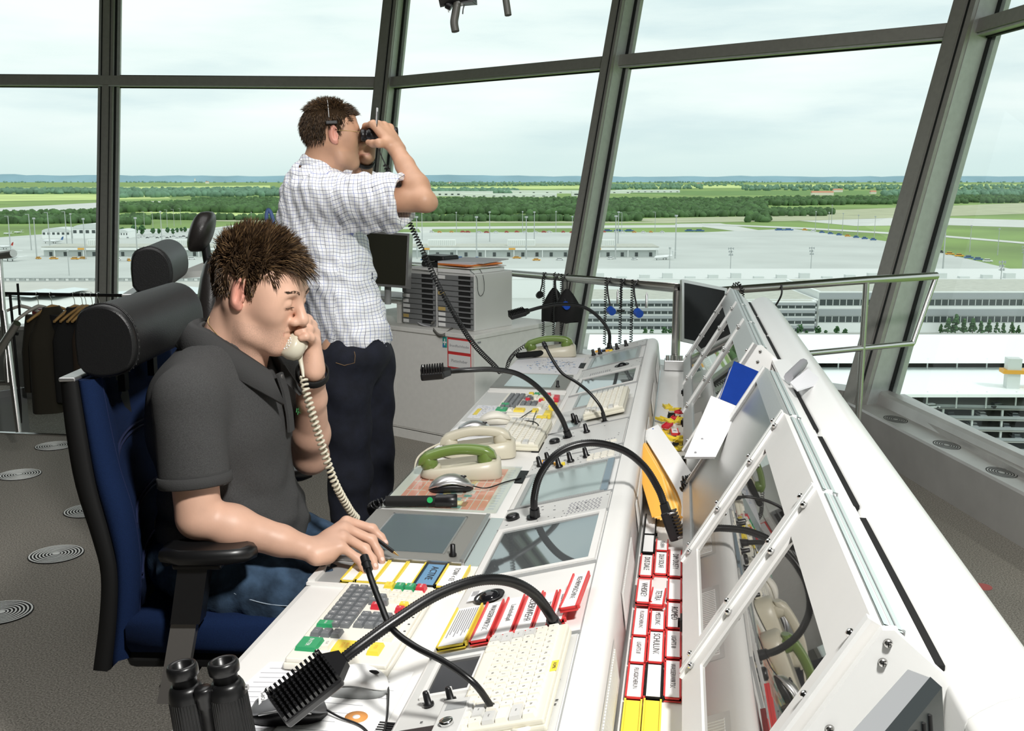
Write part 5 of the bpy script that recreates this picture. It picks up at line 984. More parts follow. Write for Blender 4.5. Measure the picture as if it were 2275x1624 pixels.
for k in range(14):
    q = a+d*(.035+.016*k); S_ = sec(q); mb.tube([S_[3].lerp(S_[4], .25)+sl*.02, S_[4]+sl*.03, S_[5]+sl*.03], .0022, DARK, 5)
obj('vent_slots', mb, t)
# ------------------------------------------------------------------ the swivel chair of the seated man
def swivel(M, label):
    t = thing('swivel_chair', label, 'chair', M=M)
    """local = world axes for the first chair, origin at the seat centre on the floor; faces +x"""
    ox, oy = -.98, 2.12
    out = [(-1.222, 1.175), (-1.219, 1.067), (-1.208, .954), (-1.182, .84), (-1.170, .763), (-1.180, .664), (-1.201, .551)]
    inn = [(-1.192, 1.172), (-1.184, 1.077), (-1.172, .956), (-1.150, .842), (-1.141, .765), (-1.149, .666), (-1.167, .554)]
    cus = [(-1.158, 1.172), (-1.150, 1.097), (-1.134, .986), (-1.112, .892), (-1.103, .796), (-1.108, .698), (-1.126, .572)]
    def sm_(p): return [(q.x, q.z) for q in spline([(a, 0, b) for a, b in p], 4)]
    out, inn, cus = sm_(out), sm_(inn), sm_(cus); L = lambda p, y: (p[0]-ox, y, p[1])
    mb = MB(); n = len(out); ys = (-.26, .26)
    rings = [[L(out[i], -.25), L(inn[i], -.262), L((inn[i][0]+.004, inn[i][1]), -.25), L((inn[i][0]+.002, inn[i][1]), .25), L(inn[i], .262), L(out[i], .25)] for i in range(n)]
    mb.loft(rings, BLACKM, True, True); obj('back_shell', mb, t, False)
    mb = MB(); mb.box((out[0][0]-ox-.0, -.26, 1.172), (inn[0][0]-ox+.004, .26, 1.180), ALU, bev=.003); obj('shell_edge', mb, t, False)
    mb = MB(); rings = []
    for i in range(n):
        a, c = inn[i][0]+.003, cus[i][0]; f_ = [0, .25, .6, .85, 1]; g = .010*math.sin(i*1.05)**8
        rings.append([L((a, inn[i][1]), -.245), L((c-.020, cus[i][1]), -.250), L((c-.004, cus[i][1]), -.238), L((c+.002, cus[i][1]), -.205), L((c-.022-g, cus[i][1]), -.12), L((c-.034-g, cus[i][1]), 0), L((c-.022-g, cus[i][1]), .12), L((c+.002, cus[i][1]), .205), L((c-.004, cus[i][1]), .238), L((c-.020, cus[i][1]), .250), L((a, inn[i][1]), .245)])
    mb.loft(rings, CLOTHB, True, True); cu = obj('backrest', mb, t, False)
    mb = MB()
    for z in (1.01, .875, .765):
        i = min(range(n), key=lambda k: abs(cus[k][1]-z)); c = cus[i][0]
        for dz in (0, .012): mb.tube(spline([L((c+.001, z+dz-.03), -.20), L((c-.019, z+dz-.004), -.13), L((c-.032, z+dz+.004), 0), L((c-.019, z+dz-.004), .13), L((c+.001, z+dz-.03), .20)], 5), .0028, mat('navy_seam', (.004, .010, .05), .9), 5)
    mb.tube([L((cus[i][0]+.001, cus[i][1]), -.207) for i in range(n)], .0014, MATS['navy_seam'], 5); obj('quilting', mb, cu, False)
    # head pad
    HPX, HPZ = -.012, -.012
    mb = MB(); pr_ = [(-1.178, 1.215), (-1.180, 1.27), (-1.172, 1.312), (-1.150, 1.330), (-1.118, 1.336), (-1.088, 1.325), (-1.066, 1.298), (-1.058, 1.262), (-1.062, 1.225), (-1.080, 1.202), (-1.12, 1.190), (-1.160, 1.194)]
    pr_ = [(q.x, q.z) for q in spline([(a, 0, b) for a, b in pr_+[pr_[0]]], 3)][:-1]; cxx, czz = -1.12, 1.263; rings = []
    for y, s_ in ((-.232, .90), (-.230, .96), (-.223, 1.0), (-.213, 1.0), (0, 1.0), (.213, 1.0), (.223, 1.0), (.230, .96), (.232, .90)): rings.append([(cxx+(a-cxx)*s_-ox+HPX, y+HPZ, czz+(b-czz)*s_+HPZ) for a, b in pr_])
    mb.loft(rings, LEATH, True, True); hp_ = obj('head_pad', mb, t, False)
    mb = MB()
    for y in (-.217, -.210): mb.tube([(cxx+(a-cxx)*1.012-ox+HPX, y+HPZ, czz+(b-czz)*1.012+HPZ) for a, b in pr_+[pr_[0]]], .0016, LEATH, 5)
    for k, (a, b) in enumerate(pr_): mb.box((cxx+(a-cxx)*1.02-ox-.001+HPX, -.2145+HPZ, czz+(b-czz)*1.02-.002+HPZ), (cxx+(a-cxx)*1.02-ox+.001+HPX, -.2125+HPZ, czz+(b-czz)*1.02+.002+HPZ), mat('thread_dark', (.05, .05, .05), .6))
    obj('pad_stitching', mb, hp_, False)
    for s_ in (-1, 1): mb = MB(); mb.box((-1.165-ox, s_*.09-.012, 1.12), (-1.150-ox, s_*.09+.012, 1.22), BLACKM); obj('pad_bracket', mb, t, False)
    # seat
    mb = MB(); rings = []
    for z, i_ in ((.588, .02), (.592, .006), (.61, 0), (.650, 0), (.664, .008), (.668, .03)):
        rings.append([(-.145+i_, -.255+i_, z), (.10, -.262+i_, z), (.28-i_, -.24+i_, z), (.315-i_, -.18, z), (.325-i_, 0, z), (.315-i_, .18, z), (.28-i_, .24-i_, z), (.10, .262-i_, z), (-.145+i_, .255-i_, z)])
    mb.loft(rings, CLOTHB, True, True); obj('seat', mb, t, False)
    mb = MB(); mb.box((-.16, -.235, .545), (.28, .235, .589), BLACKM, bev=.02); obj('seat_shell', mb, t, False)
    for s_ in (-1, 1):
        y = s_*.285; mb = MB(); rings = []
        for z, i_ in ((.812, .012), (.816, .003), (.826, 0), (.838, .002), (.843, .016)):
            rings.append([(-.045+i_, y-.030+i_*.5, z), (.0, y-.045+i_*.5, z), (.05, y-.045+i_*.5, z), (.10-i_*.3, y-.040+i_*.5, z), (.135-i_, y-.024, z), (.148-i_, y, z), (.135-i_, y+.024, z), (.10-i_*.3, y+.040-i_*.5, z), (.05, y+.045-i_*.5, z), (.0, y+.045-i_*.5, z), (-.045+i_, y+.030-i_*.5, z)])
        mb.loft(rings, RUBB, True, True); a = obj('armrest_pad', mb, t, False)
        mb = MB(); mb.box((-.02, y-.03, .798), (.08, y+.03, .813), BLACK, bev=.006); mb.loft([[(q[0]*.030+.02-dx, y+q[1]*.022, z) for q in ((-1, -1), (1, -1), (1, 1), (-1, 1))] for z, dx in ((.800, 0), (.68, .022))], BLACK, True, True, smooth=False); obj('armrest_sleeve', mb, t, False)
        mb = MB(); mb.loft([[(q[0]*.026-.003-dx, y+q[1]*.012, z) for q in ((-1, -1), (1, -1), (1, 1), (-1, 1))] for z, dx in ((.70, 0), (.56, .03), (.50, .045))], mat('arm_metal', (.22, .21, .20), .4, .6), True, True, smooth=False); mb.box((-.07, min(y, 0), .50), (-.03, max(y, 0), .535), BLACKM); obj('armrest_post', mb, t, False)
    mb = MB(); mb.cyl((0, 0, .10), (0, 0, .55), .03, CHROME, None, 18); mb.cyl((0, 0, .08), (0, 0, .30), .045, BLACK, None, 18); obj('gas_lift', mb, t, False)
    for k in range(5):
        a = R(72*k+20); e_ = (math.cos(a)*.31, math.sin(a)*.31); mb = MB(); mb.tube([(0, 0, .13), (e_[0]*.5, e_[1]*.5, .11), (e_[0], e_[1], .075)], [.035, .028, .02], BLACKM, 8); lg = obj('base_leg', mb, t, False); mb = MB(); mb.cyl((e_[0]-.012, e_[1], .030), (e_[0]+.012, e_[1], .030), .030, BLACK, None, 14); obj('castor', mb, lg, False)
    return t
ch = swivel(Matrix.Translation((-1.02, 2.144, 0)) @ Matrix.Rotation(R(9), 4, 'Z'), 'blue cloth swivel chair with black leather head pad under the seated man')
# second chair of the same kind farther back, turned to the left
_p = pD(335, 602, 3.25); ch2 = copy_tree(ch, Matrix.Translation((_p.x, _p.y, _p.z-1.250)) @ Matrix.Rotation(R(20), 4, 'Z') @ Matrix.Translation((.152, .244, 0)), 'blue swivel chair with black head pad standing empty behind the occupied one')
# black leather chair with rounded head rest
LC = Matrix.Translation(Vector((-2.10, 4.33, 0))) @ Matrix.Rotation(R(199), 4, 'Z'); t = thing('leather_chair', 'black leather armchair with oval head rest beside the empty blue chair', 'chair', M=LC)
def pillow(c, r, m, nm, tl, p=t, e_=.75, leanx=0):
    mb = MB(); rg = []
    for i in range(13):
        a = math.pi*i/12; z = -math.cos(a)*r[2]; q = max(.02, math.sin(a))**.55; rg.append([(c[0]+r[0]*q*math.copysign(abs(math.cos(b))**e_, math.cos(b))+z*leanx, c[1]+r[1]*q*math.copysign(abs(math.sin(b))**e_, math.sin(b)), c[2]+z) for b in [2*math.pi*k/24 for k in range(24)]])
    mb.loft(rg, m, True, True); return obj(nm, mb, p, False)
pillow((0, 0, 1.340), (.052, .125, .088), LEATH2, 'head_rest', 0, leanx=-.30); pillow((-.025, 0, .93), (.068, .205, .305), LEATH2, 'backrest', 0, leanx=-.10); pillow((.22, 0, .52), (.25, .25, .07), LEATH2, 'seat', 0)
mb = MB(); mb.cyl((-.02, 0, 1.2), (-.01, 0, 1.30), .02, BLACK); obj('head_rest_post', mb, t, False)
for s_ in (-1, 1): mb = MB(); mb.tube(spline([(-.02, s_*.27, .55), (0, s_*.28, .74), (.08, s_*.28, .80), (.28, s_*.28, .79)], 5), .022, BLACK, 8); obj('armrest', mb, t, False)
mb = MB(); mb.cyl((.18, 0, .05), (.18, 0, .47), .035, CHROME); [mb.tube([(.18, 0, .11), (.18+.3*math.cos(R(72*k)), .3*math.sin(R(72*k)), .05)], [.03, .02], BLACK, 8) for k in range(5)]; obj('base', mb, t, False)
# ------------------------------------------------------------------ binoculars standing on the near desk corner
bc = pD(476, 1500, 1.49); M = Matrix.Translation((bc.x, bc.y, DZ+.001)) @ Matrix.Rotation(R(6), 4, 'Z') @ Matrix.Rotation(R(-7), 4, 'Y'); t = thing('binoculars', 'large black rubber-armoured binoculars standing upright at the bottom edge', 'binoculars', M=M)
for x in (-.0305, .0305):
    Mx = Matrix.Translation((x, 0, 0)); mb = MB(); prf = [(.0001, 0), (.027, 0), (.029, .003), (.029, .012), (.0275, .016), (.0268, .07), (.0262, .095), (.024, .104), (.0205, .110), (.0001, .110)]; mb.lathe(prf, RUBB, 40, Mx)
    for k in range(40): a = 2*math.pi*k/40; mb.cyl((x+.0272*math.cos(a), .0272*math.sin(a), .018), (x+.0258*math.cos(a), .0258*math.sin(a), .088), .0013, RUBB, None, 5)
    b_ = obj('barrel', mb, t, False)
    mb = MB(); mb.lathe([(.0155, .108), (.0175, .109), (.0175, .121), (.0195, .122), (.0218, .124), (.0225, .130), (.0222, .137), (.0205, .1405), (.0165, .1415), (.0130, .139), (.0125, .128), (.0001, .127)], RUBB, 36, Mx); mb.lathe([(.0001, .1275), (.0120, .1285)], mat('lens', (.01, .01, .014), .05, spec=1), 24, Mx); obj('eyecup', mb, t, False)
mb = MB(); mb.lathe([(.0001, .035), (.010, .035), (.010, .078), (.0125, .080), (.0125, .093), (.0138, .095), (.0138, .106), (.011, .109), (.0001, .109)], RUBB, 26, Matrix.Translation((0, -.012, 0))); mb.box((-.018, -.012, .02), (.018, .012, .095), BLACKM, bev=.004); obj('focus_wheel', mb, t, False)
mb = MB(); mb.cyl((.0585, -.002, .098), (.062, -.002, .098), .004, ALU, None, 12); obj('strap_lug', mb, t, False)
# ------------------------------------------------------------------ the white side cabinet with its clutter
CZ = .69; cF, cR_, cB = pz(1054, 745, CZ), pz(862, 722, CZ), pz(1205, 712, CZ); ux = (cF-cR_).normalized(); ux.z = 0; uy = Vector((-ux.y, ux.x, 0)); W = 1.25; D_ = .78; o_ = cF-ux*W
MCb = Matrix(((ux.x, uy.x, 0, o_.x), (ux.y, uy.y, 0, o_.y), (0, 0, 1, 0), (0, 0, 0, 1))); CAB = mat('cabinet_white', (.86, .85, .81), .5, nz=(30, .03))
def cabl(px, py, z=CZ):
    return MCb.inverted() @ pz(px, py, z)
t = thing('side_cabinet', 'long pale cabinet behind the standing man carrying monitor and drawer boxes', 'cabinet', M=MCb); mb = MB(); mb.box((0, .004, .06), (W, D_, CZ-.028), CAB); mb.box((0, .02, 0), (W-.01, D_-.02, .06), CAB); obj('body', mb, t, False); mb = MB(); mb.box((-.01, -.006, CZ-.026), (W+.006, D_, CZ), CAB, bev=.003); obj('top', mb, t, False)
mb = MB(); mb.box((.0, .0, .07), (W*.5-.002, .004, CZ-.03), CAB); obj('door', mb, t, False); mb = MB(); mb.box((W*.5+.002, .0, .07), (W-.002, .004, CZ-.03), CAB); obj('door', mb, t, False); mb = MB(); mb.box((0, -.002, .0), (W, .004, .055), CAB); obj('skirting', mb, t, False)
mb = MB(); mb.box((W+.0062, .02, CZ-.05), (W+.0068, .05, CZ-.04), INKG); mb.box((W-.02, -.0075, CZ-.018), (W-.016, -.0062, CZ-.014), INKG); [mb.box((W+.0062, .03+.02*k, CZ-.1), (W+.0066, .045+.02*k, CZ-.07), PAPER) for k in range(1)]; obj('inventory_sticker', mb, t, False)
# sign
sg = thing('cabinet_sign', 'red framed sign reading Brandfluchthaube and Plattenheber on the cabinet front', 'sign', M=MCb); a, b = cabl(987, 742), cabl(1047, 742); sx0 = (MCb.inverted() @ pz(987, 742, .66)).x
p0 = MCb.inverted() @ (pY(987, 742, (MCb @ Vector((W-.15, 0, 0))).y)); p1 = MCb.inverted() @ (pY(1046, 805, (MCb @ Vector((W-.02, 0, 0))).y)); x0, x1 = p0.x, p1.x; z1, z0 = p0.z, p1.z; hgt = .180; z1 = min(z1, CZ-.03); z0 = z1-hgt
mb = MB(); mb.box((x0, -.003, z0), (x1, -.0005, z1), RED); obj('frame', mb, sg, False); mb = MB(); q = .010
for za, zb_, tx in ((z0+hgt*.56, z1-q, 'Brandfluchthaube'), (z0+q, z0+hgt*.46, 'Plattenheber')):
    mb = MB(); mb.box((x0+q*.8, -.0045, za), (x1-q*.3, -.003, zb_), PAPER); mb.text(tx, Matrix.Translation(((x0+x1)/2+.003, -.0052, (za+zb_)/2)) @ Matrix.Rotation(R(90), 4, 'X'), (x1-x0)*.118 if len(tx) > 13 else (x1-x0)*.135, INKG); obj('sign_plate', mb, sg, False)
fa = thing('first_aid_sticker', 'small green and blue sticker with a white cross beside the red framed sign', 'sticker', M=MCb); mb = MB(); fx0 = x0-.038; mb.box((fx0, -.002, z1-.062), (fx0+.032, -.0006, z1), mat('sticker_teal', (.02, .34, .30), .5)); mb.box((fx0+.0125, -.003, z1-.050), (fx0+.0195, -.002, z1-.010), PAPER); mb.box((fx0+.004, -.003, z1-.036), (fx0+.028, -.002, z1-.027), PAPER); mb.box((fx0, -.0032, z1-.062), (fx0+.012, -.002, z1-.045), mat('sticker_blue', (.04, .2, .5), .5)); obj('sticker', mb, fa, False)
# drawer boxes
def drawers(xl, w_, d_, h_, n, label):
    t = thing('drawer_box', label, 'drawer unit', M=MCb @ Matrix.Translation((xl, .10, CZ))); mb = MB(); mb.box((0, .006, 0), (w_, d_, h_), CASEG, bev=.006); obj('case', mb, t, False); rr_ = random.Random(n+int(xl*10)); pd_ = (h_-.020)/n
    for k in range(n):
        z = .010+pd_*k; mb = MB(); mb.box((.006, -.006, z), (w_-.006, .008, z+pd_-.004), CASED); mb.box((w_*.60, -.0065, z+pd_*.30), (w_-.022, .002, z+pd_-.004), DARK); dr = obj('drawer', mb, t, False)
        mb = MB(); mb.box((w_*.62, -.003, z+pd_*.32), (w_-.03, .0, z+pd_*rr_.uniform(.45, .8)), PAPERL); obj('papers', mb, dr, False)
        if rr_.random() < .75: mb = MB(); mb.box((.012, -.0078, z+.004), (.012+rr_.choice((.045, .055)), -.006, z+pd_-.007), rr_.choice([PAPER, PAPER, mat('label_ochre', (.62, .44, .15), .6)])); obj('drawer_label', mb, dr, False)
    return t
Li = lambda px, py, z: MCb.inverted() @ pz(px, py, z)
b0 = Li(1135, 720, CZ); b1 = Li(1040, 706, CZ)
dx = W-.085-.285; drawers(dx, .285, .36, .335, 10, 'grey drawer box with ten drawers, right one of two on the cabinet'); drawers(dx-.290, .280, .34, .330, 10, 'grey drawer box with ten drawers, left one of two on the cabinet')
# on top: case, files
T = MCb @ Matrix.Translation((dx-.29, .10, CZ+.331)); t = thing('zip_case', 'small black zipped case on top of the left drawer box', 'case', M=T @ Matrix.Translation((.10, .06, .022))); mb = MB(); mb.box((0, 0, 0), (.185, .15, .035), LEATH, bev=.014); obj('lower_shell', mb, t, False); mb = MB(); mb.box((0, 0, .036), (.185, .15, .070), LEATH, bev=.014); obj('upper_shell', mb, t, False); mb = MB(); mb.tube([(.02, -.001, .036), (.10, -.002, .036), (.12, -.002, .040)], .002, ALU, 5); obj('zip', mb, t, False)
for i, (x_0, y_0, w_, d_, z_, r_, m_, lb) in enumerate(((0.01, .01, .24, .30, 0, 1, PAPER, 'loose white papers under the black zipped case'), (.02, .0, .22, .30, .011, -3, PAPER, 'white paper stack directly beneath the black case'))): mb = MB(); mb.box((0, 0, 0), (w_, d_, .010), m_, T @ Matrix.Translation((x_0, y_0, z_)) @ Matrix.Rotation(R(r_), 4, 'Z')); tag(obj('paper_stack', mb), lb, 'papers')
T = MCb @ Matrix.Translation((dx, .10, CZ+.336)); zz = 0
for i, (w_, d_, h_, m_, r_, lb) in enumerate(((.25, .32, .022, PAPER, 0, 'thick white paper stack lowest on the right drawer box'), (.26, .31, .006, mat('olive_folder', (.42, .42, .20), .6), 6, 'olive folder in the pile on the right drawer box'), (.27, .31, .005, PAPER, -2, 'white folder in the middle of the pile on the right drawer box'), (.26, .32, .007, mat('tan_folder', (.62, .46, .25), .6), 9, 'tan folder in the pile on the right drawer box'), (.24, .30, .008, mat('orange_folder', (.85, .22, .04), .5), -6, 'orange folder near the top of the pile on the right drawer box'), (.25, .30, .004, PAPERL, 3, 'white sheets above the orange folder'), (.30, .36, .006, mat('grey_folder', (.58, .58, .60), .6), 14, 'large pale grey folder on top of the pile on the right drawer box'))):
    mb = MB(); mb.box((0, 0, 0), (w_, d_, h_), m_, T @ Matrix.Translation((.005, .0, zz)) @ Matrix.Rotation(R(r_), 4, 'Z')); tag(obj('document_folder' if i else 'paper_stack', mb), lb, 'papers'); zz += h_+.0008
cordth(spline([T @ Vector(p) for p in ((.26, -.005, .022), (.289, .02, -.02), (.290, .03, -.10), (.290, .055, -.13), (.290, .085, -.10), (.289, .08, -.02), (.25, .09, .028))], 8), 0, 0, .0016, BLACK, 'thin black lead looping down the side of the right drawer box', name='lead')
# cup and saucer, tape, notes
cp = pz(1058, 722, CZ+.003); t = thing('coffee_cup', 'white espresso cup with a dark red logo on the cabinet', 'cup', loc=cp); mb = MB(); mb.lathe([(.0001, 0), (.020, 0), (.027, .012), (.033, .035), (.035, .060), (.033, .060), (.030, .035), (.02, .010), (.0001, .008)], mat('porcelain', (.80, .78, .70), .2, coat=.5), 28, Matrix.Translation(cp+Vector((0, 0, .007)))); obj('bowl', mb, t)
mb = MB(); mb.tube(spline([cp+Vector(p) for p in ((.033, 0, .056), (.052, -.003, .052), (.052, -.003, .032), (.032, 0, .026))], 6), .004, MATS['porcelain'], 8); obj('handle', mb, t); mb = MB(); mb.text('Kaffee', Matrix.Translation(cp+Vector((-.004, -.0352, .044))) @ Matrix.Rotation(R(90), 4, 'X'), .014, RED); obj('logo', mb, t)
mb = MB(); mb.lathe([(.0001, 0), (.03, 0), (.055, .007), (.054, .009), (.03, .004), (.0001, .004)], MATS['porcelain'], 30, Matrix.Translation(cp)); tag(obj('saucer', mb), 'white saucer under the espresso cup', 'saucer')
t = thing('tape_dispenser', 'small cream desk gadget left of the curled papers on the cabinet', 'gadget', loc=pz(902, 712, CZ)); mb = MB(); mb.box((0, 0, 0), (.07, .04, .025), CREAM, Matrix.Translation(pz(890, 714, CZ)), bev=.01); obj('body', mb, t)
mb = MB(); P = [pz(915, 698, CZ+.05), pz(935, 722, CZ+.01), pz(975, 725, CZ+.003), pz(1000, 722, CZ+.003)]; mb.loft([[p, p+uy*.10, p+uy*.10+Vector((0, 0, .001)), p+Vector((0, 0, .001))] for p in spline(P, 4)], PAPERL, True, True, smooth=False); tag(obj('curled_paper', mb), 'curled white papers on the cabinet left of the cup', 'paper')
mb = MB(); P = [pz(958, 722, CZ+.02), pz(975, 715, CZ+.03), pz(1010, 712, CZ+.035), pz(1030, 706, CZ+.03), pz(1015, 722, CZ+.012), pz(990, 745, CZ-.02), pz(975, 748, CZ-.03), pz(962, 735, CZ-.0)]; mb.loft([[p, p+Vector((0, 0, .018)), p+Vector((.002, .003, .018)), p+Vector((.002, .003, 0))] for p in spline(P, 5)], mat('lanyard_grey', (.16, .155, .14), .8), True, True); tag(obj('lanyard', mb), 'grey strap hanging over the cabinet front edge beside the sign', 'strap')
# printer / monitor stand and the monitor at left
mx0 = Li(862, 722, CZ).x
t = thing('monitor_stand', 'low pale desk riser with papers left of the drawer boxes', 'stand', M=MCb @ Matrix.Translation((dx-.29-.40, .10, CZ))); mb = MB(); mb.box((-.25, 0, .12), (.37, .33, .145), CAB); obj('shelf', mb, t, False); mb = MB(); mb.box((.34, .01, 0), (.36, .32, .12), CAB); mb.box((-.25, .01, 0), (-.23, .32, .12), CAB); obj('side', mb, t, False)
mb = MB(); mb.box((0, 0, 0), (.24, .24, .004), PAPERL, MCb @ Matrix.Translation((dx-.60, .14, CZ+.146)) @ Matrix.Rotation(R(6), 4, 'Z')); tag(obj('paper_sheet', mb), 'flat white sheets on the riser in front of the monitor', 'paper')
t = thing('flat_monitor', 'flat monitor with silver frame behind the standing man', 'monitor', loc=pD(850, 600, 6.1)); q = [pD(800, 512, 6.1), pD(910, 519, 6.0), pD(905, 640, 6.0), pD(800, 632, 6.1)]; n_ = (q[1]-q[0]).cross(q[3]-q[0]).normalized(); n_ = n_ if n_.y > 0 else -n_
mb = MB(); mb.loft([q, [p+n_*.05 for p in q]], ALU, True, True, smooth=False); obj('frame', mb, t); c = sum(q, Vector())/4; I = [c+(p-c)*.92-n_*.001 for p in q]; mb = MB(); mb.loft([I, [p+n_*.002 for p in I]], mat('olive_screen', (.022, .022, .014), .35), True, True, smooth=False); obj('screen', mb, t); mb = MB(); mb.cyl(c+n_*.05, Vector((c.x, c.y+.06, CZ+.147)), .02, MIDG); obj('stand', mb, t)
# ------------------------------------------------------------------ stainless railing round the console end
RZ = 1.08; rp = [pz(845, 582, .935), pz(945, 590, .95), pz(1210, 613, .985), pz(1505, 640, RZ), pz(1600, 646, 1.03)]; rp2 = [pz(1600, 646, 1.03), pz(1660, 637, RZ), pz(1925, 622, RZ), pz(2080, 613, RZ)]
t = thing('guard_railing', 'stainless steel guard railing running behind the console to the leaning right post', 'railing', loc=(0, 4.6, 0))
mb = MB(); mb.tube(rp[:4]+[rp[4]], .0215, STEEL, 16); obj('handrail', mb, t); mb = MB(); mb.tube([rp2[0]]+rp2[2:], .020, STEEL, 16); obj('handrail', mb, t)
def rpost(p, z0, r=.0155): mb = MB(); mb.cyl((p.x, p.y, z0), (p.x, p.y, p.z-.01), r, STEEL, None, 14); obj('post', mb, t)
rpost(rp[3], .70, .020); rpost(rp2[2], 0); rpost(rp[1], 0, .018)
z2 = .74; e2 = pz(2002, 816, z2); e1 = pz(1905, 822, z2); dd = (rp2[3]-rp2[2]); l1 = Vector((rp2[2].x, rp2[2].y, z2)); l2 = l1+dd*.72; mb = MB(); mb.tube([l1-dd*1.2, l1, l2], .015, STEEL, 12); mb.tube([l2, rp2[3]], .014, STEEL, 12); obj('lower_rail', mb, t)
mb = MB(); b_ = Vector((rp[3].x-.005, rp[3].y-.01, .705)); mb.box((b_.x-.045, b_.y-.035, .705), (b_.x+.045, b_.y+.035, .752), ALU, bev=.003); [mb.cyl((b_.x-.03+.02*k, b_.y-.028, .752), (b_.x-.03+.02*k, b_.y-.028, .775), .0085, STEEL, None, 12) for k in range(4)]; obj('clamp_block', mb, t)
# headsets and black bags on the rail
def on_rail(px): 
    k = (px-1210)/(1505-1210); return rp[2].lerp(rp[3], k)
def headset(px, drop, label, m=BLUE, side=1, cz=None, coil_len=.30):
    p = on_rail(px); d = (rp[3]-rp[2]).normalized(); t = thing('headset', label, 'headset', loc=p+Vector((0, 0, .02)), group=None); f_ = Vector((d.y, -d.x, 0))*.03
    mb = MB(); mb.tube(spline([p+Vector((0, 0, .024))+f_*.3, p+f_+Vector((0, 0, -.01)), p+f_+d*.01*side+Vector((0, 0, -drop*.5)), p+f_+d*.045*side+Vector((0, 0, -drop))], 6), .0045, BLACK, 7); obj('head_band', mb, t)
    e_ = p+f_+d*.055*side+Vector((0, 0, -drop-.012)); mb = MB(); mb.cyl(e_-d*.014*side, e_+d*.014*side+Vector((0, 0, -.008)), .022, m, .020, 16); mb.cyl(e_-d*.016*side, e_-d*.022*side, .019, BLACKM, None, 14); obj('ear_cup', mb, t)
    mb = MB(); mb.tube(coil([p+f_+d*-.02*side+Vector((0, 0, .025)), p+f_*1.1+d*-.02*side+Vector((0, 0, -coil_len))], .0075, int(coil_len*90), 9), .0022, BLACK, 5); obj('coiled_lead', mb, t); return t
headset(1383, .13, 'headset with a blue ear cup, left one of the pair hanging on the steel rail', BLUE, 1, None, .33); headset(1412, .12, 'headset with a round black ear cup in the middle of the rail', BLACK, 0, None, .36); headset(1438, .12, 'headset with a blue ear cup hanging nearest the steel post', BLUE, 1, None, .34)
headset(1255, .16, 'black headset hanging over the black bags at the left part of the rail', BLACK, 1, None, .36); headset(1275, .14, 'headset with a bright blue ear cup against the black bags', mat('blue_bright', (.02, .10, .62), .3), 1, None, .40); headset(1218, .10, 'dark headset hanging beside the drawer boxes', BLACK, -1, None, .38)
for i, (px, w_, h_) in enumerate(((1240, .075, .20), (1275, .08, .19))):
    p = on_rail(px)+Vector((0, -.03, -.06)); mb = MB(); rg = []
    for k in range(8): q = k/7; ww = w_*(.12+.88*min(1, q*1.7)**.8); rg.append([(p.x+ww*math.cos(a)*(1+.08*math.sin(5*a+i)), p.y+.35*ww*math.sin(a)*(1+.15*math.sin(3*a+k)), p.z-h_*q-.008*math.cos(4*a)*(q > .9)) for a in [2*math.pi*j/20 for j in range(20)]])
    mb.loft(rg, BLACKM, True, True); t = thing('headset_bag', ['black cloth bag on the rail, left one of two with the drawstring in front', 'black cloth bag on the rail, right one of two behind the headsets'][i], 'bag', loc=(p.x, p.y, p.z-h_)); obj('pouch', mb, t); mb = MB(); mb.tube([p, on_rail(px)+Vector((0, -.025, .02)), on_rail(px)+Vector((0, .02, .025))], .003, BLACKM, 6); obj('drawstring', mb, t)
for i, px in enumerate((1395, 1452)):
    p = on_rail(px)+Vector((0, -.03, -.03)); mb = MB(); mb.tube([p, p-Vector((0, 0, .012)), p-Vector((0, 0, .014)), p-Vector((0, 0, .075))], [.003, .005, .007, .007], ALU, 10); tag(obj('plug', mb), ['silver jack plug hanging between the left headsets', 'silver jack plug hanging left of the steel post'][i], 'plug')
for i, px in enumerate((1640, 1735)):
    p = rp2[0].lerp(rp2[2], (px-1600)/(325)); mb = MB(); mb.tube(coil([p+Vector((-.03, .0, .02)), p+Vector((0, .0, .03)), p+Vector((.02, -.03, 0)), p+Vector((.02, -.03, -.06))], .008, 12, 9) if i == 0 else spline([p+Vector((0, -.02, .01)), p+Vector((.0, -.03, -.04)), p+Vector((-.03, -.03, -.10)), p+Vector((-.06, -.03, -.13))], 6), .0024 if i == 0 else .005, BLACK, 6); tag(obj('headset_lead', mb), ['black coiled lead wound on the rail right of the black monitor', 'black curved headset arm hanging behind the far end of the rear cover'][i], 'cord')
# ------------------------------------------------------------------ the left edge: rail, step box, coat stand
t = thing('stair_railing', 'stainless stair railing with two stub rails at the left edge', 'railing', loc=pz(35, 960, 0)); P_ = lambda px, py, D=6.0: pD(px, py, D)
for a, b, c, d in ((-3, 560, 18, 850), (8, 690, 42, 960)): mb = MB(); mb.tube([P_(a, b), P_(c, d)], .018, STEEL, 10); obj('post', mb, t)
for a, b, c, d in ((-40, 573, 30, 563), (-40, 838, 38, 718)): mb = MB(); mb.tube([P_(a, b), P_(c, d, 5.8)], .022, STEEL, 12); obj('rail', mb, t); mb = MB(); mb.tube([P_(-40, 852), P_(26, 850)], .014, STEEL, 8); obj('lower_rail', mb, t)
t = thing('carpeted_step', 'grey carpet-topped step box at the left edge', 'step', loc=(-4.8, 6.0, -.4)); qb = pY(58, 860, 6.4); zt0 = qb.z; qa = Vector((qb.x-.42, 5.76, zt0))
pg = [(qa.x, qa.y), (qb.x, qb.y), (qb.x-1.4, qb.y+.3), (qa.x-1.2, qa.y)]
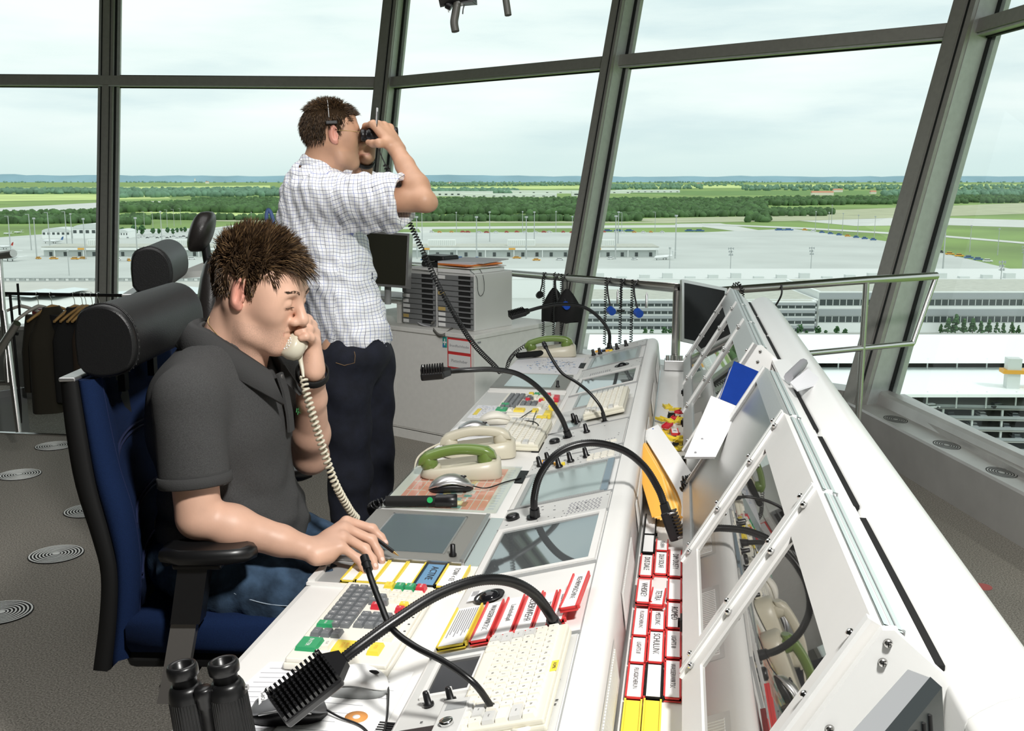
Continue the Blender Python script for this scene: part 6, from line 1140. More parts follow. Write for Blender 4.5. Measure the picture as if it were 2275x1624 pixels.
mb = MB(); mb.prism(pg, -.4, zt0-.05, mat('step_side', (.19, .20, .20), .5), axis='z'); obj('body', mb, t); mb = MB(); mb.prism(pg, zt0-.05, zt0-.002, mat('step_edge', (.3, .31, .31), .4, .4), axis='z'); mb.prism([(a+(-.02), b) for a, b in pg], zt0-.002, zt0, CARP, axis='z'); obj('tread', mb, t)
t = thing('coat_rack', 'black coat rack with a long bar in front of the left window', 'rack', loc=pz(160, 960, -.4)); CD = 7.0; Q = lambda px, py, D=CD: pD(px, py, D)
mb = MB(); mb.tube([Q(10, 652), Q(300, 657)], .011, BLACK, 10); obj('bar', mb, t); mb = MB(); mb.tube([Q(22, 652), Q(45, 900), Q(46, 940)], .009, BLACKM, 8); mb.tube([Q(39, 630), Q(41, 655), Q(44, 700)], .008, BLACKM, 8); mb.tube([Q(288, 657), Q(290, 940)], .009, BLACKM, 8); obj('upright', mb, t); mb = MB(); mb.tube([Q(28, 740), Q(40, 742)], .012, BLACK, 8); obj('clamp_knob', mb, t)
def hanger(px, rot, m, label, w_=.20, grp=None):
    p = Q(px, 655); M = Matrix.Translation(p) @ Matrix.Rotation(rot, 4, 'Z'); t = thing('coat_hanger', label, 'hanger', M=M, group=grp)
    mb = MB(); mb.tube(spline([(.006, 0, .012), (-.008, 0, .018), (-.016, 0, .0), (-.004, 0, -.03), (.0, 0, -.065)], 5), .0022, CHROME, 6); obj('hook', mb, t, False)
    mb = MB(); rg = []
    for k in range(13): u = k/12*2-1; x = u*w_; z = -.065-.085*abs(u)**1.3; h = .022*(1-abs(u)*.35); rg.append([(x, -.009, z-h), (x, .009, z-h), (x, .009, z), (x, -.009, z)])
    mb.loft(rg, m, True, True); obj('shoulder_bar', mb, t, False); return t
hanger(45, R(12), WOODW, 'whitewashed coat hanger hanging face-on at the left end of the rack'); hanger(84, R(75), WOODW, 'second whitewashed hanger turned edge-on beside the first'); 
for i, (px, r_) in enumerate(((114, 72), (165, 80), (182, 76), (190, 84), (204, 80), (219, 78))): hanger(px, R(r_), WOOD, ['brown wooden hanger carrying the olive jacket', 'brown wooden hanger carrying the black jacket', 'brown wooden hanger just right of the black jacket', 'brown wooden hanger, second right of the black jacket', 'brown wooden hanger behind the leather head pad', 'brown wooden hanger before the window post'][i], .20)
def coat(px, label, m, ln=.66, w_=.13):
    p = Q(px, 655)+Vector((0, 0, -.07)); mb = MB(); rg = []; rr_ = random.Random(int(px))
    for k in range(10):
        q = k/9; sw = w_*(.35+.65*min(1, q*3.2)**.7)*(1+.12*q); th = .22*min(1, .35+q*2.4)
        rg.append([(p.x+sw*math.cos(a)*(1+.07*math.sin(4*a+k*.5)), p.y+th*math.sin(a)*(1+.05*math.sin(6*a)), p.z-.01-ln*q) for a in [2*math.pi*j/24 for j in range(24)]])
    mb.loft(rg, m, True, True); t = thing('jacket', label, 'jacket', loc=(p.x, p.y, p.z-ln)); obj('cloth', mb, t)
    mb = MB(); a = p+Vector((-w_*.7, -.08, -.06)); mb.tube([a, a+Vector((-.03, -.02, -.25)), a+Vector((-.04, -.03, -.52))], [.05, .055, .045], m, 12); obj('sleeve', mb, t)
coat(112, 'dark olive jacket hanging on the coat rack', COATM, .70, .12); coat(165, 'black jacket hanging on the coat rack right of the olive one', mat('black_cloth', (.008, .008, .008), .95), .62, .12); coat(205, 'dark brown jacket at the right of the coat rack, mostly behind the head pad', mat('brown_cloth', (.03, .018, .01), .95), .60, .11)
mb = MB(); mb.box((0, 0, 0), (.15, .10, .16), mat('red_box', (.16, .01, .015), .5), Matrix.Translation(B12+d1*2.95-n1*.07+Vector((0, 0, 0))), bev=.02); tag(obj('red_bag', mb), 'dark red box on the window sill behind the left hanger', 'box')
# desk of the neighbouring position behind the chairs
t = thing('side_desk', 'pale grey desk edge with a black loop lamp behind the black leather chair', 'desk', loc=(-2.6, 5.0, 0)); a, b = pD(395, 605, 5.6), pD(560, 540, 6.4); mb = MB(); s_ = Vector((.02, .02, -.02)); mb.loft([[a, b, b+Vector((.2, .3, 0)), a+Vector((.2, .3, 0))], [p+Vector((0, 0, -.035)) for p in (a, b, b+Vector((.2, .3, 0)), a+Vector((.2, .3, 0)))]], GREYP, True, True, smooth=False); obj('top', mb, t)
mb = MB(); c = a.lerp(b, .6)+Vector((.1, .15, 0)); mb.box((c.x-.2, c.y-.15, 0), (c.x+.2, c.y+.15, c.z-.05), MIDG); obj('pedestal', mb, t); mb = MB(); mb.tube(spline([pD(490, 585, 5.5), pD(488, 550, 5.5), pD(496, 536, 5.5), pD(520, 532, 5.5)], 6), .012, BLACK, 8); obj('loop', mb, t)
t = thing('strap_stand', 'small blue and black straps on a stand above the hair of the seated man', 'straps', loc=pD(597, 520, 6.2)); mb = MB(); mb.tube(spline([pD(594, 500, 6.2), pD(592, 480, 6.2), pD(596, 466, 6.2), pD(604, 478, 6.2), pD(610, 505, 6.2)], 6), [.012]*25, mat('strap_blue', (.12, .2, .45), .6), 7); obj('blue_strap', mb, t); mb = MB(); mb.tube([pD(594, 465, 6.2), pD(592, 490, 6.2), pD(598, 512, 6.2), pD(600, 720, 6.2)], .009, BLACKM, 6); obj('black_strap', mb, t)
# hanging light gun and grip at the top edge
LG = lambda px, py: pD(px, py, 3.2); t = thing('signal_lamp', 'black signal lamp with pistol grip hanging from the ceiling at the top edge', 'lamp', loc=LG(1015, 10))
mb = MB(); mb.loft([[LG(972, -6), LG(1050, -30), LG(1052, 4), LG(982, 10)], [p+Vector((0, .06, 0)) for p in (LG(972, -6), LG(1050, -30), LG(1052, 4), LG(982, 10))]], BLACK, True, True, smooth=False); mb.cyl(LG(970, -20), LG(1060, -40), .05, BLACK); obj('housing', mb, t, bevel=.004)
mb = MB(); mb.tube(spline([LG(1016, 5), LG(1012, 30), LG(1009, 50), LG(1012, 70)], 5), .0125, mat('grip_grey', (.07, .07, .06), .5), 10); obj('pistol_grip', mb, t); mb = MB(); mb.tube(spline([LG(1032, 10), LG(1029, 20), LG(1028, 31)], 4), .002, BLACK, 6); obj('trigger', mb, t); mb = MB(); mb.cyl(LG(992, 10), LG(1003, 16), .012, BLACK); mb.tube([LG(996, 20), LG(997, 27)], .002, ALU, 6); obj('adjuster', mb, t); mb = MB(); [mb.cyl(LG(a, b), LG(a, b)-Vector((0, .012, 0)), .0035, ALU, None, 10) for a, b in ((1021, 6), (1017, 14), (1028, 11))]; obj('rivet', mb, t)
mb = MB(); mb.cyl(LG(1010, -30), (LG(1010, -30).x, LG(1010, -30).y, ZC), .012, BLACK); obj('suspension', mb, t)
t = thing('hanging_grip', 'short grey hanging handle right of the signal lamp at the top edge', 'handle', loc=LG(1128, 0)); mb = MB(); mb.tube([LG(1123, -10), LG(1124, 0), LG(1129, 34)], .011, MATS['grip_grey'], 10); obj('grip', mb, t); mb = MB(); mb.cyl(LG(1122, -12), (LG(1122, -12).x, LG(1122, -12).y, ZC), .006, BLACK); obj('cord', mb, t)
# ------------------------------------------------------------------ bodies as smooth fields, meshed
class Field:
    def __init__(s, lo, hi, h):
        s.lo = np.array(lo, float); s.h = h; s.n = np.ceil((np.array(hi)-s.lo)/h).astype(int)+1
        s.f = np.full(tuple(s.n), 1.0, np.float32); s.ax = [s.lo[i]+h*np.arange(s.n[i]) for i in range(3)]
    def _sub(s, lo, hi):
        a = np.maximum(0, np.floor((lo-s.lo)/s.h).astype(int)); b = np.minimum(s.n, np.ceil((hi-s.lo)/s.h).astype(int)+1)
        if np.any(b <= a): return None
        sl = tuple(slice(a[i], b[i]) for i in range(3))
        X, Y, Z = np.meshgrid(s.ax[0][sl[0]], s.ax[1][sl[1]], s.ax[2][sl[2]], indexing='ij', sparse=True)
        return sl, X.astype(np.float32), Y.astype(np.float32), Z.astype(np.float32)
    def _put(s, sl, d, k, op):
        g = s.f[sl]
        if op == 'u':
            if k > 0: hh = np.clip(.5+.5*(g-d)/k, 0, 1); r = g+(d-g)*hh-k*hh*(1-hh)
            else: r = np.minimum(g, d)
        else:
            d = -d
            if k > 0: hh = np.clip(.5-.5*(g-d)/k, 0, 1); r = g+(d-g)*hh+k*hh*(1-hh)
            else: r = np.maximum(g, d)
        s.f[sl] = r
    def cap(s, a, b, ra, rb=None, k=.02, op='u', sq=None, cut=()):
        """tapered capsule; sq=(direction, factor>1 flattens along it)"""
        rb = ra if rb is None else rb; a = np.array(a, float); b = np.array(b, float); m = max(ra, rb)*1.6+k+3*s.h
        q = s._sub(np.minimum(a, b)-m, np.maximum(a, b)+m)
        if q is None: return s
        sl, X, Y, Z = q; ab = b-a; L2 = max(1e-12, ab @ ab)
        px, py, pz_ = X-a[0], Y-a[1], Z-a[2]; t = np.clip((px*ab[0]+py*ab[1]+pz_*ab[2])/L2, 0, 1)
        dx, dy, dz = px-ab[0]*t, py-ab[1]*t, pz_-ab[2]*t
        if sq is not None:
            u = np.array(sq[0], float); u /= np.linalg.norm(u); e_ = (dx*u[0]+dy*u[1]+dz*u[2])*(sq[1]-1); dx, dy, dz = dx+e_*u[0], dy+e_*u[1], dz+e_*u[2]
        d = np.sqrt(dx*dx+dy*dy+dz*dz)-(ra+(rb-ra)*t)
        for P, n_ in cut: n_ = np.array(n_, float); n_ /= np.linalg.norm(n_); d = np.maximum(d, (X-P[0])*n_[0]+(Y-P[1])*n_[1]+(Z-P[2])*n_[2])
        s._put(sl, d, k, op); return s
    def ell(s, c, r, Rm=None, k=.02, op='u'):
        c = np.array(c, float); m = max(r)+k+3*s.h; q = s._sub(c-m, c+m)
        if q is None: return s
        sl, X, Y, Z = q; X, Y, Z = X-c[0], Y-c[1], Z-c[2]
        if Rm is not None: X, Y, Z = [Rm[0][i]*X+Rm[1][i]*Y+Rm[2][i]*Z for i in range(3)]
        k0 = np.sqrt((X/r[0])**2+(Y/r[1])**2+(Z/r[2])**2); k1 = np.sqrt((X/r[0]**2)**2+(Y/r[1]**2)**2+(Z/r[2]**2)**2)+1e-9
        s._put(sl, k0*(k0-1)/k1, k, op); return s
    def chain(s, pts, rs, k=.01, k0=.01):
        for i in range(len(pts)-1): s.cap(pts[i], pts[i+1], rs[i], rs[i+1], k0 if i == 0 else k)
        return s
    def warp(s, fn):
        X, Y, Z = np.meshgrid(*s.ax, indexing='ij', sparse=True); s.f += fn(X, Y, Z).astype(np.float32); return s
    def plane(s, P, n_):
        n_ = np.array(n_, float); n_ /= np.linalg.norm(n_); X, Y, Z = np.meshgrid(*s.ax, indexing='ij', sparse=True)
        s.f = np.maximum(s.f, ((X-P[0])*n_[0]+(Y-P[1])*n_[1]+(Z-P[2])*n_[2]).astype(np.float32)); return s
    def at(s, p):
        i = [int(round((p[k]-s.lo[k])/s.h)) for k in range(3)]
        return float(s.f[i[0], i[1], i[2]]) if all(0 <= i[k] < s.n[k] for k in range(3)) else 1.0
    def march(s, o, d, L, out=0.0):
        o = Vector(o); d = Vector(d).normalized(); t = 0
        while t < L:
            if s.at(o+d*t) < 0: return o+d*(t-out)
            t += s.h*.4
        return None
    def hit(s, px, py, out=.001, near=1.4):
        d = Vector(ray(px, py)); return s.march(Vector(_C)+d*near, d, 3.5, out)
    def mesh(s):
        f = s.f; neg = f < 0; nx, ny, nz_ = f.shape
        c = neg[:-1, :-1, :-1].astype(np.uint8)
        for dx in (0, 1):
            for dy in (0, 1):
                for dz in (0, 1):
                    if dx+dy+dz: c = c+neg[dx:nx-1+dx, dy:ny-1+dy, dz:nz_-1+dz]
        act = (c > 0) & (c < 8); I, J, K = np.nonzero(act); idx = np.full(act.shape, -1, np.int32); idx[I, J, K] = np.arange(len(I))
        V = {(a, b, d): f[I+a, J+b, K+d] for a in (0, 1) for b in (0, 1) for d in (0, 1)}
        P = np.zeros((len(I), 3)); cnt = np.zeros(len(I))
        for a in V:
            for ax in range(3):
                if a[ax] == 0:
                    b = tuple(a[i]+(i == ax) for i in range(3)); va, vb = V[a], V[b]; m = (va < 0) != (vb < 0)
                    t = np.where(m, va/(va-vb+1e-20), 0); q = np.tile(np.array(a, float), (len(I), 1)); q[:, ax] += t; P[m] += q[m]; cnt[m] += 1
        P = (P/cnt[:, None]+np.stack([I, J, K], 1))*s.h+s.lo; F = []
        for ax in range(3):
            o1, o2 = [(1, 2), (2, 0), (0, 1)][ax]; A = neg; sl0 = [slice(None)]*3; sl1 = [slice(None)]*3; sl0[ax] = slice(0, -1); sl1[ax] = slice(1, None)
            e0, e1 = A[tuple(sl0)], A[tuple(sl1)]; ch = e0 != e1; G_ = np.stack(np.nonzero(ch), 1)
            ok = (G_[:, o1] > 0) & (G_[:, o2] > 0) & (G_[:, o1] < f.shape[o1]-1) & (G_[:, o2] < f.shape[o2]-1); G_ = G_[ok]
            def cell(d1_, d2_):
                g = G_.copy(); g[:, o1] -= d1_; g[:, o2] -= d2_; return idx[g[:, 0], g[:, 1], g[:, 2]]
            q = np.stack([cell(1, 1), cell(0, 1), cell(0, 0), cell(1, 0)], 1); inv = ~e0[G_[:, 0], G_[:, 1], G_[:, 2]]; q[inv] = q[inv][:, ::-1]; F.append(q)
        F = np.concatenate(F); F = F[(F >= 0).all(1)]; return P, F
def field_obj(name, fld, mats, parent, pick=None):
    P, F = fld.mesh(); me = bpy.data.meshes.new(name); M0 = np.array(MW[parent.name].inverted()); P2 = P @ M0[:3, :3].T+M0[:3, 3]
    me.vertices.add(len(P2)); me.vertices.foreach_set('co', P2.ravel()); me.loops.add(len(F)*4); me.loops.foreach_set('vertex_index', F.ravel().astype(np.int32))
    me.polygons.add(len(F)); me.polygons.foreach_set('loop_start', np.arange(len(F), dtype=np.int32)*4); me.polygons.foreach_set('loop_total', np.full(len(F), 4, np.int32))
    for m in mats: me.materials.append(m)
    if pick is not None: me.polygons.foreach_set('material_index', pick(P[F].mean(1)).astype(np.int32))
    me.polygons.foreach_set('use_smooth', np.ones(len(F), bool)); me.update(calc_edges=True); me.validate()
    o = bpy.data.objects.new(name, me); COL.objects.link(o); o.parent = parent; MW[o.name] = MW[parent.name].copy(); return o
def headframe(o, heading, pitch, roll=0, sc=1.0):
    return Matrix.Translation(o) @ Matrix.Rotation(heading, 4, 'Z') @ Matrix.Rotation(pitch, 4, 'Y') @ Matrix.Rotation(roll, 4, 'X'), sc
def head(fl, HF, sk=1.0, ears=True):
    """head in local axes: x forward, y left, z up; origin between the ears"""
    M, sc = HF; Rm = np.array(M.to_3x3()); s3 = lambda r: tuple(v*sc for v in r)
    W = lambda p: np.array(M @ Vector(tuple(v*sc for v in p)))
    E = lambda c, r, k=.012, op='u', R2=None: fl.ell(W(c), s3(r), Rm if R2 is None else Rm @ np.array(R2), k*sc, op)
    Cp = lambda a, b, ra, rb=None, k=.012, op='u': fl.cap(W(a), W(b), ra*sc, (rb or ra)*sc, k*sc, op)
    E((-.014, 0, .034), (.096, .076, .084), .0); E((.020, 0, .045), (.070, .066, .066), .02)
    E((.030, 0, -.030), (.056, .058, .080), .03)
    for y in (-1, 1):
        Cp((-.002, y*.056, -.030), (.020, y*.047, -.078), .018, .016, .03); Cp((.020, y*.047, -.074), (.064, y*.014, -.098), .016, .016, .03)
        E((.054, y*.039, -.024), (.026, .021, .024), .03)
        E((.045, y*.052, .010), (.030, .016, .030), .03)
    E((.070, 0, -.097), (.017, .020, .014), .02); E((.057, 0, -.064), (.026, .034, .028), .025)
    Cp((.082, -.030, .026), (.082, .030, .026), .011, .011, .02)
    for y in (-1, 1):
        E((.103, y*.031, .007), (.018, .017, .012), .014, 's'); E((.0775, y*.0315, .005), (.0145, .0150, .0120), .005)
        Cp((.0905, y*.019, -.001), (.084, y*.045, -.001), .0018, .0014, .003)
    Cp((.088, 0, .016), (.109, 0, -.023), .0080, .0110, .014); E((.109, 0, -.027), (.0130, .0115, .0110), .010)
    for y in (-1, 1): E((.097, y*.0125, -.034), (.011, .0075, .0082), .008); E((.101, y*.0075, -.0435), (.005, .0040, .004), .003, 's')
    E((.0785, 0, -.0555), (.0105, .020, .0060), .007); E((.0775, 0, -.0685), (.0110, .018, .0068), .007); Cp((.088, -.019, -.0615), (.091, 0, -.0615), .0024, .0024, .003, 's'); Cp((.088, .019, -.0615), (.091, 0, -.0615), .0024, .0024, .003, 's')
    if ears:
        for y in (-1, 1):
            th = R(y*24); R2 = [[math.cos(th), -math.sin(th), 0], [math.sin(th), math.cos(th), 0], [0, 0, 1]]
            E((-.004, y*.0835, .006), (.0185, .0078, .033), .006, 'u', R2); E((.0015, y*.0925, .009), (.0125, .0095, .0240), .003, 's', R2); Cp((-.008, y*.0855, .022), (-.007, y*.0860, -.010), .0026, .0026, .003)
            E((.004, y*.082, -.019), (.009, .006, .011), .004); Cp((.009, y*.081, .004), (.011, y*.080, -.006), .004, .003, .004)
def hair(parent, HF, mats, kind, seed, n):
    M, sc = HF; rr = random.Random(seed); C = Vector((-.012, 0, .037)); r = Vector((.098, .0785, .088)); mb = MB(); cap = MB()
    def line(x, y):
        if x > .060: return .070
        if x > .036: return .052-.010*(x-.036)/.024+.02*(1 if abs(y) < .05 else 0)
        if x > .006: return -.005+.055*max(0, (x-.018))/.018
        if x > -.030: return .036 if abs(y) > .04 else .03
        return -.052+.05*max(0, x+.06)/.03
    C2, r2 = Vector((.020, 0, .045)), Vector((.070, .066, .066))
    def surf(d):
        best = 0
        for c_, q in ((C, r), (C2, r2)):
            o = C-c_; A = sum((d[i]/q[i])**2 for i in range(3)); B = sum(o[i]*d[i]/q[i]**2 for i in range(3)); D = sum((o[i]/q[i])**2 for i in range(3))-1; s_ = B*B-A*D
            if s_ > 0: best = max(best, (-B+math.sqrt(s_))/A)
        return C+d*(best+.0012)
    nu, nv = 48, 30; vs = []; okv = []
    for i in range(nv+1):
        th = math.pi*(.02+.72*i/nv)
        for j in range(nu):
            ph = 2*math.pi*j/nu; p = surf(Vector((math.sin(th)*math.cos(ph), math.sin(th)*math.sin(ph), math.cos(th)))); okv.append(p.z > line(p.x, p.y)+.002); vs.append(M @ ((p+(p-C).normalized()*.002)*sc))
    fs = [(i*nu+j, i*nu+(j+1) % nu, (i+1)*nu+(j+1) % nu, (i+1)*nu+j) for i in range(nv) for j in range(nu)]; fs = [f for f in fs if all(okv[q] for q in f)]
    mb.add(vs, fs, mat('scalp_dark', (.035, .022, .013), 1.0, spec=0), True)
    k = 0
    while k < n:
        th = math.acos(1-2*rr.random()*.86); ph = rr.random()*2*math.pi; nrm_ = Vector((math.sin(th)*math.cos(ph)/r.x, math.sin(th)*math.sin(ph)/r.y, math.cos(th)/r.z)).normalized()
        p = surf(Vector((math.sin(th)*math.cos(ph), math.sin(th)*math.sin(ph), math.cos(th))))
        if p.z < line(p.x, p.y): continue
        k += 1; up = max(0, (p.z-.02)/.09); jit = Vector((rr.uniform(-1, 1), rr.uniform(-1, 1), rr.uniform(-1, 1)))
        if kind == 'spiky':
            L = (.014+.019*min(1, up))*rr.uniform(.7, 1.25); clump = Vector((math.sin(p.x*150+p.y*90), math.sin(p.y*170-p.x*60), math.sin(p.x*110+p.z*120)))
            comb = Vector((.55, 0, .9*up-.7*(1-up))); front = max(0, (p.x-.035)/.05)
            L *= 1+.65*front; comb = comb+Vector((1.5, 0, -.45))*front*1.3; d = (nrm_*(.35+.75*min(1, up)*(1-.5*front))+comb*.75+clump*.38+jit*.25).normalized(); bend = Vector((.25, 0, -.1 if up > .5 else -.6))+Vector((.1, 0, -1.0))*front
        else:
            L = (.018+.012*min(1, up))*rr.uniform(.75, 1.2); comb = Vector((-.15 if p.x < .04 else .5, 0, -1.0 if up < .8 else -.2)); d = (nrm_*(.28+.25*up)+comb*.8+jit*.22).normalized(); bend = Vector((0, 0, -.7))
            if p.x > .045: d = (nrm_*.7+Vector((.7, 0, .5))+jit*.3).normalized(); bend = Vector((.3, 0, -1.0))
        s_ = d.cross(Vector((0, 0, 1))+jit*.3).normalized(); w_ = .0010 if kind == 'spiky' else .0009; t2 = nrm_.cross(s_).normalized() if abs(nrm_.dot(s_)) < .99 else d.cross(s_)
        pts = [p-nrm_*.002, p+d*L*.5+bend*L*.08, p+d*L*.85+bend*L*.32]; ws = [w_*1.25, w_, .0001]
        rg = [[M @ ((q+s_*ww)*sc), M @ ((q-s_*ww*.5+t2*ww*.8)*sc), M @ ((q-s_*ww*.5-t2*ww*.8)*sc)] for q, ww in zip(pts, ws)]
        mb.loft(rg, mats[0 if rr.random() < .55 else (1 if rr.random() < .7 else 2)], True, False)
    return obj('hair', mb, parent)
def onface(fl, HF, y, z, out=.0006):
    M, sc = HF; return fl.march(M @ (Vector((.14, y, z))*sc), M.to_3x3() @ Vector((-1, 0, 0)), .12, out) or M @ (Vector((.09, y, z))*sc)
def brows(parent, HF, m, fl):
    mb = MB(); rr = random.Random(2)
    for y in (-1, 1):
        for k in range(70):
            q = rr.uniform(.012, .046); z = .0285+.0045*math.sin((q-.012)*85)+rr.uniform(-.0028, .0028)*(1-(q-.012)/.05); a = onface(fl, HF, y*q, z, .0002); b = onface(fl, HF, y*(q+.006), z+.0015, .0022); mb.tube([a, b], [.0005, .00015], m, 4)
    return obj('eyebrows', mb, parent)
def band(name, parent, c, ax, r, w_, m, n=28, dial=None, ell=1.0, u=None):
    """strap round a wrist"""
    ax = Vector(ax).normalized(); x = (Vector(u) if u else ax.cross(Vector((0, 0, 1)))).normalized(); x = (x-ax*x.dot(ax)).normalized(); y = ax.cross(x); mb = MB(); rg = []
    for k in range(n): a = 2*math.pi*k/n; d = x*math.cos(a)*ell+y*math.sin(a); c_ = Vector(c); rg.append([c_+d*r-ax*w_/2, c_+d*(r+.0035)-ax*w_*.4, c_+d*(r+.0035)+ax*w_*.4, c_+d*r+ax*w_/2])
    rg.append(rg[0]); mb.loft(rg, m, True, False)
    if dial: d = x*math.cos(dial)*ell+y*math.sin(dial); mb.cyl(Vector(c)+d*(r-.002), Vector(c)+d*(r+.009), .017, m, .015, 18)
    return obj(name, mb, parent)
HAIRD = mat('hair_dark', (.045, .026, .014), .45); HAIRM = mat('hair_brown', (.13, .075, .035), .4); HAIRL = mat('hair_light', (.23, .14, .065), .55)
LIP = mat('lips', (.58, .26, .20), .45); STUB = mat('skin_shaved', (.615, .375, .275), .5, nz=(420, .12, 2)); EARC = mat('ear_skin', (.72, .33, .25), .45)
POLO = mat('charcoal_polo', (.047, .047, .047), .95, nz=(500, .3), bump=(700, .5)); POLOD = mat('charcoal_rib', (.040, .040, .040), .95, bump=(400, .4))
DENIM = mat('blue_denim', (.034, .060, .100), .95, spec=.2, nz=(22, .6, 9), bump=(60, .9)); DENIMD = mat('dark_denim', (.008, .010, .020), .9, nz=(30, .3, 6), bump=(500, .4)); STITCH = mat('stitching', (.35, .42, .50), .8); STITCHB = mat('brown_stitching', (.25, .15, .07), .8)
def checks(name, ang, sz=.0120):
    m = mat(name, (.80, .82, .88), .8); N, L = m.node_tree.nodes, m.node_tree.links; b = N['Principled BSDF']
    tc_ = N.new('ShaderNodeTexCoord'); nzz = N.new('ShaderNodeTexNoise'); nzz.inputs['Scale'].default_value = 7; nzz.inputs['Detail'].default_value = 1; L.new(tc_.outputs['Object'], nzz.inputs[0])
    ad = N.new('ShaderNodeVectorMath'); ad.operation = 'MULTIPLY_ADD'; ad.inputs[1].default_value = (.05, .05, .05); L.new(nzz.outputs['Color'], ad.inputs[0]); L.new(tc_.outputs['Object'], ad.inputs[2])
    mp_ = N.new('ShaderNodeMapping'); mp_.inputs['Rotation'].default_value = ang; L.new(ad.outputs[0], mp_.inputs[0]); sp = N.new('ShaderNodeSeparateXYZ'); L.new(mp_.outputs[0], sp.inputs[0])
    def mth(op, a, b_=None):
        q = N.new('ShaderNodeMath'); q.operation = op
        for i, v in enumerate((a, b_)):
            if v is None: continue
            if isinstance(v, (int, float)): q.inputs[i].default_value = v
            else: L.new(v, q.inputs[i])
        return q.outputs[0]
    fx = mth('FRACT', mth('DIVIDE', sp.outputs['X'], sz)); fz = mth('FRACT', mth('DIVIDE', sp.outputs['Z'], sz)); f2 = mth('FRACT', mth('DIVIDE', sp.outputs['Z'], sz*2)); f3 = mth('FRACT', mth('DIVIDE', sp.outputs['X'], sz*2))
    ln = mth('MAXIMUM', mth('LESS_THAN', fx, .09), mth('LESS_THAN', fz, .095)); dk = mth('MAXIMUM', mth('LESS_THAN', f2, .05), mth('LESS_THAN', f3, .045))
    m1 = N.new('ShaderNodeMix'); m1.data_type = 'RGBA'; m1.inputs['A'].default_value = (.92, .93, .96, 1); m1.inputs['B'].default_value = (.20, .25, .55, 1); L.new(ln, m1.inputs['Factor'])
    m2 = N.new('ShaderNodeMix'); m2.data_type = 'RGBA'; m2.inputs['B'].default_value = (.035, .04, .10, 1); L.new(m1.outputs['Result'], m2.inputs['A']); L.new(dk, m2.inputs['Factor']); L.new(m2.outputs['Result'], b.inputs['Base Color']); return m
CHK = checks('checked_shirt', (0, 0, -R(20))); CHKS = checks('checked_sleeve', (R(8), R(6), -R(12)))
# ================================================================== the seated man
HS = headframe((-.903, 2.118, 1.328), R(-6), R(16), R(0), 1.035)
sm = thing('person', 'seated man in charcoal polo shirt and jeans, telephone handset and pen in his hands', 'person', loc=(-1.0, 2.12, 0))
lo, hi = (-1.30, 1.78, .05), (-.52, 2.50, 1.50)
sh, el, wr = (-.985, 1.925, 1.125), (-.962, 1.902, .888), tuple(pD(700, 1223, 2.185))
shl, ell_, wrl = (-.960, 2.310, 1.115), (-.888, 2.355, .898), tuple(pD(694, 822, 2.31))
fb = Field(lo, hi, .003)
head(fb, HS)
nb_ = np.array((-.985, 2.12, 1.190)); fb.cap(HS[0] @ Vector((-.026, 0, -.030)), nb_, .058, .066, .025); fb.cap(HS[0] @ Vector((.0, .0, -.055)), (-.955, 2.12, 1.165), .046, .055, .025)
for y in (-1, 1): fb.cap(HS[0] @ Vector((-.02, y*.055, -.03)), (-.925, 2.12+y*.015, 1.150), .014, .010, .03)
fb.cap((-1.0, 2.02, 1.10), (-1.0, 2.22, 1.10), .085, .085, .03); fb.cap((-1.01, 2.12, 1.06), (-.99, 2.12, .80), .10, .10, .04)
for s_, e_, w_ in ((sh, el, wr), (shl, ell_, wrl)):
    fb.cap(s_, e_, .050, .046, .02); e3, w3, s3_ = Vector(e_), Vector(w_), Vector(s_); m_ = e3.lerp(w3, .28)
    fb.cap(e3, m_, .041, .043, .012); fb.cap(m_, e3.lerp(w3, .7), .043, .032, .02); fb.cap(e3.lerp(w3, .7), w3, .034, .027, .015, 'u', ((0, 0, 1) if s_ is sh else (0, 1, 0), 1.12))
for s_ in (-1, 1): fb.cap((-1.0, 2.12+s_*.10, .74), (-.66, 2.12+s_*.11, .66), .07, .06, .03); fb.cap((-.64, 2.12+s_*.11, .62), (-.62, 2.12+s_*.10, .14), .05, .04, .03)
# right hand: palm, four fingers bent on the desk, thumb against the pen
mc = [pD(771, 1158, 2.268), pD(768, 1174, 2.243), pD(765, 1193, 2.215), pD(760, 1215, 2.19)]
W3 = Vector(wr)
for i, q in enumerate(mc): fb.cap(W3+(q-W3)*.10+(mc[i]-mc[1])*.35, q-(q-W3).normalized()*.006, .0175, .0125, .016)
fb.cap(W3.lerp(mc[0], .45)-Vector((0, 0, .010)), W3.lerp(mc[3], .45)-Vector((0, 0, .012)), .017, .019, .02)
zt = lambda px, py, z: pz(px, py, z)
FG = [[mc[0], pD(827, 1175, 2.287), pD(846, 1194, 2.285), pD(856, 1207, 2.280)], [mc[1], pD(826, 1199, 2.258), pD(842, 1228, 2.248), pz(849, 1246, .758)], [mc[2], pD(811, 1219, 2.232), pD(828, 1243, 2.215), pz(834, 1260, .757)], [mc[3], pD(795, 1241, 2.196), pD(806, 1258, 2.182), pz(811, 1269, .757)]]
for i, fp in enumerate(FG): r0 = (.0102, .0104, .0100, .0090)[i]; fb.chain(fp, [r0*1.12, r0*1.02, r0*.90, r0*.74], .006, .010); fb.ell(fp[1], (r0*1.08,)*3, None, .004)
th_ = [W3.lerp(mc[0], .35)-Vector((0, 0, .02)), pD(775, 1200, 2.285), pD(815, 1212, 2.295), pD(836, 1218, 2.285)]; fb.chain(th_, [.016, .013, .011, .009], .008, .014)
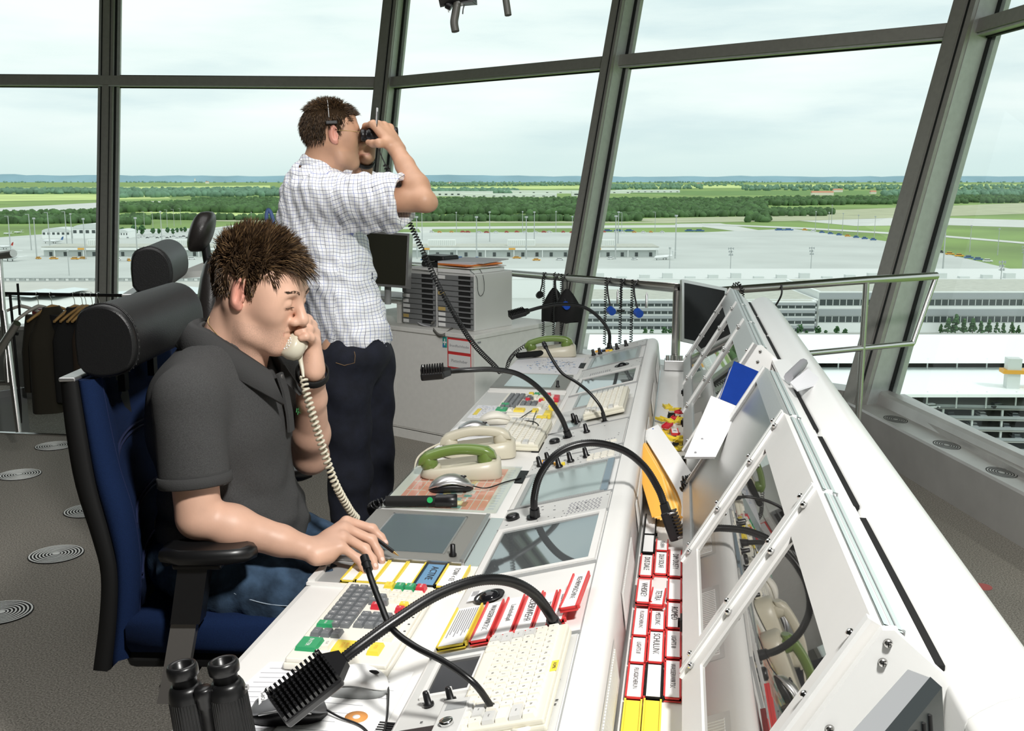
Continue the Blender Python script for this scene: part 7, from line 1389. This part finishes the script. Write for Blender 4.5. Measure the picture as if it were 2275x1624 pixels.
# left hand round the handset
HM, HE = pD(658, 773, 2.262), HS[0] @ Vector((.004, .112, .004)); hx = (HE-HM).normalized(); hc = HM.lerp(HE, .48)
W4 = Vector(wrl); ml = [pD(682, 712, 2.345), pD(691, 724, 2.325), pD(697, 741, 2.305), pD(698, 760, 2.288)]
for i, q in enumerate(ml): fb.cap(W4+(q-W4)*.12+(ml[i]-ml[1])*.3, q, .018, .0135, .016)
tl = [[ml[0], pD(670, 700, 2.31), pD(659, 710, 2.285), pD(655, 722, 2.275)], [ml[1], pD(680, 714, 2.285), pD(667, 720, 2.26), pD(657, 730, 2.255)], [ml[2], pD(686, 731, 2.268), pD(672, 733, 2.243), pD(661, 740, 2.240)], [ml[3], pD(690, 750, 2.255), pD(679, 748, 2.235), pD(669, 751, 2.232)]]
for i, fp in enumerate(tl): r0 = (.0100, .0104, .0100, .0090)[i]; fb.chain(fp, [r0*1.15, r0*1.04, r0*.92, r0*.78], .005, .010)
fb.chain([W4.lerp(ml[2], .35), pD(684, 788, 2.335), pD(672, 768, 2.335), pD(660, 748, 2.33)], [.017, .014, .011, .009], .008, .014)
MI = HS[0].inverted(); MIn = np.array(MI)
def pickh(c, sc=1.035, HFi=MIn, stub=True, hp=None):
    l = (c @ HFi[:3, :3].T+HFi[:3, 3])/sc; out = np.zeros(len(c), int); x, y, z = l[:, 0], np.abs(l[:, 1]), l[:, 2]; near = (np.abs(x) < .13) & (y < .1) & (np.abs(z) < .16)
    jaw = near & (z < -.045+.35*(.06-x)*0) & (x > -.005) & (z > -.125) & ~((z > -.052) & (x < .085)); out[jaw] = 2 if stub else 0
    out[near & (y > .077) & (z > -.03) & (z < .042) & (x < .03) & (x > -.05)] = 3
    ex, ez = (y/.0215), (z+.0615)/.0098; out[near & (x > .072) & (ex**2+ez**2 < 1)] = 1
    for q in (HANDP if hp is None else hp): out[np.linalg.norm(c-np.array(q), axis=1) < .030] = 0
    return out
HANDP = ml+[p for f_ in tl for p in f_]+[W4, W4.lerp(ml[1], .5)]
body = field_obj('body', fb, [SKIN, LIP, STUB, EARC], sm, pickh)
# finger nails
mb = MB()
for fp in FG:
    a, b = fp[2], fp[3]; d = (b-a).normalized(); n_ = (Vector((0, 0, 1))-d*d.z+Vector((.1, -.35, 0))).normalized(); n_ = (n_-d*n_.dot(d)).normalized(); mb.ell((0, 0, 0), (.0068, .0050, .0020), mat('nail', (.80, .55, .47), .3), 10, frame(b+n_*.0062-d*.001, d, n_))
obj('finger_nails', mb, sm)
hair(sm, HS, [HAIRD, HAIRM, HAIRL], 'spiky', 7, 5200); brows(sm, HS, HAIRD, fb)
mb = MB(); Mh, sc_ = HS
for y in (-1, 1): mb.tube([onface(fb, HS, y*q, -.0015-.0032*math.sin((q-.017)*105), .0012) for q in (.018, .024, .031, .038, .044)], [.0006, .0011, .0013, .0012, .0005], HAIRD, 5)
obj('eyelashes', mb, sm)
# polo shirt
fp_ = Field((-1.28, 1.80, .66), (-.76, 2.48, 1.26), .0035)
spn = [((-.985, 2.12, .76), .145, .185), ((-1.000, 2.12, .90), .140, .172), ((-1.005, 2.12, 1.02), .150, .185), ((-1.010, 2.12, 1.10), .135, .19)]
for (c, rx, ry) in spn: fp_.ell(c, (rx, ry, .115), None, .06)
fp_.ell((-.985, 2.12, .80), (.155, .185, .12), None, .05)
for y in (-1, 1): fp_.cap((-1.0, 2.12+y*.03, 1.178), (-.985, 2.12+y*.175, 1.125), .062, .066, .04)
fp_.cap((-1.02, 2.12, 1.09), (-.99, 2.12, 1.19), .09, .078, .05)
def sleeve(s_, e_, t, r0, r1, hole):
    s3_, e3 = Vector(s_), Vector(e_); d = (e3-s3_).normalized(); c = s3_.lerp(e3, t); fp_.cap(s_, s3_.lerp(e3, t+.15), r0, r1, .03, 'u', None, [(c, d)]); return c, d
cR, dR = sleeve(sh, el, .72, .068, .072, 0); cL, dL = sleeve(shl, (ell_[0]+.0, ell_[1], ell_[2]), .62, .066, .068, 0)
fp_.cap(Vector(sh).lerp(Vector(el), .55), Vector(el), .057, .053, .004, 's'); fp_.cap(Vector(shl).lerp(Vector(ell_), .5), Vector(ell_), .056, .052, .004, 's')
fp_.cap(nb_-np.array((.0, 0, .0)), HS[0] @ Vector((-.026, 0, -.020)), .070, .066, .006, 's'); fp_.cap((-.955, 2.12, 1.175), (-.90, 2.12, 1.22), .050, .06, .008, 's')
fp_.warp(lambda X, Y, Z: .0030*np.sin(34*X+58*Z+4*np.sin(16*Y)+2*np.sin(22*Z))*np.clip((1.12-Z)*4, 0, 1)+.0028*np.sin(95*Z-60*X+22*Y)*np.clip((.93-Z)*7, 0, 1)+.0022*np.sin(70*X-40*Z+30*Y)*np.clip((X+1.0)*-6, 0, 1)); fp_.plane((0, 0, .715), (0, 0, -1))
polo = field_obj('polo_shirt', fp_, [POLO, POLOD], sm, lambda c: ((((c-np.array(cR)) @ np.array(dR) > -.028) & (np.linalg.norm(c-np.array(cR), axis=1) < .085)) | (((c-np.array(cL)) @ np.array(dL) > -.028) & (np.linalg.norm(c-np.array(cL), axis=1) < .085))).astype(int))
def cuff(c, d, r, p): band('sleeve_hem', p, Vector(c)-d*.012, d, r, .024, POLOD)
cuff(cR, dR, .0715, sm); cuff(cL, dL, .0675, sm)
# collar, open at the front
mb = MB(); rg = []
for k in range(33):
    a = R(28+304*k/32); f_ = abs(k-16)/16; fr = max(0, f_-.55)/.45; c, s_ = math.cos(a), math.sin(a); ctr = Vector((-.982+.045*fr, 2.12, 0))
    zt_ = 1.266-.070*fr-.030*f_*f_; zi = zt_-.035; top = ctr+Vector((c*.070, s_*.074, zt_)); inn = ctr+Vector((c*.072, s_*.078, zi)); mid = ctr+Vector((c*.080, s_*.085, zt_-.006)); out = ctr+Vector((c*(.108+.012*fr), s_*(.116+.004*fr), zt_-.050-.022*fr)); ou2 = ctr+Vector((c*(.100+.010*fr), s_*(.108), zt_-.054-.022*fr))
    rg.append([inn, top, mid, out, ou2])
mb.loft(rg, POLOD, True, True); obj('collar', mb, sm)
mb = MB(); fx = [(-.868, 1.150), (-.856, 1.11), (-.848, 1.06), (-.846, 1.02)]
mb.loft([[Vector((x, 2.108, z)), Vector((x, 2.136, z)), Vector((x+.006, 2.136, z)), Vector((x+.006, 2.108, z))] for x, z in fx], POLOD, True, True, smooth=False); obj('button_placket', mb, sm)
mb = MB(); [mb.cyl((x+.005, 2.122, z), (x+.0085, 2.122, z), .0048, ALU, None, 12) for x, z in ((-.866, 1.142),)]; obj('button', mb, sm)
mb = MB(); M = frame((-.861, 2.205, 1.045), (0, 1, 0), (1, 0, .15)); [mb.tube([M @ Vector(p) for p in q], .0011, mat('green_thread', (.04, .25, .08), .7), 4) for q in (((-.012, 0, .004), (-.006, .008, .004), (0, .002, .004), (.004, .010, .004), (.012, .001, .004)), ((-.008, -.006, .004), (0, 0, .004), (.008, -.006, .004)))]; obj('chest_emblem', mb, sm)
mb = MB(); mb.tube(spline([HS[0] @ Vector(p) for p in ((-.085, -.03, -.075), (-.065, -.066, -.085), (-.02, -.072, -.108), (.02, -.060, -.130))], 6), .0011, mat('gold', (.75, .55, .25), .25, .9), 5); obj('necklace', mb, sm)
band('wrist_band', sm, Vector(wrl)+(Vector(ell_)-Vector(wrl)).normalized()*.012, Vector(ell_)-Vector(wrl), .034, .020, BLACKM)
# jeans
fj = Field((-1.22, 1.86, .06), (-.48, 2.42, .92), .0045)
fj.ell((-1.02, 2.12, .735), (.155, .178, .12), None, .03)
for s_ in (-1, 1):
    y0 = 2.12+s_*.095; fj.cap((-.98, y0, .722), (-.70, 2.12+s_*.105, .660), .105, .076, .04); fj.cap((-.66, 2.12+s_*.105, .660), (-.62, 2.12+s_*.10, .16), .064, .056, .03)
fj.warp(lambda X, Y, Z: .003*np.sin(60*X+30*np.sin(9*Y)+25*Z)+.002*np.sin(110*X-45*Y)); fj.plane((0, 0, .835), (.25, 0, 1))
jeans = field_obj('jeans', fj, [DENIM], sm)
mb = MB()
for q in (((436, 1352), (455, 1370), (480, 1390), (505, 1405), (525, 1415)), ((520, 1318), (550, 1330), (585, 1340), (620, 1345), (640, 1346))):
    q = [p for p in (fj.hit(a, b, .001) for a, b in q) if p]
    if len(q) > 2: mb.tube(spline(q, 4), .0012, STITCH, 5); obj('seam_stitching', mb, sm)
for s_ in (-1, 1):
    mb = MB(); mb.loft([[(-.70+q[0]*.26, 2.12+s_*.10+q[1]*w_, z) for q in ((0, -1), (.25, -1.1), (.8, -.9), (1, 0), (.8, .9), (.25, 1.1), (0, 1))] for z, w_ in ((0, .045), (.03, .046), (.07, .038), (.10, .03))], BLACK, True, True); obj('shoe', mb, sm)
# handset in the left hand, pen in the right
t = thing('handset', 'beige telephone handset held to the ear of the seated man', 'handset', loc=hc)
up_ = (W4+Vector((.01, 0, .02))-hc); zax = (up_-hx*up_.dot(hx)).normalized(); MHs = frame(hc, hx, zax)
for o_ in [handset(t, MW[t.name].inverted() @ MHs @ Matrix.Translation((0, 0, -.005)), PHONEB, (HE-HM).length+.035, 'body')]: pass
mb = MB(); Mm = MHs @ Matrix.Translation((-(HE-HM).length/2+.002, 0, -.012)) @ Matrix.Rotation(R(-8), 4, 'Y'); mb.lathe([(.0001, -.018), (.022, -.018), (.0285, -.012), (.0295, .004), (.026, .016), (.0001, .020)], PHONEB, 24, Mm)
for q in range(3):
    for j in range(6*q+1 if q == 0 else 6*q): a = 2*math.pi*j/max(1, 6*q); mb.lathe([(.0001, -.0200), (.0014, -.0196), (.0018, -.018)], PAPERL, 6, Mm @ Matrix.Translation((.0068*q*math.cos(a), .0068*q*math.sin(a), 0)))
obj('mouthpiece', mb, t)
c0 = pD(667, 798, 2.26); mb = MB(); mb.tube([c0+Vector((0, 0, .012)), c0, pD(672, 822, 2.25), pD(674, 838, 2.245)], [.0065, .0055, .004, .003], PHONEB, 10); obj('strain_relief', mb, t)
cordth(spline([pD(674, 838, 2.245), pD(680, 870, 2.235), pD(700, 940, 2.23), pD(722, 1010, 2.235), pD(745, 1075, 2.25), pD(775, 1130, 2.31), pD(792, 1152, 2.35)], 10), .0072, 36, .0028, PHONEB, 'beige coiled telephone cord hanging from the held handset', per=12, n=6)
t = thing('pen', 'black and gold ballpoint pen in the hand of the seated man', 'pen', loc=pD(886, 1235, 2.24)); a, b = pD(886, 1235, 2.235), pD(772, 1148, 2.335); d = (b-a).normalized()
mb = MB(); mb.tube([a+d*.016, a+d*.02, a+d*.135], [.0032, .0042, .0045], BLACK, 10); obj('barrel', mb, t); mb = MB(); mb.tube([a, a+d*.003, a+d*.016], [.0006, .0012, .0032], mat('gold', (.75, .55, .25), .25, .9), 10); obj('tip', mb, t)
# ================================================================== the standing man
HD = headframe(tuple(pD(739, 304, 3.72)), R(24), R(-2), 0, 1.0)
st = thing('person', 'standing man in a checked short-sleeved shirt and dark jeans looking through binoculars', 'person', loc=(-1.15, 3.55, 0))
S_ = lambda px, py, D: pD(px, py, D)
rsh, rel, rwr = S_(722, 440, 3.62), S_(942, 446, 3.50), S_(884, 338, 3.62)
lsh, lel, lwr = S_(775, 425, 3.98), S_(800, 430, 3.98), S_(812, 352, 3.80); lel = S_(792, 435, 3.99)
fs = Field((-1.62, 3.20, .02), (-.72, 4.12, 1.90), .004)
head(fs, HD)
nk = np.array(S_(700, 400, 3.76)); fs.cap(HD[0] @ Vector((-.03, 0, -.03)), nk, .056, .066, .025); fs.cap(HD[0] @ Vector((0, 0, -.06)), np.array(S_(720, 398, 3.76)), .045, .055, .025)
fs.cap(nk, S_(755, 700, 3.78), .070, .085, .03)
for a_, b_, c_ in ((rsh, rel, rwr), (lsh, lel, lwr)):
    fs.cap(a_, b_, .050, .039, .02); m_ = b_.lerp(c_, .28); fs.cap(b_, m_, .036, .043, .014); fs.cap(m_, b_.lerp(c_, .72), .043, .033, .02); fs.cap(b_.lerp(c_, .72), c_, .034, .028, .012)
fs.ell(rel+Vector((.022, .008, -.010)), (.020, .020, .020), None, .025)
hipc = S_(790, 770, 3.78)
for s_, o_ in ((-1, Vector((-.02, -.09, 0))), (1, Vector((.02, .09, 0)))): h0 = hipc+o_; fs.cap(h0, (h0.x+.01, h0.y-.02, .50), .075, .055, .03); fs.cap((h0.x+.01, h0.y-.02, .50), (h0.x+.0, h0.y-.02, .10), .05, .04, .03)
# hands on the binoculars
rm = [S_(829, 276, 3.62), S_(840, 277, 3.64), S_(853, 279, 3.66), S_(866, 284, 3.68)]; wv = rwr
for i, q in enumerate(rm): fs.cap(wv+(q-wv)*.15+(rm[i]-rm[1])*.3, q, .019, .0135, .016)
for i, q in enumerate(rm):
    e1 = S_((812, 824, 838, 852)[i], (283, 279, 279, 282)[i]-3, 3.70+.01*i); e2 = S_((806, 818, 833, 848)[i], (292, 288, 288, 290)[i], 3.76+.01*i); fs.chain([q, e1, e2], [.0125, .0110, .0090], .006, .012)
fs.chain([wv.lerp(rm[0], .3), S_(842, 318, 3.58), S_(828, 319, 3.60), S_(818, 316, 3.63)], [.018, .015, .0125, .010], .008, .014)
lm = [S_(800, 322, 3.80), S_(808, 318, 3.79), S_(818, 316, 3.79), S_(828, 318, 3.80)]
for i, q in enumerate(lm): fs.cap(lwr+(q-lwr)*.15+(lm[i]-lm[1])*.3, q, .019, .014, .016); fs.chain([q, q+Vector((.012, -.020, .012)), q+Vector((.018, -.030, .032))], [.0125, .0115, .0095], .006, .012)
fs.chain([lwr.lerp(lm[0], .4), S_(796, 322, 3.76), S_(794, 306, 3.77)], [.016, .013, .010], .006, .012)
HDi = np.array(HD[0].inverted()); body2 = field_obj('body', fs, [SKIN2, mat('lips_tanned', (.50, .23, .17), .45), mat('skin_tanned_shaved', (.575, .335, .225), .5), EARC], st, lambda c: pickh(c, 1.0, HDi, True, lm+[lwr, lwr.lerp(lm[1], .5), S_(794, 306, 3.77), S_(796, 322, 3.76)]))
hair(st, HD, [HAIRD, HAIRM, HAIRM], 'flat', 11, 5000)
# shirt
ft = Field((-1.66, 3.18, .80), (-.72, 4.14, 1.66), .005)
def at3(px, py, D, rx, ry, rz, k=.06, hd_=24):
    Rz = np.array(Matrix.Rotation(R(hd_), 3, 'Z')); ft.ell(np.array(pD(px, py, D)), (rx, ry, rz), Rz, k)
at3(722, 455, 3.80, .128, .205, .12, 0); at3(725, 540, 3.79, .150, .190, .15); at3(745, 620, 3.78, .145, .178, .15); at3(772, 700, 3.78, .135, .178, .13); at3(788, 755, 3.78, .130, .178, .10)
ft.cap(nk, S_(712, 450, 3.78), .090, .12, .05); at3(700, 430, 3.77, .115, .19, .085, .05); at3(690, 500, 3.78, .115, .17, .14, .05)
def tube_sleeve(a_, b_, t, r0, r1):
    d = (b_-a_).normalized(); c = a_.lerp(b_, t); ft.cap(a_, a_.lerp(b_, t+.1), r0, r1, .05, 'u', (d.cross(Vector((0, 1, 0))), .92), [(c, d+Vector((0, 0, .08)))]); return c, d
cs1, ds1 = tube_sleeve(rsh, rel, .80, .078, .084); cs2, ds2 = tube_sleeve(lsh, lel+Vector((.1, 0, 0)), .9, .075, .08)
ft.cap(rsh.lerp(rel, .5), rel, .066, .066, .004, 's'); ft.cap(S_(775, 505, 3.62), S_(880, 512, 3.55), .012, .006, .05)
ft.cap(nk+np.array((0, 0, .02)), HD[0] @ Vector((-.03, 0, -.02)), .068, .066, .006, 's')
ft.warp(lambda X, Y, Z: .0045*np.sin(26*X+30*Y+52*Z+3*np.sin(20*Z))*np.clip((1.52-Z)*3, .25, 1)+.0035*np.sin(55*Z-70*X+30*Y)+.002*np.sin(130*X+60*Z))
hem = S_(780, 796, 3.78); HX, HY, HZ = float(S_(826, 780, 3.78).x), float(S_(826, 780, 3.78).y), float(hem.z)
def hemcut(X, Y, Z):
    s_ = (X-HX)*math.cos(R(24))+(Y-HY)*math.sin(R(24)); zh = HZ+.085*np.exp(-(s_/.062)**2)+.03*np.clip(s_-.02, 0, 1); return np.maximum(0, (zh-Z)*1.0+.0)*30
ft.warp(hemcut); shirt = field_obj('checked_shirt', ft, [CHK, CHKS], st, lambda c: ((c-np.array(rsh)) @ np.array((rel-rsh).normalized()) > .07).astype(int))
band('sleeve_hem', st, Vector(cs1)-ds1*.010, ds1, .082, .022, CHKS, ell=1.0)
mb = MB(); rg = []
MC = Matrix.Translation(S_(714, 364, 3.755)) @ Matrix.Rotation(R(24), 4, 'Z') @ Matrix.Rotation(R(14), 4, 'Y')
for k in range(33):
    a = R(22+316*k/32); f_ = abs(k-16)/16; fr = max(0, f_-.5)/.5; c, s_ = math.cos(a), math.sin(a); z0 = .020-.022*fr
    rg.append([MC @ Vector(p) for p in ((c*.070, s_*.072, z0-.03), (c*.068, s_*.070, z0), (c*.074, s_*.076, z0-.004), (c*(.086+.01*fr), s_*.090, z0-.044-.012*fr), (c*(.081+.01*fr), s_*.085, z0-.046-.012*fr))])
mb.loft(rg, CHKS, True, True); obj('collar', mb, st)
# trousers
fd = Field((-1.55, 3.25, .05), (-.80, 4.05, 1.14), .006)
fd.ell(S_(785, 780, 3.78), (.132, .175, .13), np.array(Matrix.Rotation(R(24), 3, 'Z')), .03)
for h0 in (hipc+Vector((-.015, -.088, 0)), hipc+Vector((.02, .088, 0))): fd.cap((h0.x, h0.y, h0.z-.05), (h0.x+.015, h0.y-.02, .50), .100, .075, .03); fd.cap((h0.x+.015, h0.y-.02, .52), (h0.x+.005, h0.y-.02, .10), .075, .072, .03)
fd.warp(lambda X, Y, Z: .004*np.sin(40*Z+24*X+3*np.sin(12*Y))+.003*np.sin(90*Z-30*Y)*np.clip((.5-Z)*4, 0, 1)); field_obj('dark_jeans', fd, [DENIMD], st)
mb = MB(); q = [fd.hit(*p, .001, 3.3) for p in ((746, 806), (765, 812), (788, 806), (789, 790), (786, 775))]; mb.tube([p for p in q if p], .0012, STITCHB, 4); q = [fd.hit(*p, .001, 3.3) for p in ((812, 756), (816, 764))]; mb.tube([p for p in q if p], .0014, STITCHB, 4); obj('pocket_stitching', mb, st)
for o_ in (Vector((-.0, -.11, 0)), Vector((.03, .07, 0))):
    mb = MB(); b_ = Vector((hipc.x-.08, hipc.y, 0))+o_; rz = Matrix.Translation((b_.x, b_.y, 0)) @ Matrix.Rotation(R(24), 4, 'Z'); mb.loft([[(q[0]*.28, q[1]*w_, z) for q in ((0, -.8), (.3, -1), (.8, -1.05), (1, 0), (.8, 1.05), (.3, 1), (0, .8))] for z, w_ in ((0, .045), (.035, .045), (.075, .034), (.10, .028))], BLACK, True, True, rz); obj('shoe', mb, st)
band('wrist_watch', st, lwr+(lel-lwr).normalized()*.008, lel-lwr, .0345, .022, BLACK, dial=4.0)
# headset band on the hair, spectacles
Mh, sc_ = HD; mb = MB(); mb.tube([Mh @ (Vector((-.012+.004*math.cos(a), .088*math.cos(a), .037+.098*math.sin(a)))*sc_) for a in [R(150+8*k-130) for k in range(0, 19)]], .0016, ALU, 6); obj('headset_band', mb, st)
mb = MB(); mb.box((-.030, -.0955, .040), (.012, -.088, .052), BLACK, Matrix.Translation((0, 0, 0)), bev=.003); mb.v = [tuple(Mh @ (Vector(v)*sc_)) for v in mb.v]; obj('headset_pad', mb, st)
mb = MB(); mb.tube([Mh @ (Vector(p)*sc_) for p in ((-.004, -.083, .020), (.04, -.076, .018), (.092, -.062, .012))], .0011, mat('gold', (.75, .55, .25), .25, .9), 5); mb.tube([Mh @ (Vector((.097, -.036+.022*math.cos(a), .004+.016*math.sin(a)))*sc_) for a in [2*math.pi*k/16 for k in range(17)]], .001, MATS['gold'], 5); obj('spectacles', mb, st)
# binoculars at the eyes
BF = Matrix.Translation(S_(800, 301, 3.70)) @ Matrix.Rotation(R(19), 4, 'Z') @ Matrix.Rotation(R(-1), 4, 'Y'); t = thing('binoculars', 'black binoculars held to the eyes of the standing man', 'binoculars', M=BF)
for i, y in enumerate((-.034, .034)):
    mb = MB(); Mx = Matrix.Translation((0, y, 0)) @ Matrix.Rotation(R(90), 4, 'Y'); mb.lathe([(.0001, .004), (.012, .002), (.019, 0), (.021, .004), (.021, .016), (.018, .018), (.018, .024), (.025, .030), (.027, .036), (.027, .050), (.025, .054), (.028, .060), (.027, .085), (.024, .105), (.026, .120), (.026, .132), (.022, .133), (.0001, .128)], BLACK, 24, Mx); obj('barrel', mb, t, False)
mb = MB(); mb.box((.040, -.02, -.012), (.100, .02, .012), BLACK, bev=.004); mb.cyl((.03, 0, .012), (.06, 0, .012), .011, BLACKM); obj('bridge', mb, t, False)
t = thing('ballpoint_pen', 'silver and black pen pointing up between the fingers of the standing man', 'pen', loc=S_(837, 275, 3.60)); a, b = S_(836, 282, 3.61), S_(838, 240, 3.62); mb = MB(); mb.tube([a, b], .0042, ALU, 10); obj('barrel', mb, t); mb = MB(); mb.cyl(a+Vector((.003, -.004, 0)), a.lerp(b, .8)+Vector((.003, -.004, 0)), .0016, BLACK, None, 6); obj('clip', mb, t)
cordth(spline([S_(842, 332, 3.60), S_(849, 350, 3.60), S_(856, 365, 3.60)], 6), 0, 0, .0022, BLACK, 'short straight end of the headset cord under the raised hand', name='thin_cord')
cordth(spline([S_(856, 365, 3.60), S_(872, 405, 3.62), S_(890, 450, 3.64), S_(905, 485, 3.66), S_(940, 560, 3.7), S_(985, 655, 3.8), S_(1045, 755, 3.95), S_(1098, 812, 4.1), S_(1112, 828, 4.15)], 12), .0085, 95, .0024, BLACK, 'long black coiled headset cord stretched from the standing man down to the desk')
cordth(spline([S_(791, 352, 3.78), S_(800, 366, 3.76), S_(806, 386, 3.76), S_(808, 404, 3.76)], 6), 0, 0, .0016, BLACK, 'thin dark lead below the chin of the standing man', name='lead')
# ------------------------------------------------------------------ labels of look-alikes told apart by their place, counted from the left
ORD = ['leftmost', 'second', 'third', 'fourth', 'fifth', 'sixth', 'seventh', 'eighth', 'ninth', 'tenth', 'eleventh', 'twelfth', 'thirteenth', 'fourteenth', 'fifteenth', 'sixteenth', 'seventeenth', 'eighteenth', 'nineteenth', 'twentieth', 'twenty-first', 'twenty-second', 'twenty-third', 'twenty-fourth', 'twenty-fifth', 'twenty-sixth', 'twenty-seventh', 'twenty-eighth', 'twenty-ninth', 'thirtieth']
same = {}
for o in S.objects:
    if o.parent is None and 'label' in o: same.setdefault(o['label'], []).append(o)
for lb, os_ in same.items():
    if len(os_) < 2: continue
    def col_(o):
        v = np.array(o.matrix_basis.translation)-_C; return float((v @ _r)/(v @ _f))
    os_.sort(key=col_); n = len(os_); wds = lb.split()
    for i, o in enumerate(os_):
        tail = 'leftmost' if i == 0 else ('rightmost' if i == n-1 else ORD[i]+' from the left'); o['label'] = ' '.join(wds[:16-len(tail.split())]).rstrip(',')+', '+tail
